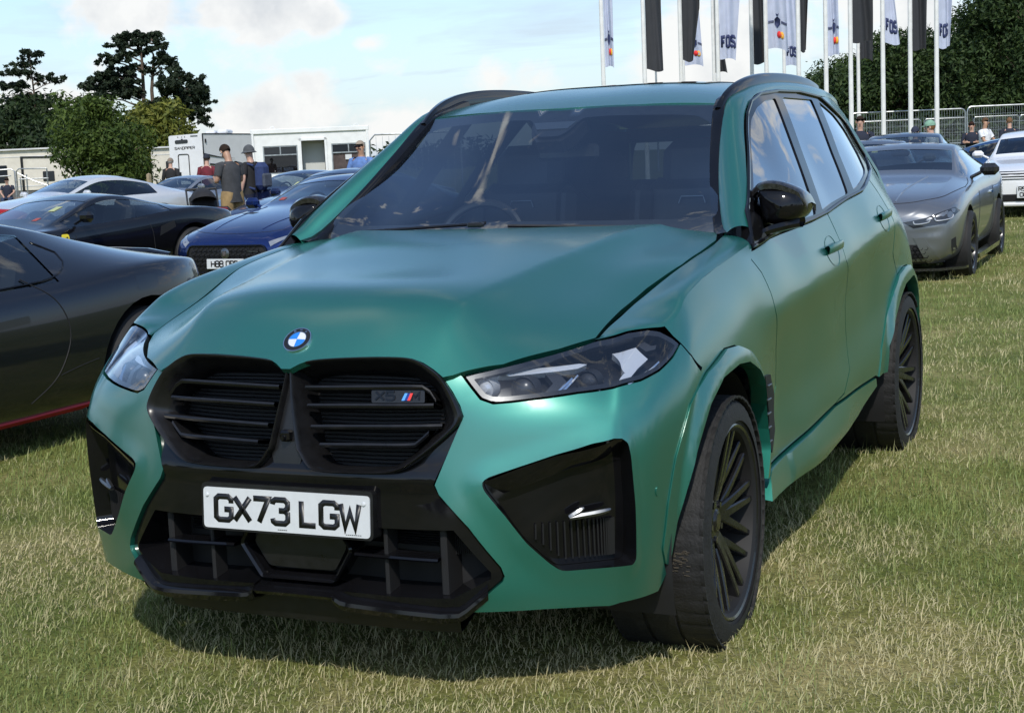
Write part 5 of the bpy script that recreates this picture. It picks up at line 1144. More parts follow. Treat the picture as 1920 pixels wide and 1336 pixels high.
# ------------------------------------------------------------------ things behind the cars
MW = mat('cabin_white', (.74,.75,.74), .5, nscale=3, namt=.06); MCR = mat('caravan_cream', (.62,.58,.50), .5, nscale=2, namt=.08); MGL = mat('dark_window', (.02,.024,.03), .08); MGREY = mat('galvanised', (.42,.44,.45), .38, .8, nscale=8, namt=.2)
MCURT = mat('brown_blind', (.075,.055,.052), .8, nscale=6, namt=.3); MPOLE = mat('pole_white', (.72,.72,.70), .4, nscale=5, namt=.08)
AX = np.array([CR[0], CR[1], 0.]); AX /= np.linalg.norm(AX); DP = np.array([-AX[1], AX[0], 0.])
def yaw_of(v): return math.atan2(v[1], v[0])
def quad_part(name, m, parent, x0, x1, z0, z1, y, d=.04):
    mb = MB(); mb.box(((x0+x1)/2, y, (z0+z1)/2), (x1-x0, d, z1-z0)); return mb.build(name, m, parent)
# office cabin: local x along its front, front face at y = 0 looking towards -y
cx, cy = gp(475, 66); CAB = empty('office_cabin', (cx, cy, 0), yaw_of(AX*.985+DP*.12), 'white flat roofed office cabin with open doorway and dark windows', 'cabin')
Lc, Hc = 5.05, 2.95
mb = MB(); ops = [(.45,1.95,1.0,2.22),(2.12,3.13,.15,2.40),(3.42,4.92,1.0,2.22)]
P0 = [(0,.1),(Lc,.1),(Lc,Hc-.18),(0,Hc-.18)]
mb.panel(lambda q: np.c_[q[:,0], 0*q[:,0], q[:,1]], P0, .25, holes=[[(a,c),(b,c),(b,d),(a,d)] for a, b, c, d in ops], fold=.12, ctr=(2.5,2,1.3))
mb.build('front_wall', MW, CAB)
mb = MB(); mb.box((Lc-.03,1.3,1.4),(.05,2.5,2.6)); mb.build('end_wall', MW, CAB); mb = MB(); mb.box((.03,1.3,1.4),(.05,2.5,2.6)); mb.build('end_wall', MW, CAB); mb = MB(); mb.box((Lc/2,2.55,1.4),(Lc,.05,2.6)); mb.build('back_wall', MW, CAB)
mb = MB(); mb.rbox((Lc/2,1.26,Hc-.10),(Lc+.08,2.68,.20),.02); mb.build('roof', MW, CAB); mb = MB(); mb.box((Lc/2,1.3,.08),(Lc,2.5,.1)); mb.build('floor', M['lining'], CAB)
for px_ in (.04, Lc-.04):
    mb = MB(); mb.rbox((px_,-.02,1.45),(.10,.10,2.9),.012); mb.build('corner_post', MW, CAB)
for px_ in (.9, Lc-.5):
    mb = MB(); mb.tube([(px_-.10,.1,Hc),(px_-.06,.1,Hc+.09),(px_+.04,.1,Hc+.11),(px_+.10,.1,Hc)], .018, 6); mb.build('lifting_eye', MW, CAB)
for a, b, c, d in (ops[0], ops[2]):
    mb = MB(); w = .05
    for (x0,x1,z0,z1) in ((a,b,c,c+w),(a,b,d-w,d),(a,a+w,c+w,d-w),(b-w,b,c+w,d-w),(a+w,b-w,d-.42,d-.37),((a+b)/2-.025,(a+b)/2+.025,d-.37,d-w)): mb.box(((x0+x1)/2,.05,(z0+z1)/2),(x1-x0,.05,z1-z0))
    wn = mb.build('window', MGREY, CAB); quad_part('pane', MGL, wn, a, b, d-.37, d, .07, .01); 
    mb = MB()
    for k in range(22): x = a+.05+(b-a-.1)*(k+.5)/22; mb.box((x, .10+.012*(k%2), (c+d-.4)/2),((b-a-.1)/22*.96,.012,d-.42-c))
    tag(mb.build('blind', MCURT, wn), kind='stuff')
quad_part('pane', glass_mat('cabin_glass', (.55,.58,.6), 1.2), CAB, .5, 1.9, 1.05, 1.82, .06, .01)
mb = MB()
for x0, x1, z0, z1 in ((ops[1][0]-.10,ops[1][0],.15,2.5),(ops[1][1],ops[1][1]+.10,.15,2.5),(ops[1][0]-.10,ops[1][1]+.10,2.40,2.50)): mb.box(((x0+x1)/2,-.03,(z0+z1)/2),(x1-x0,.06,z1-z0))
mb.build('door_frame', MW, CAB)
mb = MB(); mb.box((2.62,.9,1.28),(.98,.05,2.2)); mb.build('inner_door', mat('door_grey', (.55,.57,.55), .6), CAB)
mb = MB(); mb.box((4.15,.035,1.62),(.28,.006,.22)); mb.build('paper_notice', M['white'], CAB)
mb = MB(); mb.box((Lc+.005,1.0,1.62),(.04,1.1,1.2)); mb.box((Lc+.03,1.0,1.95),(.02,1.1,.05)); mb.build('side_window', MGL, CAB)
# tall RV trailer with its rear face and long side
cx, cy = gp(320, 88); RV = empty('travel_trailer', (cx, cy, 0), yaw_of(AX*.83+DP*-.05), 'tall white trailer with SANDPIPER lettering and small dark rear window', 'trailer')
MRV = mat('trailer_white', (.66,.67,.69), .4, nscale=2, namt=.05); MRV2 = mat('trailer_side', (.60,.60,.60), .45, nscale=2, namt=.05)
Wr, Hr = 2.0, 3.35
mb = MB(); mb.prism([(0,.5),(Wr,.5),(Wr,Hr),(Wr-.08,Hr+.03),(.08,Hr-.04),(0,Hr-.1)], 0, .12, lambda a, b, d: (a, d, b)); mb.build('rear_wall', MRV, RV)
sdir = np.array([math.cos(math.radians(14)), math.sin(math.radians(14))*1.9, 0])
mb = MB(); V = [(Wr,.05,.5),(Wr+3.4,6.0,.5),(Wr+3.4,6.0,Hr-.12),(Wr,.05,Hr)]; mb.add([v for v in V]+[(v[0]-2.2,v[1]+1.2,v[2]) for v in V], [(0,1,2,3),(7,6,5,4),(3,2,6,7),(1,5,6,2)]); mb.build('side_wall', MRV2, RV)
mb = MB(); mb.tube([(Wr,.0,.5),(Wr,.0,Hr+.01)], .035, 6); mb.tube([(Wr,0.02,Hr+.01),(Wr+3.4,6.0,Hr-.11)], .03, 6); mb.build('edge_trim', M['black'], RV)
def rvp(name, m, pts, d=.03, y=-.004, par=RV):
    mb = MB(); mb.prism(pts, 0, d, lambda a, b, dd: (a, y-d+dd, b)); return mb.build(name, m, par)
rvp('rear_window', MGL, roundc([(.36,2.83),(1.12,2.86),(1.12,3.07),(.36,3.04)], .09, 4))
mb = MB(); dr_ = roundc([(.50,.75),(1.12,.75),(1.12,2.22),(.50,2.22)], .12, 4); mb.tube(np.array([(a,-.02,b) for a, b in dr_]), .028, 6, closed=True); DR = mb.build('cargo_door', M['black'], RV)
rvp('door_handle', M['black'], [(.53,.95),(.62,.95),(.62,1.2),(.53,1.2)], par=DR)
mb = MB(); text_mesh(mb, 'SANDPIPER', .17, .028, lambda x, y, d: (.33+x, -.005-d, 2.48+y+x*.02), sx=1.12, gap=.18, depth=.006); mb.build('lettering', M['ink'], RV, None)
mb = MB()
for x in (.55,.78,.95): mb.box((x,-.02,Hr-.13),(.05,.03,.035))
mb.box((1.5,-.02,Hr-.10),(.42,.03,.045)); mb.box((.78,-.02,Hr-.26),(.10,.03,.05)); mb.build('marker_lights', M['black'], RV)
mb = MB(); mb.tube([(Wr+.02,.0,2.2),(Wr+.6,1.05,2.0),(Wr+1.3,2.2,1.88)], [.05,.03,.005], 6); mb.tube([(Wr+.25,.4,1.6),(Wr+.9,1.5,1.5),(Wr+1.5,2.6,1.46)], [.05,.03,.005], 6); mb.build('side_stripe', M['black'], RV)
mb = MB(); mb.box((Wr+.12,.18,2.95),(.08,.05,.22)); mb.build('side_lamp', M['black'], RV)
mb = MB()
for x, h in ((1.35,.22),(2.1,.25)): mb.rbox((x+.6,2.6,Hr+h/2-.02),(.62,1.4,h),.08)
mb.build('roof_unit', MRV, RV)
# cream park homes at the left: three wall runs seen round the bush
def park_home(px, dep, L, H, yaw, label, win, name='park_home'):
    x, y = gp(px, dep); o = empty(name, (x, y, 0), yaw, label, 'caravan')
    mb = MB(); mb.box((L/2,1.6,H/2+.25),(L,3.2,H-.5)); mb.build('wall', MCR, o); mb = MB(); mb.prism([(-.15,H-.02),(L+.15,H-.02),(L+.15,H+.07),(-.15,H+.07)], -.2, 3.4, lambda a, b, d: (a, d, b)); mb.build('roof', MRV2, o)
    mb = MB(); mb.prism([(0,.02),(L,.02),(L,.5),(0,.5)], .05, 3.1, lambda a, b, d: (a, d, b)); mb.build('skirt', M['lining'], o)
    for (x0,x1,z0,z1) in win:
        mb = MB(); mb.prism(roundc([(x0,z0),(x1,z0),(x1,z1),(x0,z1)], .06, 3), -.04, 0, lambda a, b, d: (a, d, b)); mb.build('window', MGL, o)
    for zz in (H-.42, .75):
        mb = MB(); mb.box((L/2,-.012,zz),(L-.02,.02,.05)); mb.build('trim_strip', MRV2, o)
    return o
PH = park_home(-70, 92, 7.2, 2.95, yaw_of(AX), 'cream static caravan at the far left behind metal steps', [(2.05,2.75,1.0,2.05),(4.9,5.6,1.0,1.6)])
mb = MB(); mb.prism([(3.6,.4),(3.75,.4),(3.75,2.45),(5.9,2.38),(5.9,2.48),(3.6,2.55)], -.05, 0, lambda a, b, d: (a, d, b)); mb.build('awning_rail', M['black'], PH)
park_home(285, 95, 2.2, 2.75, yaw_of(AX), 'slice of cream caravan between the bush and the tall white trailer', [(.9,1.15,.9,1.9)])
x, y = gp(-20, 84); HRl = empty('hand_rail', (x, y, 0), yaw_of(AX), 'galvanised steps railing before the cream caravan at far left', 'railing')
for pts in ([(0,0,1.75),(1.25,0,1.78),(1.42,0,1.65),(1.42,0,.1)],[(0,0,1.40),(1.2,0,1.42)],[(1.50,.05,.1),(1.50,.05,1.65),(1.65,.05,1.78),(3.2,.05,1.74)],[(1.55,.05,1.55),(2.4,.05,1.1),(3.3,.05,.75)],[(1.6,.05,1.2),(1.95,.05,1.2),(3.25,.05,1.2)],[(1.7,.05,.1),(1.7,.05,1.3)],[(2.05,.05,.1),(2.05,.05,1.45)],[(3.2,.05,1.74),(3.2,.05,.2)]):
    mb = MB(); mb.tube(np.array(pts, float), .04, 6); mb.build('rail_bar', MGREY, HRl)
# low stone wall and a wooden stake at the left
x, y = gp(-60, 62); o = empty('low_wall', (x, y, 0), yaw_of(AX), 'low dark stone wall behind the white and red cars at far left', 'wall')
for i in range(26):
    for j in range(2):
        mb = MB() if (i, j) == (0, 0) else None
        if mb: mb.rbox((0,0,0),(.27,.3,.26),.03); ST = mb.build('stone', mat('wall_stone', (.16,.13,.10), .9, nscale=5, namt=.5, bump=.4, bscale=15), o); ST.location = (.14,0,.14)
        else: c = ST.copy(); col.objects.link(c); c.parent = o; c.location = (.14+i*.285+.14*(j%2), rnd.uniform(-.02,.02), .14+j*.27); c.rotation_euler = (rnd.uniform(-.04,.04), 0, rnd.uniform(-.06,.06))
x, y = gp(278, 58); mb = MB(); mb.box((0,0,.62),(.13,.13,1.28)); mb.add(np.array([(-.065,-.065,1.26),(.065,-.065,1.26),(.065,.065,1.26),(-.065,.065,1.26),(0,0,1.31)]), [(0,1,4),(1,2,4),(2,3,4),(3,0,4)]); o = mb.build('wooden_post', mat('post_wood', (.33,.26,.17), .85, nscale=9, namt=.3)); o.location = (x, y, 0); tag(o, 'pale square wooden post beside the bush, behind the silver car', 'post')
# ------------------------------------------------------------------ flagpoles
def cloth_mat(name, c, tr=.35):
    m = bpy.data.materials.new(name); m.use_nodes = True; nt = m.node_tree; b = nt.nodes['Principled BSDF']; b.inputs['Roughness'].default_value = .8
    tc = nt.nodes.new('ShaderNodeTexCoord'); n = nt_add(nt, 'ShaderNodeTexNoise'); n.inputs['Scale'].default_value = 3; nt.links.new(tc.outputs['Object'], n.inputs['Vector'])
    cc = ramp(nt, n.outputs[0], [(.3, tuple(v*.88 for v in c)), (.7, c)]); nt.links.new(cc, b.inputs['Base Color'])
    tl = nt.nodes.new('ShaderNodeBsdfTranslucent'); nt.links.new(cc, tl.inputs[0]); mx = nt.nodes.new('ShaderNodeMixShader'); mx.inputs[0].default_value = tr
    out = nt.nodes['Material Output']; nt.links.new(b.outputs[0], mx.inputs[1]); nt.links.new(tl.outputs[0], mx.inputs[2]); nt.links.new(mx.outputs[0], out.inputs[0]); return m
FW, FB = cloth_mat('flag_white', (.66,.70,.86)), cloth_mat('flag_black', (.035,.037,.043), .15)
NAVY = mat('flag_print_navy', (.02,.03,.10), .7); ORANGE = mat('flag_print_orange', (.85,.30,.04), .7); REDP = mat('flag_print_red', (.75,.03,.03), .7); AMB = mat('flag_print_amber', (.85,.45,.05), .7)
def flag(px, dep, py_bot, wpx, kind, text, seed, label, wr=None):
    R = random.Random(seed); x, y = gp(px, dep); s = dep/2861; hz = 668-FPX*math.tan(PIT)-(px-960)*math.tan(-ROL)
    zb = CAMP[2]+(hz-py_bot)*s; H = zb+5.2
    po = empty('flagpole', (x, y, 0), yaw_of(AX), label, 'flagpole', 'flagpoles of the avenue at the right')
    mb = MB(); mb.tube([(0,0,0),(0,0,H+.2)], [.075,.055], 10); mb.build('pole', MPOLE, po)
    mb = MB(); mb.lathe([(H+.2,0.001),(H+.2,.075),(H+.26,.075),(H+.3,.001)], 12, 'z'); mb.build('finial', MPOLE, po)
    w = wpx*s; ph = R.uniform(0, 6); rows = []; nz, nx = 40, 18
    # cloth hangs from the pole and from a top arm, furled by the wind more towards its free edge
    ext = lambda v: (wr(v) if wr else 1.0)
    def cl(u, v):
        e = ext(v); X = .07+w*u*e; yy = .10*math.sin(u*7+v*3.3+ph)*u+.07*math.sin(u*13+ph*2+v*5)*u+.25*u*math.sin(v*2.2+ph); zz = zb+(H-zb)*v-.10*u*math.sin(ph+u*3)*(1-v)*1.2-.05*u
        return (X, yy, zz)
    G_ = np.array([[cl(i/nx, j/nz) for j in range(nz+1)] for i in range(nx+1)])
    mb = MB(); mb.grid(G_, 0); fl = mb.build('flag', FW if kind == 'w' else FB, po, None)
    put = lambda a, b, d: (lambda u, v: tuple(np.array(cl(u, v))+np.array([0,-.012-d,0])))(max(0, min(1, (a-.07)/max(.05, w*ext(max(0,min(1,b/(H-zb))))))), b/(H-zb))
    if text == 'FOS':
        mb = MB(); text_mesh(mb, 'FOS', .42, .11, lambda a, b, d: put(.07+w*.10+a*(w*.86/.98), .32+b, d), sx=.72, gap=.2); mb.build('lettering', NAVY, fl, None)
    if text == 'crest':
        mb = MB(); mb.prism([(.32,.90),(.44,.98),(.56,.90),(.56,.74),(.44,.62),(.32,.74)], 0, .01, lambda a, b, d: put(.07+w*a/.9, b, d)); 
        for k in range(5):
            mb.prism([(.02+k*.055,.78),(.06+k*.055,.78),(.06+k*.055,.86),(.02+k*.055,.86)], 0, .01, lambda a, b, d: put(.07+w*a/.9, b, d)); mb.prism([(.60+k*.05,.78),(.64+k*.05,.78),(.64+k*.05,.86),(.60+k*.05,.86)], 0, .01, lambda a, b, d: put(.07+w*a/.9, b, d))
        mb.prism([(.40,1.0),(.48,1.0),(.50,1.08),(.44,1.04),(.38,1.08)], 0, .01, lambda a, b, d: put(.07+w*a/.9, b, d)); mb.build('crest', NAVY, fl, None)
        for dx, mm, nm in ((.52,REDP,'roundel'),(.64,AMB,'roundel')):
            mb = MB(); mb.prism([(dx+.09*math.cos(t), .42+.11*math.sin(t)) for t in np.linspace(0, 2*PI, 17)[:-1]], 0, .008+.004*(dx > .6), lambda a, b, d: put(.07+w*a/.9, b, d)); mb.build(nm, mm, fl, None)
    return po
side_ = lambda a, b: (lambda v: a+(b-a)*v)
FL = [(1136,46,128,17,'w','crest','leftmost flagpole, its white flag furled narrow, crest at the bottom',lambda v: .95+.9*max(0,v-.42)),
 (1213,46,131,32,'b',None,'second flagpole from the left, its wide black flag above the car roof',None),
 (1281,50,114,38,'b',None,'third flagpole from the left, black flag overlapping a white crest flag',lambda v: .55+.4*min(1,v*3)),
 (1285,58,125,36,'w','crest','white crest flag half hidden behind the third black flag',lambda v: .95-.5*v),
 (1342,62,138,22,'b',None,'thin flagpole with black flag, just left of the first FOS flag',lambda v: 1.0-.7*min(1,v*2.5)),
 (1350,48,114,38,'w','FOS','first white FOS flag from the left, wide and bellied',lambda v: .75+.3*min(1,v*2)),
 (1413,52,122,26,'b',None,'flagpole with black flag left of the two joined white flags',lambda v: .98-.1*v),
 (1440,48,94,34,'w','crest','white crest flag with red and amber roundels, right of a black flag',lambda v: 1.-.3*v),
 (1473,60,125,26,'w','FOS','white FOS flag behind the white crest flag, hanging lower',lambda v: .85-.3*v+1.2*max(0,v-.5)),
 (1500,46,98,20,'b',None,'narrow black flag in front of the wood, above the rear roof rail',lambda v: .7+.3*min(1,v*2)),
 (1551,46,107,24,'w','crest','narrow white crest flag just before the two dark flags',lambda v: .9-.4*v),
 (1597,46,83,40,'b',None,'wide black flag with ragged right edge, in front of the wood',lambda v: .98-.5*max(0,.6-abs(v-.7))),
 (1611,58,113,24,'b',None,'black flag hanging lower behind the wide black flag',lambda v: .9),
 (1657,46,82,31,'w','FOS','white FOS flag second from the right, triangular at the bottom',lambda v: 1.-.55*min(1,v*1.6)),
 (1708,46,97,27,'b',None,'last black flag, between the two right FOS flags',None),
 (1757,46,92,30,'w','FOS','rightmost white FOS flag, its foot slanting',lambda v: .85+.25*v)]
for i, (px, dep, pb, wpx, kd, tx, lb, wr) in enumerate(FL): flag(px, dep, pb, wpx, kd, tx, 30+i, lb, wr)
# two thin guyed masts beyond the black flag
x, y = gp(1234, 90)
mb = MB(); mb.tube([(0,0,0),(0,0,8)], .06, 6); o = mb.build('mast', MGREY); o.location = (x, y, 0); tag(o, 'thin grey mast under the wide black flag, in front of the clouds', 'mast')
# ------------------------------------------------------------------ mesh fence panels
def fence_panel(px, dep, L, H, yaw, label, first=[None]):
    x, y = gp(px, dep)
    if first[0] is None:
        o = empty('fence_panel', (x, y, 0), yaw, label, 'fence', 'wire mesh fence panels at the right')
        fr_ = roundc([(0,.05),(3.5,.05),(3.5,2.0),(0,2.0)], .16, 5); mb = MB(); mb.tube(np.array([(a,0,b) for a, b in fr_]), .024, 6, closed=True); mb.build('frame', MGREY, o)
        mb = MB()
        for k in range(1, 44): xx = k*3.5/44; mb.box((xx,0,1.02),(.006,.006,1.92))
        for k in range(1, 9): mb.box((1.75,.004,.05+k*.217),(3.46,.006,.006))
        tag(mb.build('mesh_wires', MGREY, o), kind='stuff'); mb = MB(); mb.box((1.75,0,1.05),(3.46,.014,.03)); mb.build('mid_rail', MGREY, o)
        for q in (.1, 3.4):
            mb = MB(); mb.rbox((q,0,.06),(.22,.6,.12),.02); mb.build('foot', M['lining'], o)
        first[0] = o
    else:
        o = copy_tree(first[0]); o.location = (x, y, 0); o.rotation_euler = (0,0,yaw); o['label'] = label
    o.scale = (L/3.5, 1, H/2.0); return o
fy = yaw_of(AX*.995+DP*.08)
fence_panel(1596, 48, 3.62, 2.25, yaw_of(AX), 'tall mesh fence panel behind the flagpoles, left of the gap by the woman')
fence_panel(1814, 48, 3.3, 2.30, yaw_of(AX), 'tall mesh fence panel in front of the man in white T-shirt')
fence_panel(1376, 48.5, 3.5, 2.2, yaw_of(AX), 'tall mesh fence panel left of the others, mostly behind the green SUV')
fence_panel(1608, 62, 2.6, 2.12, yaw_of(AX), 'farther mesh fence panel behind the two dark cars, left one')
fence_panel(1734, 62, 1.75, 2.12, yaw_of(AX), 'farther mesh fence panel behind the rightmost flagpole')
fence_panel(1826, 62, 1.85, 2.12, yaw_of(AX), 'farther mesh fence panel behind the man in white T-shirt')
fence_panel(1912, 62, 2.2, 2.12, yaw_of(AX), 'farther mesh fence panel at the right edge of the picture')
x, y = gp(1820, 47); o = empty('concrete_barrier', (x, y, 0), yaw_of(AX), 'low pale concrete barrier under the fence, beside the white car', 'barrier')
for i in range(3):
    mb = MB(); mb.prism([(-.3,0),(.3,0),(.3,.15),(.15,.35),(.12,.98),(-.12,.98),(-.15,.35),(-.3,.15)], 0, 1.16, lambda a, b, d: (d+i*1.18, a, b)); mb.build('concrete_block', mat('concrete', (.42,.39,.34), .9, nscale=4, namt=.2) if i == 0 else bpy.data.materials['concrete'], o)
# crowd-control rail near the cabin
x, y = gp(695, 40); o = empty('crowd_barrier', (x, y, 0), yaw_of(AX), 'metal barrier rail by the cabin corner, beside the man in the blue shirt', 'barrier')
mb = MB(); mb.tube(np.array([(0,0,0),(0,0,1.95),(.14,0,2.1),(2.3,0,2.1),(2.4,0,2.0),(2.4,0,0)]), .026, 6); mb.build('frame', MGREY, o)
mb = MB(); 
for k in range(1, 14): mb.box((k*.17,0,1.0),(.008,.008,2.1))
mb.build('bars', MGREY, o)['kind'] = 'stuff'
# ------------------------------------------------------------------ the other parked cars
from mathutils.bvhtree import BVHTree
M['cglass'] = glass_mat('car_glass', (.42,.47,.48), 1.7)
M['lamp'] = mat('lamp_clear', (.30,.32,.35), .12, .4, coat=.6); M['lampd'] = mat('lamp_dark', (.03,.032,.036), .10, .2, coat=.6); M['rlamp'] = mat('tail_lamp_red', (.45,.015,.015), .15, coat=.6)
def car_paint(name, c, metal=.4, rough=.25, coat=1.):
    m = mat(name, c, rough, metal, spec=.25, coat=coat*.8, coat_r=.03); nt = m.node_tree; b = nt.nodes['Principled BSDF']
    tc = nt.nodes.new('ShaderNodeTexCoord'); n = nt_add(nt, 'ShaderNodeTexNoise'); n.inputs['Scale'].default_value = 900; nt.links.new(tc.outputs['Object'], n.inputs['Vector'])
    geo = nt.nodes.new('ShaderNodeNewGeometry')
    cc = mixc(nt, n.outputs[0], tuple(v*.88 for v in c), tuple(min(1, v*1.12) for v in c)); nt.links.new(mixc(nt, geo.outputs['Backfacing'], cc, (.02,.02,.02)), b.inputs['Base Color'])
    n2 = nt_add(nt, 'ShaderNodeTexNoise'); n2.inputs['Scale'].default_value = 3; n2.inputs['Detail'].default_value = 6; nt.links.new(tc.outputs['Object'], n2.inputs['Vector'])
    nt.links.new(math_n(nt, 'MULTIPLY', n2.outputs[0], .10), b.inputs['Coat Roughness'])
    return m
FT = [(-2.20,.62,.30,.56,.40,.60,.61),(-2.10,.82,.20,.62,.52,.68,.70),(-1.85,.915,.16,.70,.62,.775,.80),(-1.33,.955,.16,.80,.66,.875,.905),(-.80,.945,.16,.83,.66,.93,.965),(-.62,.945,.16,.84,.68,.955,.995),(-.02,.945,.16,.865,.56,1.225,1.275),(.30,.94,.16,.87,.545,1.26,1.305),(.75,.945,.16,.885,.53,1.245,1.30),(1.25,.965,.17,.905,.52,1.14,1.21),(1.75,.965,.2,.92,.55,1.0,1.06),(2.08,.92,.28,.90,.60,.93,.955),(2.24,.80,.42,.84,.55,.86,.875)]
FE = [(-2.2,.6,.25,.48,.4,.50,.51),(-2.05,.86,.15,.56,.52,.60,.61),(-1.7,.94,.13,.72,.6,.69,.68),(-1.3,.965,.13,.80,.62,.75,.735),(-.95,.95,.13,.79,.66,.83,.85),(-.80,.94,.13,.80,.68,.86,.89),(-.05,.92,.13,.83,.55,1.14,1.17),(.25,.92,.13,.85,.53,1.165,1.205),(.6,.93,.14,.88,.52,1.14,1.19),(1.0,.95,.15,.93,.55,1.03,1.09),(1.45,.975,.15,.97,.6,.97,.98),(1.9,.95,.2,.92,.62,.93,.94),(2.2,.88,.3,.86,.6,.88,.88),(2.3,.7,.4,.80,.5,.82,.82)]
NE = [(-2.2,.6,.28,.52,.4,.54,.55),(-2.05,.82,.15,.60,.5,.64,.66),(-1.7,.90,.14,.74,.58,.73,.71),(-1.3,.925,.13,.82,.6,.80,.77),(-.75,.92,.13,.84,.66,.89,.90),(-.60,.92,.13,.85,.68,.93,.95),(.0,.915,.13,.87,.55,1.21,1.25),(.3,.915,.13,.88,.54,1.24,1.28),(.75,.92,.13,.90,.53,1.20,1.25),(1.25,.945,.14,.92,.56,1.06,1.12),(1.75,.945,.16,.90,.62,.93,.97),(2.1,.9,.25,.84,.62,.86,.87),(2.28,.72,.4,.74,.5,.76,.76)]
MF = [(-2.35,.70,.25,.62,.45,.66,.67),(-2.25,.86,.18,.72,.55,.78,.80),(-1.95,.93,.17,.82,.62,.87,.89),(-1.45,.945,.17,.90,.66,.94,.96),(-.75,.94,.17,.94,.66,1.01,1.03),(-.58,.94,.17,.95,.68,1.03,1.055),(.10,.935,.17,.965,.57,1.33,1.365),(.45,.935,.17,.97,.56,1.355,1.395),(1.0,.935,.17,.985,.55,1.335,1.385),(1.55,.945,.18,1.0,.55,1.22,1.285),(2.0,.94,.2,1.01,.6,1.07,1.11),(2.3,.90,.3,1.0,.62,1.04,1.05),(2.42,.8,.4,.93,.55,.95,.95)]
ES = [(-2.4,.7,.3,.68,.5,.72,.73),(-2.3,.84,.2,.76,.56,.80,.81),(-1.9,.88,.18,.83,.62,.88,.90),(-1.4,.89,.18,.88,.64,.93,.95),(-.75,.89,.18,.92,.66,.99,1.01),(-.6,.89,.18,.93,.68,1.01,1.03),(.05,.885,.18,.95,.60,1.38,1.42),(.4,.885,.18,.95,.60,1.43,1.475),(1.2,.885,.18,.96,.60,1.45,1.50),(1.9,.88,.2,.97,.60,1.42,1.47),(2.2,.86,.25,.97,.66,1.25,1.3),(2.38,.80,.35,.93,.6,.98,1.0)]
AS = [(-2.25,.62,.30,.56,.40,.60,.61),(-2.1,.84,.20,.62,.52,.68,.70),(-1.85,.93,.15,.71,.62,.775,.79),(-1.42,.965,.15,.80,.66,.86,.885),(-.80,.955,.15,.83,.66,.91,.94),(-.60,.95,.15,.84,.68,.94,.975),(.0,.945,.15,.86,.58,1.205,1.245),(.35,.945,.15,.87,.56,1.24,1.28),(.80,.95,.15,.885,.545,1.21,1.27),(1.25,.985,.16,.93,.53,1.10,1.17),(1.70,1.0,.2,.955,.57,1.0,1.05),(2.03,.90,.28,.93,.64,.945,.965),(2.17,.74,.40,.90,.56,.935,.955),(2.24,.55,.45,.84,.42,.88,.89)]
WPROTO = []
def bg_wheel(parent, x, y, R, w, label=None):
    if not WPROTO:
        wo = bpy.data.objects.new('wheel', None); col.objects.link(wo); wo.empty_display_size = .1
        mb = MB(); mb.lathe([(-.12,.24),(-.13,.30),(-.10,.338),(-.04,.34),(.04,.34),(.10,.337),(.13,.31),(.128,.27),(.11,.245),(.09,.24)], 44, 'x', flip=True); mb.build('tyre', M['rubber'], wo)
        mb = MB(); mb.lathe([(.112,.238),(.118,.248),(.112,.255),(.09,.25)], 40, 'x', flip=True); mb.lathe([(.112,.238),(.06,.228),(-.1,.22)], 40, 'x')
        for k in range(10):
            a = k*2*PI/10+(.13 if k % 2 else -.13); c0 = np.array([.078,.03*math.sin(a),.03*math.cos(a)]); b = a+(-.10 if k % 2 else .10); c1 = np.array([.108,.235*math.sin(b),.235*math.cos(b)]); t = np.cross([1,0,0], c1-c0); t /= np.linalg.norm(t)
            mb.grid(np.array([[c+t*h*(.022-.008*j)+np.array([dx,0,0]) for h, dx in ((-1,-.03),(-.8,0),(.8,0),(1,-.03))] for j, c in enumerate((c0, c1))]))
        mb.lathe([(.088,0),(.088,.03),(.08,.05),(.03,.055)], 20, 'x'); mb.build('rim', M['rim'], wo)
        mb = MB(); mb.lathe([(.02,.03),(.02,.17),(0,.17)], 30, 'x'); mb.build('brake', M['mesh'], wo); WPROTO.append(wo); wo.parent = parent; c = wo
    else: c = copy_tree(WPROTO[0], parent)
    c.location = (x, y, R*.985); s = R/.34; c.scale = (w/.25, s, s); c.rotation_euler = (0, 0, 0 if x > 0 else PI); return c
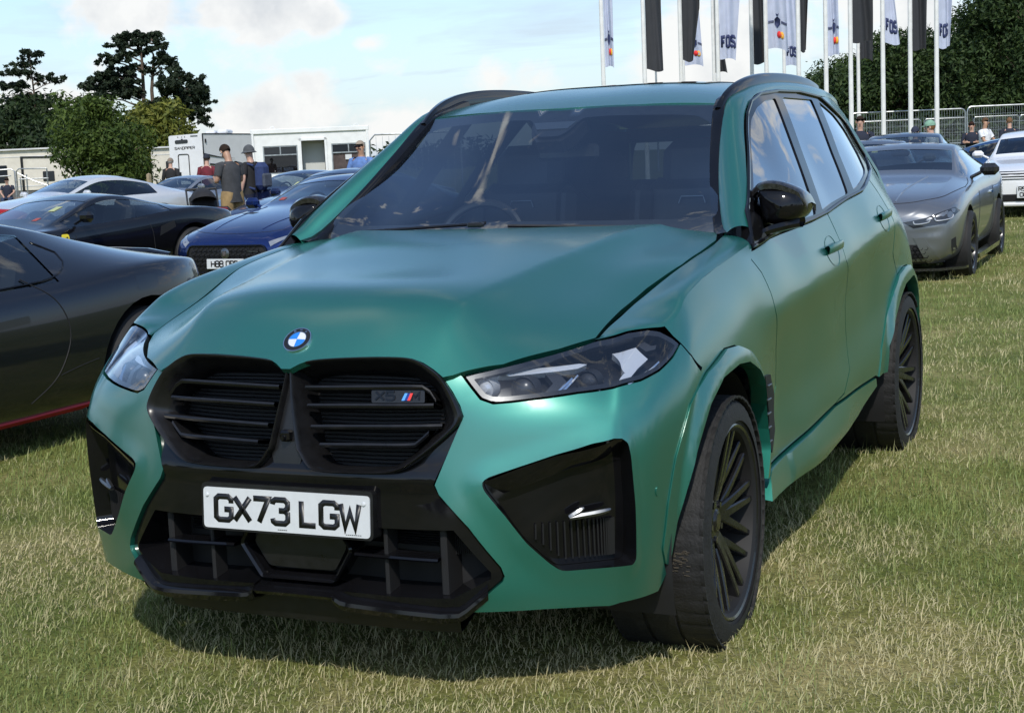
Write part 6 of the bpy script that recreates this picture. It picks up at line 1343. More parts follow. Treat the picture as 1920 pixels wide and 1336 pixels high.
def make_car(name, st, paint, label, loc, rz, glass, wheels, group=None, lv=2, sc=(1,1,1), shoulder=.30, cat='car', wheel_w=.27, glass_m=None, interior=True, only=None):
    o = empty(name, (loc[0], loc[1], 0), rz, label, cat, group)
    st = [(y*sc[1], w*sc[0], zb, zs*sc[2], w6*sc[0], z6*sc[2], z8*sc[2]) for y, w, zb, zs, w6, z6, z8 in st]
    rings = []
    for (y, w, zb, zs, w6, z6, z8) in st:
        p5 = np.array([.935*w, zs]); p6 = np.array([w6, z6]); d = p5-p6; L = np.linalg.norm(d); p6a = p6+d/L*min(.055, L*.3); z7 = z6+.72*(z8-z6)
        r = [(0,zb),(.78*w,zb),(.965*w,zb+.09),(w,zb+(zs-zb)*.55),(.99*w,zs-.075),tuple(p5),tuple(p6a),tuple(p6),(.52*w6,z7),(0,z8)]
        ring = [(a,y,b) for a, b in r]+[(-a,y,b) for a, b in r[1:-1][::-1]]; rings.append(ring)
    n = len(rings[0]); me = bpy.data.meshes.new(name); V = [v for r in rings for v in r]; F = []; mi = []
    (ia, ib), (ja, jb), (ra, rb) = glass
    for s in range(len(rings)-1):
        for k in range(n):
            kk = k if k < 9 else n-1-k       # band index on either side
            F.append((s*n+k, (s+1)*n+k, (s+1)*n+(k+1)%n, s*n+(k+1)%n)); m = 0
            if kk in (7, 8) and ia <= s < ib: m = 1
            elif kk in (7, 8) and ra <= s < rb: m = 3
            elif kk == 5 and ja <= s < jb: m = 2
            mi.append(m)
    F.append(tuple(range(n))); mi.append(0); F.append(tuple((len(rings)-1)*n+k for k in range(n))[::-1]); mi.append(0)
    me.from_pydata(V, [], F); me.polygons.foreach_set('material_index', mi)
    bm = bmesh.new(); bm.from_mesh(me); bmesh.ops.recalc_face_normals(bm, faces=bm.faces); cl = bm.edges.layers.float.new('crease_edge'); bm.verts.ensure_lookup_table()
    for e in bm.edges:
        a, b = e.verts[0].index, e.verts[1].index
        if a % n == b % n:
            k = a % n; k = k if k <= 9 else n-k
            if k == 5: e[cl] = shoulder
            if k in (6, 7): e[cl] = .35
    bm.to_mesh(me); bm.free()
    tmp = bpy.data.objects.new('tmp', me); col.objects.link(tmp)
    for m in (paint, M['cglass'], M['cglass'], M['cglass'], M['dark']): me.materials.append(m)
    md = tmp.modifiers.new('s', 'SUBSURF'); md.levels = lv; md.render_levels = lv
    cut = bpy.data.meshes.new('cut'); mb = MB()
    for (yw, R, xw) in wheels:
        for s in (1, -1):
            ra_ = R+.055; t = np.linspace(0, 2*PI, 33)[:-1]; x0, x1 = (xw-.22)*s, (xw+.5)*s
            A = [(x0, yw+ra_*math.cos(a), R+ra_*math.sin(a)) for a in t]; B = [(x1, yw+ra_*math.cos(a), R+ra_*math.sin(a)) for a in t]; q = len(t)
            fs = [tuple(range(q)), tuple(range(q, 2*q))[::-1]]+[(i, i+q, (i+1)%q+q, (i+1)%q) for i in range(q)]; mb.add(A+B, fs)
    cut.from_pydata(np.vstack(mb.v).tolist(), [], mb.f); bm = bmesh.new(); bm.from_mesh(cut); bmesh.ops.recalc_face_normals(bm, faces=bm.faces); bm.to_mesh(cut); bm.free()
    for m in (paint, M['cglass'], M['cglass'], M['cglass'], M['dark']): cut.materials.append(m)
    cut.polygons.foreach_set('material_index', [4]*len(cut.polygons)); co = bpy.data.objects.new('cut', cut); col.objects.link(co)
    b = tmp.modifiers.new('b', 'BOOLEAN'); b.operation = 'DIFFERENCE'; b.object = co; b.solver = 'EXACT'
    dg = bpy.context.evaluated_depsgraph_get(); ev = bpy.data.meshes.new_from_object(tmp.evaluated_get(dg))
    bpy.data.objects.remove(tmp); bpy.data.objects.remove(co)
    N = len(ev.vertices); P = np.empty(N*3); ev.vertices.foreach_get('co', P); P = P.reshape(-1, 3); NN = np.empty(N*3); ev.vertices.foreach_get('normal', NN); NN = NN.reshape(-1, 3)
    polys = [(tuple(p.vertices), p.material_index) for p in ev.polygons]
    bvh = BVHTree.FromPolygons([Vector(p) for p in P], [p[0] for p in polys])
    def sub(nm, sel, m, off=0., part=None):
        mb = MB(); idx = {}; vs = []; fs = []
        for f, k in polys:
            if sel(f, k):
                for v in f:
                    if v not in idx: idx[v] = len(vs); vs.append(P[v]-NN[v]*off)
                fs.append(tuple(idx[v] for v in f))
        if not fs: return None
        mb.add(vs, fs); return mb.build(nm, m, o, 40)
    sub('body', lambda f, k: k == 0, paint); sub('wheel_well', lambda f, k: k == 4, M['dark'])
    gm = glass_m or M['cglass']
    sub('windscreen', lambda f, k: k == 1, gm, .004); sub('rear_window', lambda f, k: k == 3, gm, .004)
    for s in (1, -1): sub('side_window', lambda f, k: k == 2 and P[list(f)][:,0].mean()*s > 0, gm, .006)
    for (yw, R, xw) in wheels:
        for s in (1, -1): bg_wheel(o, s*xw, yw, R, wheel_w)
    # interior
    if interior:
        yc = st[ia][0]; zb = st[ia][5]
        mb = MB(); mb.rbox((0, yc+.30, zb-.12), (1.35, .5, .16), .05); mb.box((0, yc+1.2, .34), (1.5, 2.4, .05)); mb.build('dashboard', M['black'], o)
        for s in (1, -1):
            mb = MB(); mb.rbox((s*.36, yc+1.35, .72), (.5,.16,.62), .05, R=rotm('X', -.25)); mb.rbox((s*.36, yc+1.46, 1.02*sc[2]), (.26,.10,.17), .04, R=rotm('X', -.2)); mb.rbox((s*.36, yc+1.05, .50), (.5,.5,.14), .05); mb.build('seat', M['fabric'], o)
        t = np.linspace(0, 2*PI, 25)[:-1]; R_ = rotm('X', -.4); mb = MB(); mb.tube(np.array([(.17*math.cos(a), 0, .17*math.sin(a)) for a in t])@R_.T+[-.36, yc+.62, zb-.03], .014, 6, closed=True); mb.build('steering_wheel', M['black'], o)
    def ray(org, d):
        h = bvh.ray_cast(Vector(org), Vector(d)); return np.array(h[0]) if h[0] is not None else None
    def stick(nm, m, pts, view, off=.004, fold=.012, res=.05, parent=None, side=1):
        def fn(q):
            out = []
            for a, b in q:
                if view == 'f': p = ray((a, -6, b), (0,1,0)); q0 = (a, 0, b)
                elif view == 'r': p = ray((a, 6, b), (0,-1,0)); q0 = (a, 0, b)
                elif view == 't': p = ray((a, b, 4), (0,0,-1)); q0 = (a, b, .8)
                else: p = ray((4*side, a, b), (-side,0,0)); q0 = (.9*side, a, b)
                out.append(p if p is not None else (out[-1] if out else np.array(q0)))
            return np.array(out)
        mb = MB(); mb.panel(fn, pts, res, off=off, fold=fold, ctr=(0,0,.5)); return mb.build(nm, m, parent or o, 50)
    def line(nm, pts, view='s', side=1, r=.004, m=None, n=24, lift=.0):
        P_ = resample(catmull(pts, 5), n); L = []
        for a, b in P_:
            p = ray((4*side, a, b), (-side,0,0)) if view == 's' else ray((a, -6, b), (0,1,0)) if view == 'f' else ray((a, b, 4), (0,0,-1))
            if p is not None: L.append(p+np.array([side*lift,0,0] if view == 's' else [0,0,lift] if view == 't' else [0,-lift,0]))
        if len(L) > 3: mb = MB(); mb.tube(L, r, 5); return mb.build(nm, m or M['dark'], o)
    def mirrors(y, z, x, m=None):
        for s in (1, -1):
            mb = MB(); mb.rbox((s*(x+.09), y, z), (.20,.12,.13), .045); mb.tube([(s*(x-.10), y-.02, z-.08),(s*x, y, z-.03)], .022, 6); mb.build('wing_mirror', m or paint, o)
    def plate(txt, y, z, w=.52, h=.111, tilt=.05, lines=None, m=None):
        R_ = rotm('X', -tilt); mb = MB(); mb.rbox((0,y,z), (w,.012,h), .004, R=R_); pp = mb.build('number_plate', m or M['white'], o)
        for li, tx in enumerate(lines or [txt]):
            hh = .079; g = .011/hh; Lw = sum(GLY[c][0]+g if c != ' ' else .42 for c in tx)*hh
            z0 = z-hh/2+(.5*(len(lines)-1)-li)*.095 if lines else z-hh/2
            x = -Lw/2 if not lines else -w/2+.03+.02*li
            for c in tx:
                if c == ' ': x += .033; continue
                mb = MB(); text_mesh(mb, c, hh, .0155, lambda a, b, d: tuple(R_@np.array([x+a, -.0065-d, z0-z+b])+np.array([0,y,z])), depth=.0008); mb.build('letter', M['ink'], pp, None); x += GLY[c][0]*hh+.011
        return pp
    def stripe(nm, pts, m, parent=None): return stick(nm, m, pts, 'f', .003, .004)
    o_ = type('car', (), {}); o_.o = o; o_.stick = stick; o_.line = line; o_.mirrors = mirrors; o_.plate = plate; o_.ray = ray
    return o_
def place(anchor, px, dep, psi=None, rz=None):
    if rz is None:
        f = -DP*math.cos(math.radians(psi))-AX*math.sin(math.radians(psi)); rz = math.atan2(f[0], -f[1])
    a = Vector((anchor[0], anchor[1], 0)); a.rotate(Matrix.Rotation(rz, 3, 'Z')); x, y = gp(px, dep); return (x-a.x, y-a.y), rz
def lamps(c, pts, m1=None, nm='headlight', view='f'):
    for s in (1, -1): c.stick(nm, m1 or M['lamp'], [(a*s, b) for a, b in pts], view, .004)
def permit(c, y0, x0, ia=None, m=None, w=.09, h=.05):
    """paper permit inside the windscreen: lies on the glass"""
    p = [c.ray((x0+dx*w, -6, y0+dz*h), (0,1,0)) for dx, dz in ((0,0),(1,0),(1,1),(0,1))]
    if all(q is not None for q in p):
        mb = MB(); mb.add([q+np.array([0,-.004,.002]) for q in p]+[q for q in p], [(0,1,2,3),(7,6,5,4),(0,4,5,1),(1,5,6,2),(2,6,7,3),(3,7,4,0)]); mb.build('paper_permit', m or PERM, c.o)
PERM = mat('permit_yellow', (.40,.44,.22), .6); PERMR = mat('permit_red', (.32,.07,.06), .6)
WR = lambda yf, yr, R=.345, x=.80: [(yf, R, x), (yr, R, x)]
# dark grey grand tourer at the left edge, close to the camera
loc, rz = place((.97,1.42), 264, 8.35, psi=25)
A = make_car('grand_tourer', AS, car_paint('paint_graphite', (.022,.025,.034), .7, .22), 'near black coupe cut by the left edge, red sill stripe', loc, rz, ((5,6),(5,8),(9,11)), WR(-1.38,1.42,.355,.83), lv=3, shoulder=.45, glass_m=M['cglass'])
for s in (1,):
    A.line('door_shut', [(.56,.93),(.72,.80),(.78,.62),(.68,.42),(.50,.30)], r=.0035); A.line('window_line', [(-.3,.875),(.4,.895),(.80,.925),(.98,1.02),(.86,1.10)], r=.006, m=M['gloss']); A.line('panel_seam', [(.70,.42),(.85,.45),(.98,.47)], r=.003)
    A.stick('door_handle', M['gloss'], roundc([(.22,.70),(.50,.715),(.50,.752),(.22,.738)], .015, 3), 's', .006, .01, .03)
A.stick('side_stripe', PERMR if False else mat('sill_red', (.62,.02,.03), .3, coat=.5), [(-.9,.185),(.95,.205),(1.02,.235),(.55,.225),(-.9,.215)], 's', .012, .02, .05)
A.stick('tail_lamp', M['rlamp'], [(2.08,.72),(2.20,.71),(2.21,.82),(2.10,.84)], 's', .003, .01, .03)
A.stick('fuel_flap', A.o.children[0].data.materials[0], roundc([(1.32,.80),(1.50,.80),(1.50,.88),(1.32,.88)], .02, 3), 's', .001, .004, .04)
mb = MB(); mb.tube([(-.60,2.10,.945),(-.40,2.15,.962),(0,2.18,.972),(.40,2.15,.962),(.60,2.10,.945)], [.012,.02,.022,.02,.012], 6); mb.build('spoiler_lip', A.o.children[0].data.materials[0], A.o)
for x in (.45,-.45): A.stick('vent', M['mesh'], [(x-.14,1.86),(x+.14,1.86),(x+.10,2.0),(x-.10,2.0)], 't', .004, .01, .05)
# black mid-engined sports car
loc, rz = place((.97,1.45), 372, 19.6, psi=32)
BL = car_paint('paint_black', (.006,.006,.008), .2, .2)
B_ = make_car('sports_car', FE, BL, 'black mid engined sports car with yellow wing shield, second row left', loc, rz, ((5,6),(5,9),(8,10)), WR(-1.32,1.33,.35,.83), shoulder=.4)
lamps(B_, [(.50,.56),(.72,.60),(.84,.70),(.80,.74),(.62,.66)]); B_.mirrors(-.55,.93,.93, BL)
B_.stick('wing_shield', mat('shield_yellow', (.75,.60,.03), .3), roundc([(-.86,.60),(-.76,.60),(-.75,.74),(-.87,.74)], .03, 3), 's', .003, .004, .03)
mb = MB(); p = B_.ray((4,-.81,.67), (-1,0,0)); mb.tube([p+np.array([.005,-.02,-.04]), p+np.array([.005,.0,.0]), p+np.array([.005,.02,.035])], .010, 5); mb.tube([p+np.array([.005,0,0]), p+np.array([.005,.025,-.02])], .008, 5); mb.build('shield_emblem', M['ink'], B_.o)
B_.line('door_shut', [(-.62,.80),(-.66,.6),(-.60,.35),(.5,.33),(.62,.6),(.55,.86)]); B_.stick('side_intake', M['dark'], [(.72,.62),(1.0,.72),(.98,.80),(.75,.74)], 's', .002, .01, .04)
permit(B_, 1.0, .28); permit(B_, .90, .30, m=PERMR, w=.07, h=.03)
# blue coupe with the H88 plate
loc, rz = place((0,-2.2), 412, 16.6, psi=29)
JB = car_paint('paint_deep_blue', (.010,.028,.135), .7, .22)
J = make_car('blue_coupe', FT, JB, 'deep blue coupe facing us with black grille and plate starting H88', loc, rz, ((5,6),(5,9),(8,10)), WR(-1.33,1.29,.345,.81), shoulder=.4)
lamps(J, [(.56,.62),(.78,.70),(.90,.80),(.86,.72),(.60,.57)]); J.mirrors(-.40,.99,.93, JB)
GO = roundc([(-.50,.28),(.50,.28),(.58,.42),(.53,.585),(-.53,.585),(-.58,.42)], .05, 4); J.stick('grille', M['dark'], GO, 'f', .006, .02, .05)
def gr(c, pts, m=None, r=.008):
    P_ = resample(np.array(list(pts)+[pts[0]]), 70); L = [c.ray((a,-6,b), (0,1,0)) for a, b in P_]; L = [l+np.array([0,-.012,0]) for l in L if l is not None]; mb = MB(); mb.tube(L, r, 6); return mb.build('grille_surround', m or M['gloss'], c.o)
gr(J, GO, M['gloss'], .012)
mb = MB()
for i in range(-7, 8):
    for j in range(5):
        x, z = i*.072+(.036 if j % 2 else 0), .34+j*.052
        if abs(x) < .50:
            p = J.ray((x,-6,z), (0,1,0))
            if p is not None: t = np.linspace(0, 2*PI, 7); mb.tube(np.array([p+np.array([.030*math.cos(a), -.014, .026*math.sin(a)]) for a in t[:-1]]), .0035, 4, closed=True)
tag(mb.build('grille_mesh', M['gloss'], J.o), kind='stuff')
p = J.ray((0,-6,.50), (0,1,0)); mb = MB(); mb.lathe([(-.03,0),(-.028,.035),(-.022,.052),(-.018,.060),(.0,.060)], 26, 'y', p, flip=True); BD = mb.build('grille_badge', M['silver'], J.o)
mb = MB(); mb.rbox(p+np.array([0,-.032,-.005]), (.045,.012,.05), .008); mb.rbox(p+np.array([-.018,-.034,.022]), (.014,.012,.014), .004); mb.rbox(p+np.array([.018,-.034,.022]), (.014,.012,.014), .004); mb.rbox(p+np.array([0,-.042,-.02]), (.024,.012,.02), .005); mb.build('badge_emblem', M['red'] if False else mat('emblem_grey', (.12,.10,.09), .35, .5), BD)
mb = MB(); q = J.ray((.38,-6,.52), (0,1,0)); 
for k, w_ in enumerate((.015,.03,.02,.02,.02,.02)): mb.box(q+np.array([-.07+k*.026,-.016,0]), (w_*.8,.006,.014))
mb.build('grille_badge', M['silver'], J.o)
py = J.ray((0,-6,.38), (0,1,0))[1]; J.plate('H88 OBE', py-.03, .385)
for s in (1, -1): J.stick('bonnet_vent', M['dark'], [(s*.30,-1.30),(s*.52,-1.22),(s*.50,-1.16),(s*.28,-1.22)], 't', .002, .01, .04); J.line('bonnet_crease', [(s*.34,-1.95),(s*.42,-1.3),(s*.52,-.75)], 't', r=.006, m=JB)
J.line('bonnet_shut', [(-.78,-1.75),(-.5,-1.98),(0,-2.06),(.5,-1.98),(.78,-1.75)], 't', r=.003)
permit(J, 1.13, .28); permit(J, 1.02, -.52, m=PERMR, w=.09, h=.03)
mb = MB(); mb.rbox((0,-.10,1.17), (.22,.05,.06), .015); mb.build('rear_view_mirror', M['black'], J.o)
# silver rear-engined sports car with a wing
loc, rz = place((0,.2), 350, 37, psi=30)
SV = car_paint('paint_silver', (.36,.38,.41), .75, .25)
N_ = make_car('rear_wing_coupe', NE, SV, 'silver sports coupe with round lamps and rear wing, behind the man in grey', loc, rz, ((5,6),(5,9),(8,10)), WR(-1.25,1.2,.345,.79), shoulder=.3)
for s in (1, -1): N_.stick('headlight', M['lamp'], [(s*(.66+.12*math.cos(t)), .66+.11*math.sin(t)) for t in np.linspace(0, 2*PI, 17)[:-1]], 'f', .006, .01, .05)
mb = MB(); mb.rbox((0,2.12,1.22), (1.75,.30,.03), .012); mb.build('rear_wing', M['carbon'], N_.o)
for s in (1, -1): mb = MB(); mb.box((s*.45,2.05,1.04), (.02,.14,.36)); mb.build('wing_strut', M['black'], N_.o)
N_.mirrors(-.42,1.0,.88, SV); N_.stick('front_intake', M['dark'], [(-.5,.24),(.5,.24),(.55,.36),(-.55,.36)], 'f', .004)
# white grand tourer behind the black sports car
loc, rz = place((0,.3), 160, 30, psi=38)
WH = car_paint('paint_silver_white', (.60,.62,.64), .3, .25)
K_ = make_car('white_coupe', FT, WH, 'silver white fastback coupe behind the black sports car, far left', loc, rz, ((5,6),(5,9),(8,10)), WR(-1.45,1.4,.36,.82), sc=(1.0,1.08,1.07), shoulder=.3); lamps(K_, [(.5,.66),(.72,.68),(.76,.78),(.55,.76)]); K_.mirrors(-.45,1.05,.93, WH)
# dark blue pair behind the blue coupe
DB = car_paint('paint_night_blue', (.012,.022,.075), .6, .22)
for i, (px, dep, lb) in enumerate(((572,29,'dark blue coupe with rear wing behind the bending man, left of its pair'),(650,24.5,'night blue coupe just behind the blue H88 car, only its roof showing'))):
    loc, rz = place((0,.25), px, dep, psi=32); c = make_car('dark_blue_coupe', NE if i == 0 else FT, DB, lb, loc, rz, ((5,6),(5,9),(8,10)), WR(-1.25,1.2,.345,.79), 'dark blue coupes behind the blue one', sc=(1,1,1.04 if i == 0 else 1.03)); c.mirrors(-.42,1.0,.88, DB); lamps(c, [(.5,.6),(.74,.64),(.78,.74),(.56,.72)]); permit(c, 1.05, .3)
# red car, a sliver at the left edge
RD_ = car_paint('paint_red', (.50,.012,.012), .2, .25)
loc, rz = place((.8,2.2), 48, 24, psi=32); c = make_car('red_sports_car', FE, RD_, 'bright red sports car, only its tail showing at the left edge', loc, rz, ((5,6),(5,9),(8,10)), WR(-1.32,1.33,.35,.83)); c.mirrors(-.55,.93,.93, RD_)
# grey coupe on the right
loc, rz = place((.93,-1.42), 1818, 15.4, rz=.02)
GY = car_paint('paint_grey_metallic', (.22,.23,.245), .75, .32)
G_ = make_car('grey_coupe', MF, GY, 'shiny grey coupe with slim dark lamps, behind the green SUV on the right', loc, rz, ((5,6),(5,9),(8,10)), WR(-1.42,1.43,.345,.835), lv=3, shoulder=.5)
lamps(G_, [(.40,.62),(.62,.66),(.86,.75),(.90,.71),(.80,.60),(.50,.56)], M['lampd'])
for s in (1, -1):
    for a, b in ((.50,.60),(.70,.63)): G_.line('light_guide', [(s*a,b+.03),(s*(a+.02),b),(s*(a+.14),b+.015),(s*(a+.16),b+.05)], 'f', r=.006, m=M['frost'], lift=.014)
    G_.stick('air_intake', M['dark'], [(s*.46,.22),(s*.70,.22),(s*.56,.40),(s*.46,.40)], 'f', .004); G_.stick('intake_frame', GY, [(s*.62,.22),(s*.76,.22),(s*.60,.47),(s*.50,.47)], 'f', .012, .02)
    G_.stick('side_slot', M['dark'], [(s*.835,.24),(s*.87,.24),(s*.875,.46),(s*.845,.44)], 'f', .004)
    mb = MB(); mb.prism([(0,-2.28),(.72,-2.22),(.94,-1.95),(.96,-1.80),(.80,-1.80),(0,-2.0)], .13, .155, lambda a, b, d: (s*a, b, d)); mb.build('front_splitter', M['carbon'], G_.o)
    mb = MB(); mb.prism([(-.95,.0),(.95,.0),(1.05,.05),(-1.05,.05)], .90, .985, lambda a, b, d: (s*d, a, .16+b)); mb.build('sill_blade', M['carbon'], G_.o)
for s in (1, -1):
    for j in range(4):
        for i in range(4):
            x, z = s*(.49+i*.05+(.025 if j % 2 else 0)), .245+j*.04; p = G_.ray((x,-6,z), (0,1,0))
            if i == 0 and j == 0: mb = MB()
            if p is not None and abs(x) < .66-.3*(z-.22): mb.tube(np.array([p+np.array([.024*math.cos(t), -.008, .02*math.sin(t)]) for t in np.linspace(0, 2*PI, 7)[:-1]]), .003, 4, closed=True)
    tag(mb.build('intake_mesh', M['gloss'], G_.o), kind='stuff')
G_.line('bonnet_shut', [(.86,-1.2),(.80,-1.6),(.70,-1.95),(.45,-2.16),(0,-2.2)], 't', r=.004); G_.line('bonnet_shut', [(-.86,-1.2),(-.80,-1.6),(-.70,-1.95),(-.45,-2.16),(0,-2.2)], 't', r=.004); G_.line('bonnet_shut', [(.86,-1.2),(.84,-.8),(.80,-.55)], 't', r=.004)
for s in (1,-1): G_.line('bonnet_crease', [(s*.30,-2.15),(s*.34,-1.5),(s*.42,-.75)], 't', r=.008, m=GY)
G_.line('door_shut', [(-.50,.95),(-.54,.7),(-.50,.35),(.75,.34),(.85,.7),(.80,.96)]); G_.mirrors(-.30,1.07,.92, M['carbon'])
G_.stick('door_handle', M['chrome'], roundc([(.50,.78),(.72,.785),(.72,.815),(.50,.81)], .01, 3), 's', .02, .02, .03)
mb = MB(); mb.rbox((0,.10,1.27), (.20,.06,.07), .02); mb.build('rear_view_mirror', M['black'], G_.o)
# white estate at the right edge
loc, rz = place((0,-2.38), 1925, 25.2, rz=.04)
WT = car_paint('paint_white', (.74,.75,.76), .0, .25)
E_ = make_car('white_estate', ES, WT, 'white estate car cut by the right edge, plate reading R50 over OUS', loc, rz, ((5,6),(5,9),(9,10)), WR(-1.42,1.40,.32,.77), shoulder=.5)
E_.stick('grille', M['gloss'], [(-.40,.66),(.40,.66),(.46,.80),(-.46,.80)], 'f', .004)
for k in range(3): 
    p = [E_.ray((x,-6,.685+k*.045), (0,1,0)) for x in np.linspace(-.41-.01*k,.41+.01*k,14)]; mb = MB(); mb.tube([q+np.array([0,-.016,0]) for q in p if q is not None], .014, 6); mb.build('grille_bar', WT, E_.o)
py = E_.ray((0,-6,.45), (0,1,0))[1]; E_.plate('', py-.04, .46, w=.30, h=.21, lines=['R50','OUS'])
E_.stick('lower_intake', M['dark'], [(-.70,.30),(.70,.30),(.72,.42),(-.72,.42)], 'f', .004); lamps(E_, [(.52,.66),(.80,.68),(.82,.80),(.52,.80)]); E_.mirrors(-.35,1.08,.87, WT)
p = [E_.ray((x,-6,.25), (0,1,0)) for x in np.linspace(-.75,.75,20)]; mb = MB(); mb.tube([q+np.array([0,-.02,0]) for q in p if q is not None], .035, 8); mb.build('bumper_lip', WT, E_.o)
# two dark cars behind the grey coupe
for i, (px, dep, st, pt, lb) in enumerate(((1632,24.5,NE,car_paint('paint_dark_silver', (.16,.17,.19), .7, .22),'dark silver coupe roof peeping behind the grey coupe, beside the green SUV'),(1697,25.5,MF,car_paint('paint_dark_blue_grey', (.03,.04,.065), .6, .22),'dark blue grey coupe behind the grey coupe, permit in its windscreen'))):
    loc, rz = place((0,.3), px, dep, rz=.06); c = make_car('dark_coupe', st, pt, lb, loc, rz, ((5,6),(5,9),(8,10)), WR(-1.4,1.4,.345,.80), 'dark coupes behind the grey coupe', sc=(1,1,1.13) if i == 0 else (1,1,1.10)); c.mirrors(-.35,1.12,.9, pt); lamps(c, [(.5,.66),(.76,.70),(.80,.78),(.56,.76)]); permit(c, 1.22, .1)
loc, rz = place((0,2.1), 1790, 31, rz=1.35); c = make_car('blue_hatchback', MF, car_paint('paint_mid_blue', (.03,.09,.22), .5, .25), 'light blue car tail low behind the fence, left of the gap', loc, rz, ((5,6),(5,9),(8,10)), WR(-1.4,1.4,.33,.80))
# ------------------------------------------------------------------ people
def skin_mesh(name, verts, edges, radii, m, parent, root=0, lv=1):
    me = bpy.data.meshes.new(name); bm = bmesh.new(); sk = bm.verts.layers.skin.new(); vs = [bm.verts.new(v) for v in verts]
    for a, b in edges: bm.edges.new((vs[a], vs[b]))
    for i, v in enumerate(vs):
        r = radii[i]; v[sk].radius = r if isinstance(r, tuple) else (r, r); v[sk].use_root = (i == root)
    bm.to_mesh(me); bm.free(); o = bpy.data.objects.new('tmp', me); col.objects.link(o)
    s = o.modifiers.new('s', 'SKIN'); s.use_smooth_shade = True; ss = o.modifiers.new('ss', 'SUBSURF'); ss.levels = lv; ss.render_levels = lv
    ev = bpy.data.meshes.new_from_object(o.evaluated_get(bpy.context.evaluated_depsgraph_get())); bpy.data.objects.remove(o)
    ev.polygons.foreach_set('use_smooth', [True]*len(ev.polygons)); return link_mesh(name, ev, parent, [m])
SKIN = mat('skin_light', (.50,.30,.22), .5); SKIN2 = mat('skin_tanned', (.40,.23,.15), .5)
def fab(n, c): return mat(n, c, .85, nscale=14, namt=.22, bump=.2, bscale=60)
def person(label, px, dep, face, top, legs, pose='stand', hair=(.03,.02,.015), cap=None, H=1.78, skin=None, shorts=False, shoes=(.05,.05,.05), group=None, glasses=False, sleeves='short', brim=False, longhair=False, lean=0.):
    x, y = gp(px, dep); f = AX*face[0]+DP*face[1]; o = empty('person', (x, y, 0), math.atan2(f[0], -f[1]), label, 'person', group); k = H/1.78; sk = skin or SKIN
    P = {'pel':(0,0,.95),'sp':(0,0,1.12),'ch':(0,-.01,1.33),'nk':(0,0,1.49),'hb':(0,-.02,1.57),'ht':(0,-.03,1.705)}
    for s, q in ((1,'L'),(-1,'R')):
        P.update({'sh'+q:(s*.185,0,1.42),'el'+q:(s*.25,.03,1.15),'wr'+q:(s*.25,-.06,.90),'hp'+q:(s*.095,0,.90),'kn'+q:(s*.115,-.02,.50),'an'+q:(s*.12,.03,.09),'to'+q:(s*.14,-.13,.045)})
        if pose == 'phone': P.update({'el'+q:(s*.255,-.04,1.16),'wr'+q:(s*.10,-.27,1.22)})
        if pose == 'crossed': P.update({'el'+q:(s*.27,-.06,1.16),'wr'+q:(-s*.09,-.24,1.20)})
        if pose == 'rail': P.update({'el'+q:(s*.27,-.14,1.17),'wr'+q:(s*.16,-.38,1.10)})
        if pose == 'sit': P.update({'hp'+q:(s*.10,0,.50),'kn'+q:(s*.14,-.42,.52),'an'+q:(s*.14,-.44,.09),'to'+q:(s*.15,-.60,.05),'el'+q:(s*.26,-.06,.78),'wr'+q:(s*.14,-.28,.66)})
    if pose == 'sit':
        for n in ('pel','sp','ch','nk','hb','ht'): a = P[n]; P[n] = (a[0], a[1]+.0, a[2]-.42)
        for n in ('shL','shR'): a = P[n]; P[n] = (a[0], a[1], a[2]-.42)
    if pose in ('phone','bend') or lean:
        a = math.radians(62 if pose == 'bend' else lean); c, s = math.cos(a), math.sin(a)
        for n in list(P):
            if n[:2] in ('sp','ch','nk','hb','ht','sh','el','wr'):
                q = P[n]; dz, dy = q[2]-.95, q[1]; P[n] = (q[0], dy*c-dz*s, .95+dz*c+dy*s)
        if pose == 'bend':
            for q, s_ in (('L',1),('R',-1)): sh = P['sh'+q]; P['el'+q] = (s_*.24, sh[1]-.08, sh[2]-.27); P['wr'+q] = (s_*.16, sh[1]-.22, sh[2]-.48)
    if pose == 'phone': h = P['hb']; P['ht'] = (0, h[1]-.075, h[2]+.11)
    P = {n: tuple(np.array(v)*k) for n, v in P.items()}
    rad = {'pel':(.145,.105),'sp':(.135,.10),'ch':(.150,.11),'nk':.055,'hb':(.068,.075),'ht':(.072,.080),'sh':.062,'el':.040,'wr':.028,'hp':.088,'kn':.055,'an':.038,'to':.038}
    names = list(P); I = {n: i for i, n in enumerate(names)}; R_ = [rad[n[:2]] if n[:2] in rad else rad[n] for n in names]
    E = [('pel','sp'),('sp','ch'),('ch','nk'),('nk','hb'),('hb','ht')]
    for q in 'LR': E += [('ch','sh'+q),('sh'+q,'el'+q),('el'+q,'wr'+q),('pel','hp'+q),('hp'+q,'kn'+q),('kn'+q,'an'+q),('an'+q,'to'+q)]
    V = [P[n] for n in names]; ED = [(I[a], I[b]) for a, b in E]
    for q, s in (('L',1),('R',-1)):                         # palm, four fingers and a thumb
        w, e = np.array(P['wr'+q]), np.array(P['el'+q]); d = (w-e)/np.linalg.norm(w-e); a = np.cross(d, [0,1,.2]); a /= np.linalg.norm(a)
        pm = len(V); V.append(tuple(w+d*.055)); R_.append((.034,.018)); ED.append((I['wr'+q], pm))
        for j, L in enumerate((.075,.085,.08,.062)):
            b = w+d*.08+a*(j-1.5)*.018; V += [tuple(b), tuple(b+d*L*.55), tuple(b+d*L+np.cross(a, d)*.018)]; R_ += [.009,.0085,.007]; n0 = len(V)-3; ED += [(pm, n0),(n0, n0+1),(n0+1, n0+2)]
        b = w+d*.03-a*.035*s; V += [tuple(b), tuple(b+d*.035-a*.015*s)]; R_ += [.011,.009]; ED += [(pm, len(V)-2),(len(V)-2, len(V)-1)]
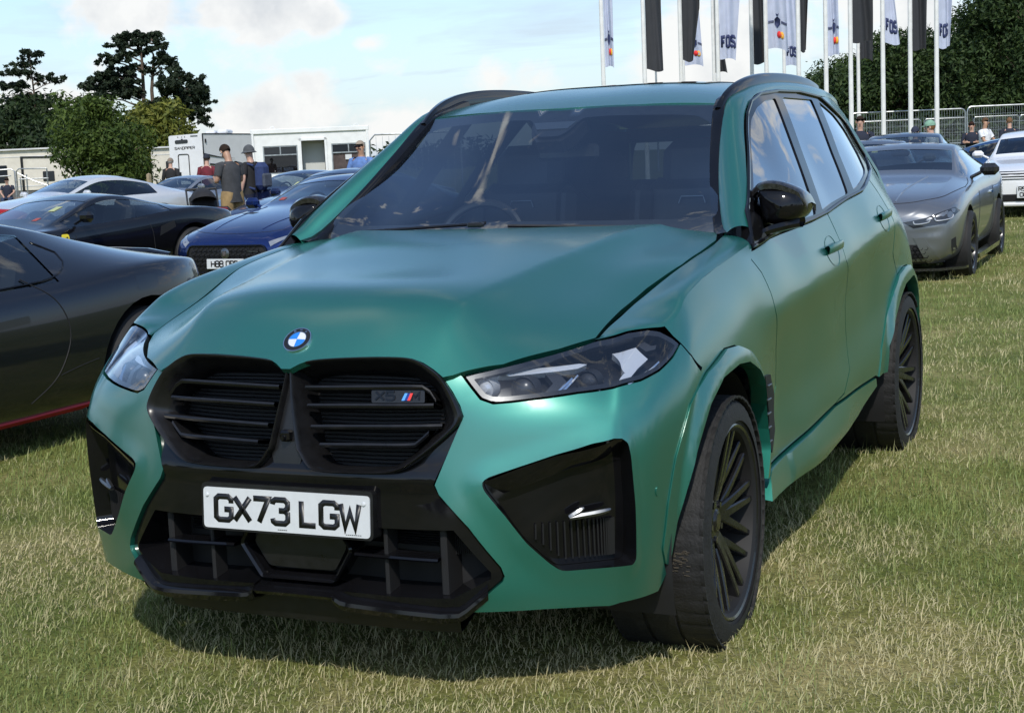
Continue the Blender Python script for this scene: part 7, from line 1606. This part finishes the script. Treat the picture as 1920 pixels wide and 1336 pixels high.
    skin_mesh('body', V, ED, R_, sk, o, 0, 1)
    V3 = lambda n: np.array(P[n])
    def loft(path, rad_, mb):
        pts = np.array(path); T = np.gradient(pts, axis=0); T /= np.linalg.norm(T, axis=1)[:,None]; rows = []
        for p, t, (ra, rb) in zip(pts, T, rad_):
            xa = np.array([1.,0,0]); ya = np.cross(t, xa); ya /= np.linalg.norm(ya); rows.append([p+xa*ra*math.cos(q)+ya*rb*math.sin(q) for q in np.linspace(0, 2*PI, 19)[:-1]])
        mb.grid(np.array(rows).transpose(1,0,2), 0, cu=True)
    up_ = (V3('sp')-V3('pel'))/np.linalg.norm(V3('sp')-V3('pel')); mb = MB()
    hemL = .13 if pose != 'sit' else .05
    loft([V3('pel')-up_*hemL*k, V3('pel'), V3('sp'), V3('ch'), V3('ch')+(V3('nk')-V3('ch'))*.45, V3('ch')+(V3('nk')-V3('ch'))*.72, V3('ch')+(V3('nk')-V3('ch'))*.95], [(a*k, b*k) for a, b in ((.185,.135),(.175,.130),(.172,.128),(.198,.140),(.195,.118),(.130,.095),(.068,.068))], mb)
    for q in 'LR':
        s_, e_, w_ = V3('sh'+q), V3('el'+q), V3('wr'+q)
        if sleeves == 'short': mb.tube([s_*.8+V3('ch')*.2+np.array([0,0,.01]), s_, s_+(e_-s_)*.62], [.075*k,.078*k,.066*k], 10, caps=False)
        else: mb.tube([s_*.8+V3('ch')*.2+np.array([0,0,.01]), s_, e_, w_+(e_-w_)*.08], [.075*k,.075*k,.058*k,.044*k], 10, caps=False)
    mb.build('shirt', top, o, 60)
    mb = MB(); wst = V3('pel')+up_*.03
    for q in 'LR':
        h_, n_, a_ = V3('hp'+q), V3('kn'+q), V3('an'+q); top_ = np.array([h_[0]*.75, wst[1], wst[2]])
        if shorts: mb.tube([top_, h_, h_+(n_-h_)*.5, h_+(n_-h_)*.95], [.118*k,.116*k,.104*k,.100*k], 12)
        else: mb.tube([top_, h_, n_, n_+(a_-n_)*.93], [.112*k,.108*k,.074*k,.066*k], 12)
    mb.build('shorts' if shorts else 'trousers', legs, o, 60)
    ms = mat('shoe', shoes, .6) if 'shoe' not in bpy.data.materials else bpy.data.materials['shoe']
    for q in 'LR':
        a, t = np.array(P['an'+q]), np.array(P['to'+q]); mb = MB(); mb.rbox((a+t)/2+np.array([0,0,-.02]), (.10,.29,.09), .03); mb.build('shoe', ms, o)
    hb, ht = np.array(P['hb']), np.array(P['ht']); up = (ht-hb)/np.linalg.norm(ht-hb); fw = np.array([0,-1,0])-up*(np.array([0,-1,0])@up); fw /= np.linalg.norm(fw); sd = np.cross(fw, up); c = (hb+ht)/2+up*.02; F = np.stack([sd, fw, up], 1)
    def dome(z0, grow, m, nm, back=0.):
        G_ = []
        for i in range(9):
            t = i/8*(PI*.5+z0); G_.append([c+F@np.array([math.cos(a)*math.sin(t)*(.080+grow), math.sin(a)*math.sin(t)*(.098+grow)-.006, math.cos(t)*(.098+grow)+.030-back*max(0,-math.sin(a))*t*.15]) for a in np.linspace(0, 2*PI, 21)[:-1]])
        mb = MB(); G_ = np.array(G_); mb.grid(G_.transpose(1,0,2), 0, cu=True); return mb.build(nm, m, o, None)
    if hair is not None:
        hm = mat('hair', hair, .9, spec=.1); G_ = []
        for i in range(9):
            row = []
            for q in np.linspace(0, 2*PI, 21)[:-1]:
                lo = 1.15 if math.sin(q) > .3 else 1.9 if not longhair else 2.3; t = i/8*lo
                row.append(c+up*.018+F@np.array([math.cos(q)*math.sin(t)*.086, math.sin(q)*math.sin(t)*.104-.008, math.cos(t)*.108]))
            G_.append(row)
        mb = MB(); mb.grid(np.array(G_).transpose(1,0,2), 0, cu=True); mb.build('hair', hm, o, None)
    if cap is not None:
        cm = fab('cap_cloth', cap); cp = dome(.02, .016, cm, 'cap')
        if brim: G_ = [[c+F@np.array([math.cos(a)*r, math.sin(a)*r*1.15, .030+.005-d]) for r, d in ((.088,0),(.14,.045))] for a in np.linspace(0, 2*PI, 25)[:-1]]; mb = MB(); mb.grid(np.array(G_), 0, cu=True); mb.build('brim', cm, o, None)
        else: G_ = [[c+F@np.array([math.sin(a)*.075*(1-.1*j), .085+j*.045*math.cos(a*.9), .045-.012*j]) for j in range(3)] for a in np.linspace(-1.2, 1.2, 11)]; mb = MB(); mb.grid(np.array(G_), 0); mb.build('peak', cm, o, None)
    mb = MB(); mb.rbox(c+F@np.array([0,.098,-.012]), (.022,.030,.038), .006, R=F); 
    mb.build('nose', sk, o)
    for s in (1,-1): mb = MB(); mb.rbox(c+F@np.array([s*.080,0,-.005]), (.018,.030,.055), .006, R=F); mb.build('ear', sk, o)
    mb = MB()
    if glasses: mb.rbox(c+F@np.array([0,.092,.018]), (.14,.018,.034), .006, R=F); mb.build('sunglasses', M['gloss'], o)
    else:
        for s in (1,-1): mb.rbox(c+F@np.array([s*.032,.088,.016]), (.026,.010,.012), .003, R=F)
        mb.build('eyes', M['ink'], o)['kind'] = 'stuff'
    mb = MB(); mb.rbox(c+F@np.array([0,.090,-.050]), (.045,.010,.012), .003, R=F); mb.build('mouth', mat('lips', (.35,.14,.12), .5) if 'lips' not in bpy.data.materials else bpy.data.materials['lips'], o)
    return o, P
GREYT, KHAKI, NAVYC, BLKC, MARO, BLUEP, OLIVE, WTEE, DNIM = fab('tee_charcoal', (.040,.042,.046)), fab('shorts_khaki', (.28,.19,.085)), fab('navy_cloth', (.012,.016,.032)), fab('black_cloth', (.012,.012,.014)), fab('maroon_cloth', (.13,.012,.022)), fab('polo_blue', (.10,.19,.42)), fab('olive_cloth', (.075,.062,.035)), fab('white_tee', (.68,.69,.72)), fab('denim', (.03,.05,.10))
m1, P1 = person('man in charcoal T-shirt and khaki shorts, head bowed, behind the black sports car', 432, 25, (-.75,.66), GREYT, KHAKI, 'phone', shorts=True, skin=SKIN2, H=1.84, lean=4)
m2, P2 = person('man in grey bucket hat and black T-shirt wearing a blue backpack', 470, 28.5, (-.85,.52), BLKC, BLKC, 'stand', cap=(.07,.075,.08), brim=True, H=1.82)
person('man in maroon hooded top and dark cap, his back to us', 388, 41, (.15,.99), MARO, DNIM, cap=(.015,.018,.03), H=1.78, sleeves='long')
person('man in black shirt and beige flat cap before the white trailer', 320, 47, (.1,.99), BLKC, BLKC, cap=(.22,.17,.13), hair=(.25,.24,.23), H=1.76, sleeves='long')
person('bald man in olive top bending down beside the dark blue coupe', 520, 31, (-.9,-.35), OLIVE, KHAKI, 'bend', hair=None, skin=SKIN2, H=1.80)
person('man in blue polo shirt and sunglasses, arms crossed, before the cabin', 678, 28, (-.45,-.89), BLUEP, KHAKI, 'crossed', hair=(.30,.25,.2), glasses=True, skin=SKIN2, H=1.82, shorts=True)
person('man in sunglasses and dark top sitting at the far left below the caravan', 12, 60, (.1,-1), NAVYC, DNIM, 'sit', glasses=True, H=1.80)
person('dark haired man in dark top looking over the car roofs, left of the fence', 1613, 31, (-.2,-.98), NAVYC, DNIM, H=1.93, sleeves='long')
person('woman with pale green cap and long brown hair by the rightmost flagpole', 1746, 30, (-.95,.2), WTEE, DNIM, cap=(.20,.36,.26), hair=(.18,.09,.04), longhair=True, H=1.74)
person('woman in navy jacket with dark hair behind the fence, beside the white T-shirt', 1822, 43, (-.3,-.95), NAVYC, DNIM, 'crossed', hair=(.04,.02,.015), longhair=True, H=1.80, sleeves='long')
person('man in white T-shirt leaning on the rail behind the fence', 1846, 41, (.7,-.7), WTEE, WTEE, 'rail', hair=(.10,.06,.035), H=1.88, skin=SKIN2)
person('person in dark top with brown hair, back turned, behind the fence', 1893, 43, (.1,.99), NAVYC, BLKC, hair=(.16,.09,.05), H=1.88, sleeves='long')
person('man with navy cap half hidden behind the dark blue grey coupe', 1716, 36, (-.4,-.9), BLKC, DNIM, cap=(.02,.025,.05), H=1.66)
person('fair haired person in tan top stooping right of the rightmost flagpole', 1772, 32, (.85,-.4), fab('tan_cloth', (.42,.28,.14)), KHAKI, 'bend', hair=(.35,.22,.09), H=1.5)
# backpack of the man in the bucket hat
bx = np.array(m2.location); f = AX*-.85+DP*.52; bk = empty('backpack', tuple(bx-f*.17+np.array([0,0,1.02])), m2.rotation_euler[2], 'blue and grey backpack on the man in the bucket hat', 'backpack')
BPK = fab('backpack_blue', (.018,.035,.11)); mb = MB(); mb.rbox((0,.09,.22), (.33,.22,.52), .09); mb.build('bag', BPK, bk); mb = MB(); mb.rbox((0,.21,.14), (.25,.07,.26), .03); mb.build('front_pocket', fab('backpack_grey', (.05,.06,.08)), bk)
for s in (1,-1): mb = MB(); mb.tube([(s*.12,.0,.42),(s*.15,-.12,.46),(s*.16,-.24,.30),(s*.14,-.12,.02),(s*.13,.02,-.02)], .022, 6); mb.build('strap', BPK, bk)
# pushchair beside the man in charcoal
x, y = gp(378, 24.2); pc = empty('pushchair', (x, y, 0), yaw_of(AX)+.3, 'black folded pushchair with bags beside the man in khaki shorts', 'pushchair')
mb = MB(); 
for s in (1,-1): mb.tube([(s*.24,-.35,.12),(s*.24,.05,.62),(s*.24,.35,1.10)], .016, 6); mb.tube([(s*.24,.32,.12),(s*.24,.05,.62)], .016, 6)
mb.tube([(-.24,.35,1.10),(.24,.35,1.10)], .022, 8); mb.build('frame', M['black'], pc)
mb = MB(); mb.rbox((0,.08,.78), (.44,.10,.52), .05, R=rotm('X', -.5)); mb.rbox((0,-.10,.52), (.42,.38,.08), .03); mb.build('seat', BLKC, pc)
G_ = [[(.20*math.cos(a)*1.0, .18-.30*math.sin(b)*math.sin(a)*.4-.28*math.sin(b), .92+.20*math.sin(a)*math.cos(b*.8)) for b in np.linspace(0, 1.5, 7)] for a in np.linspace(0, PI, 13)]; mb = MB(); mb.grid(np.array(G_), 0); mb.build('hood', BLKC, pc, None)
for (a, b) in ((-.26,-.35),(.26,-.35),(-.26,.32),(.26,.32)): mb = MB(); mb.lathe([(-.02,.06),(-.02,.115),(.02,.115),(.02,.06)], 18, 'x', (a,b,.12), flip=True); mb.build('wheel', M['rubber'], pc)
bg = empty('shoulder_bag', (x+.3, y+.05, .55), .2, 'dark bag with red flap hanging on the pushchair', 'bag'); mb = MB(); mb.rbox((0,0,.12), (.30,.2,.30), .06); mb.build('bag', BLKC, bg); mb = MB(); mb.rbox((.03,-.10,.20), (.24,.04,.12), .02); mb.build('flap', MARO, bg)
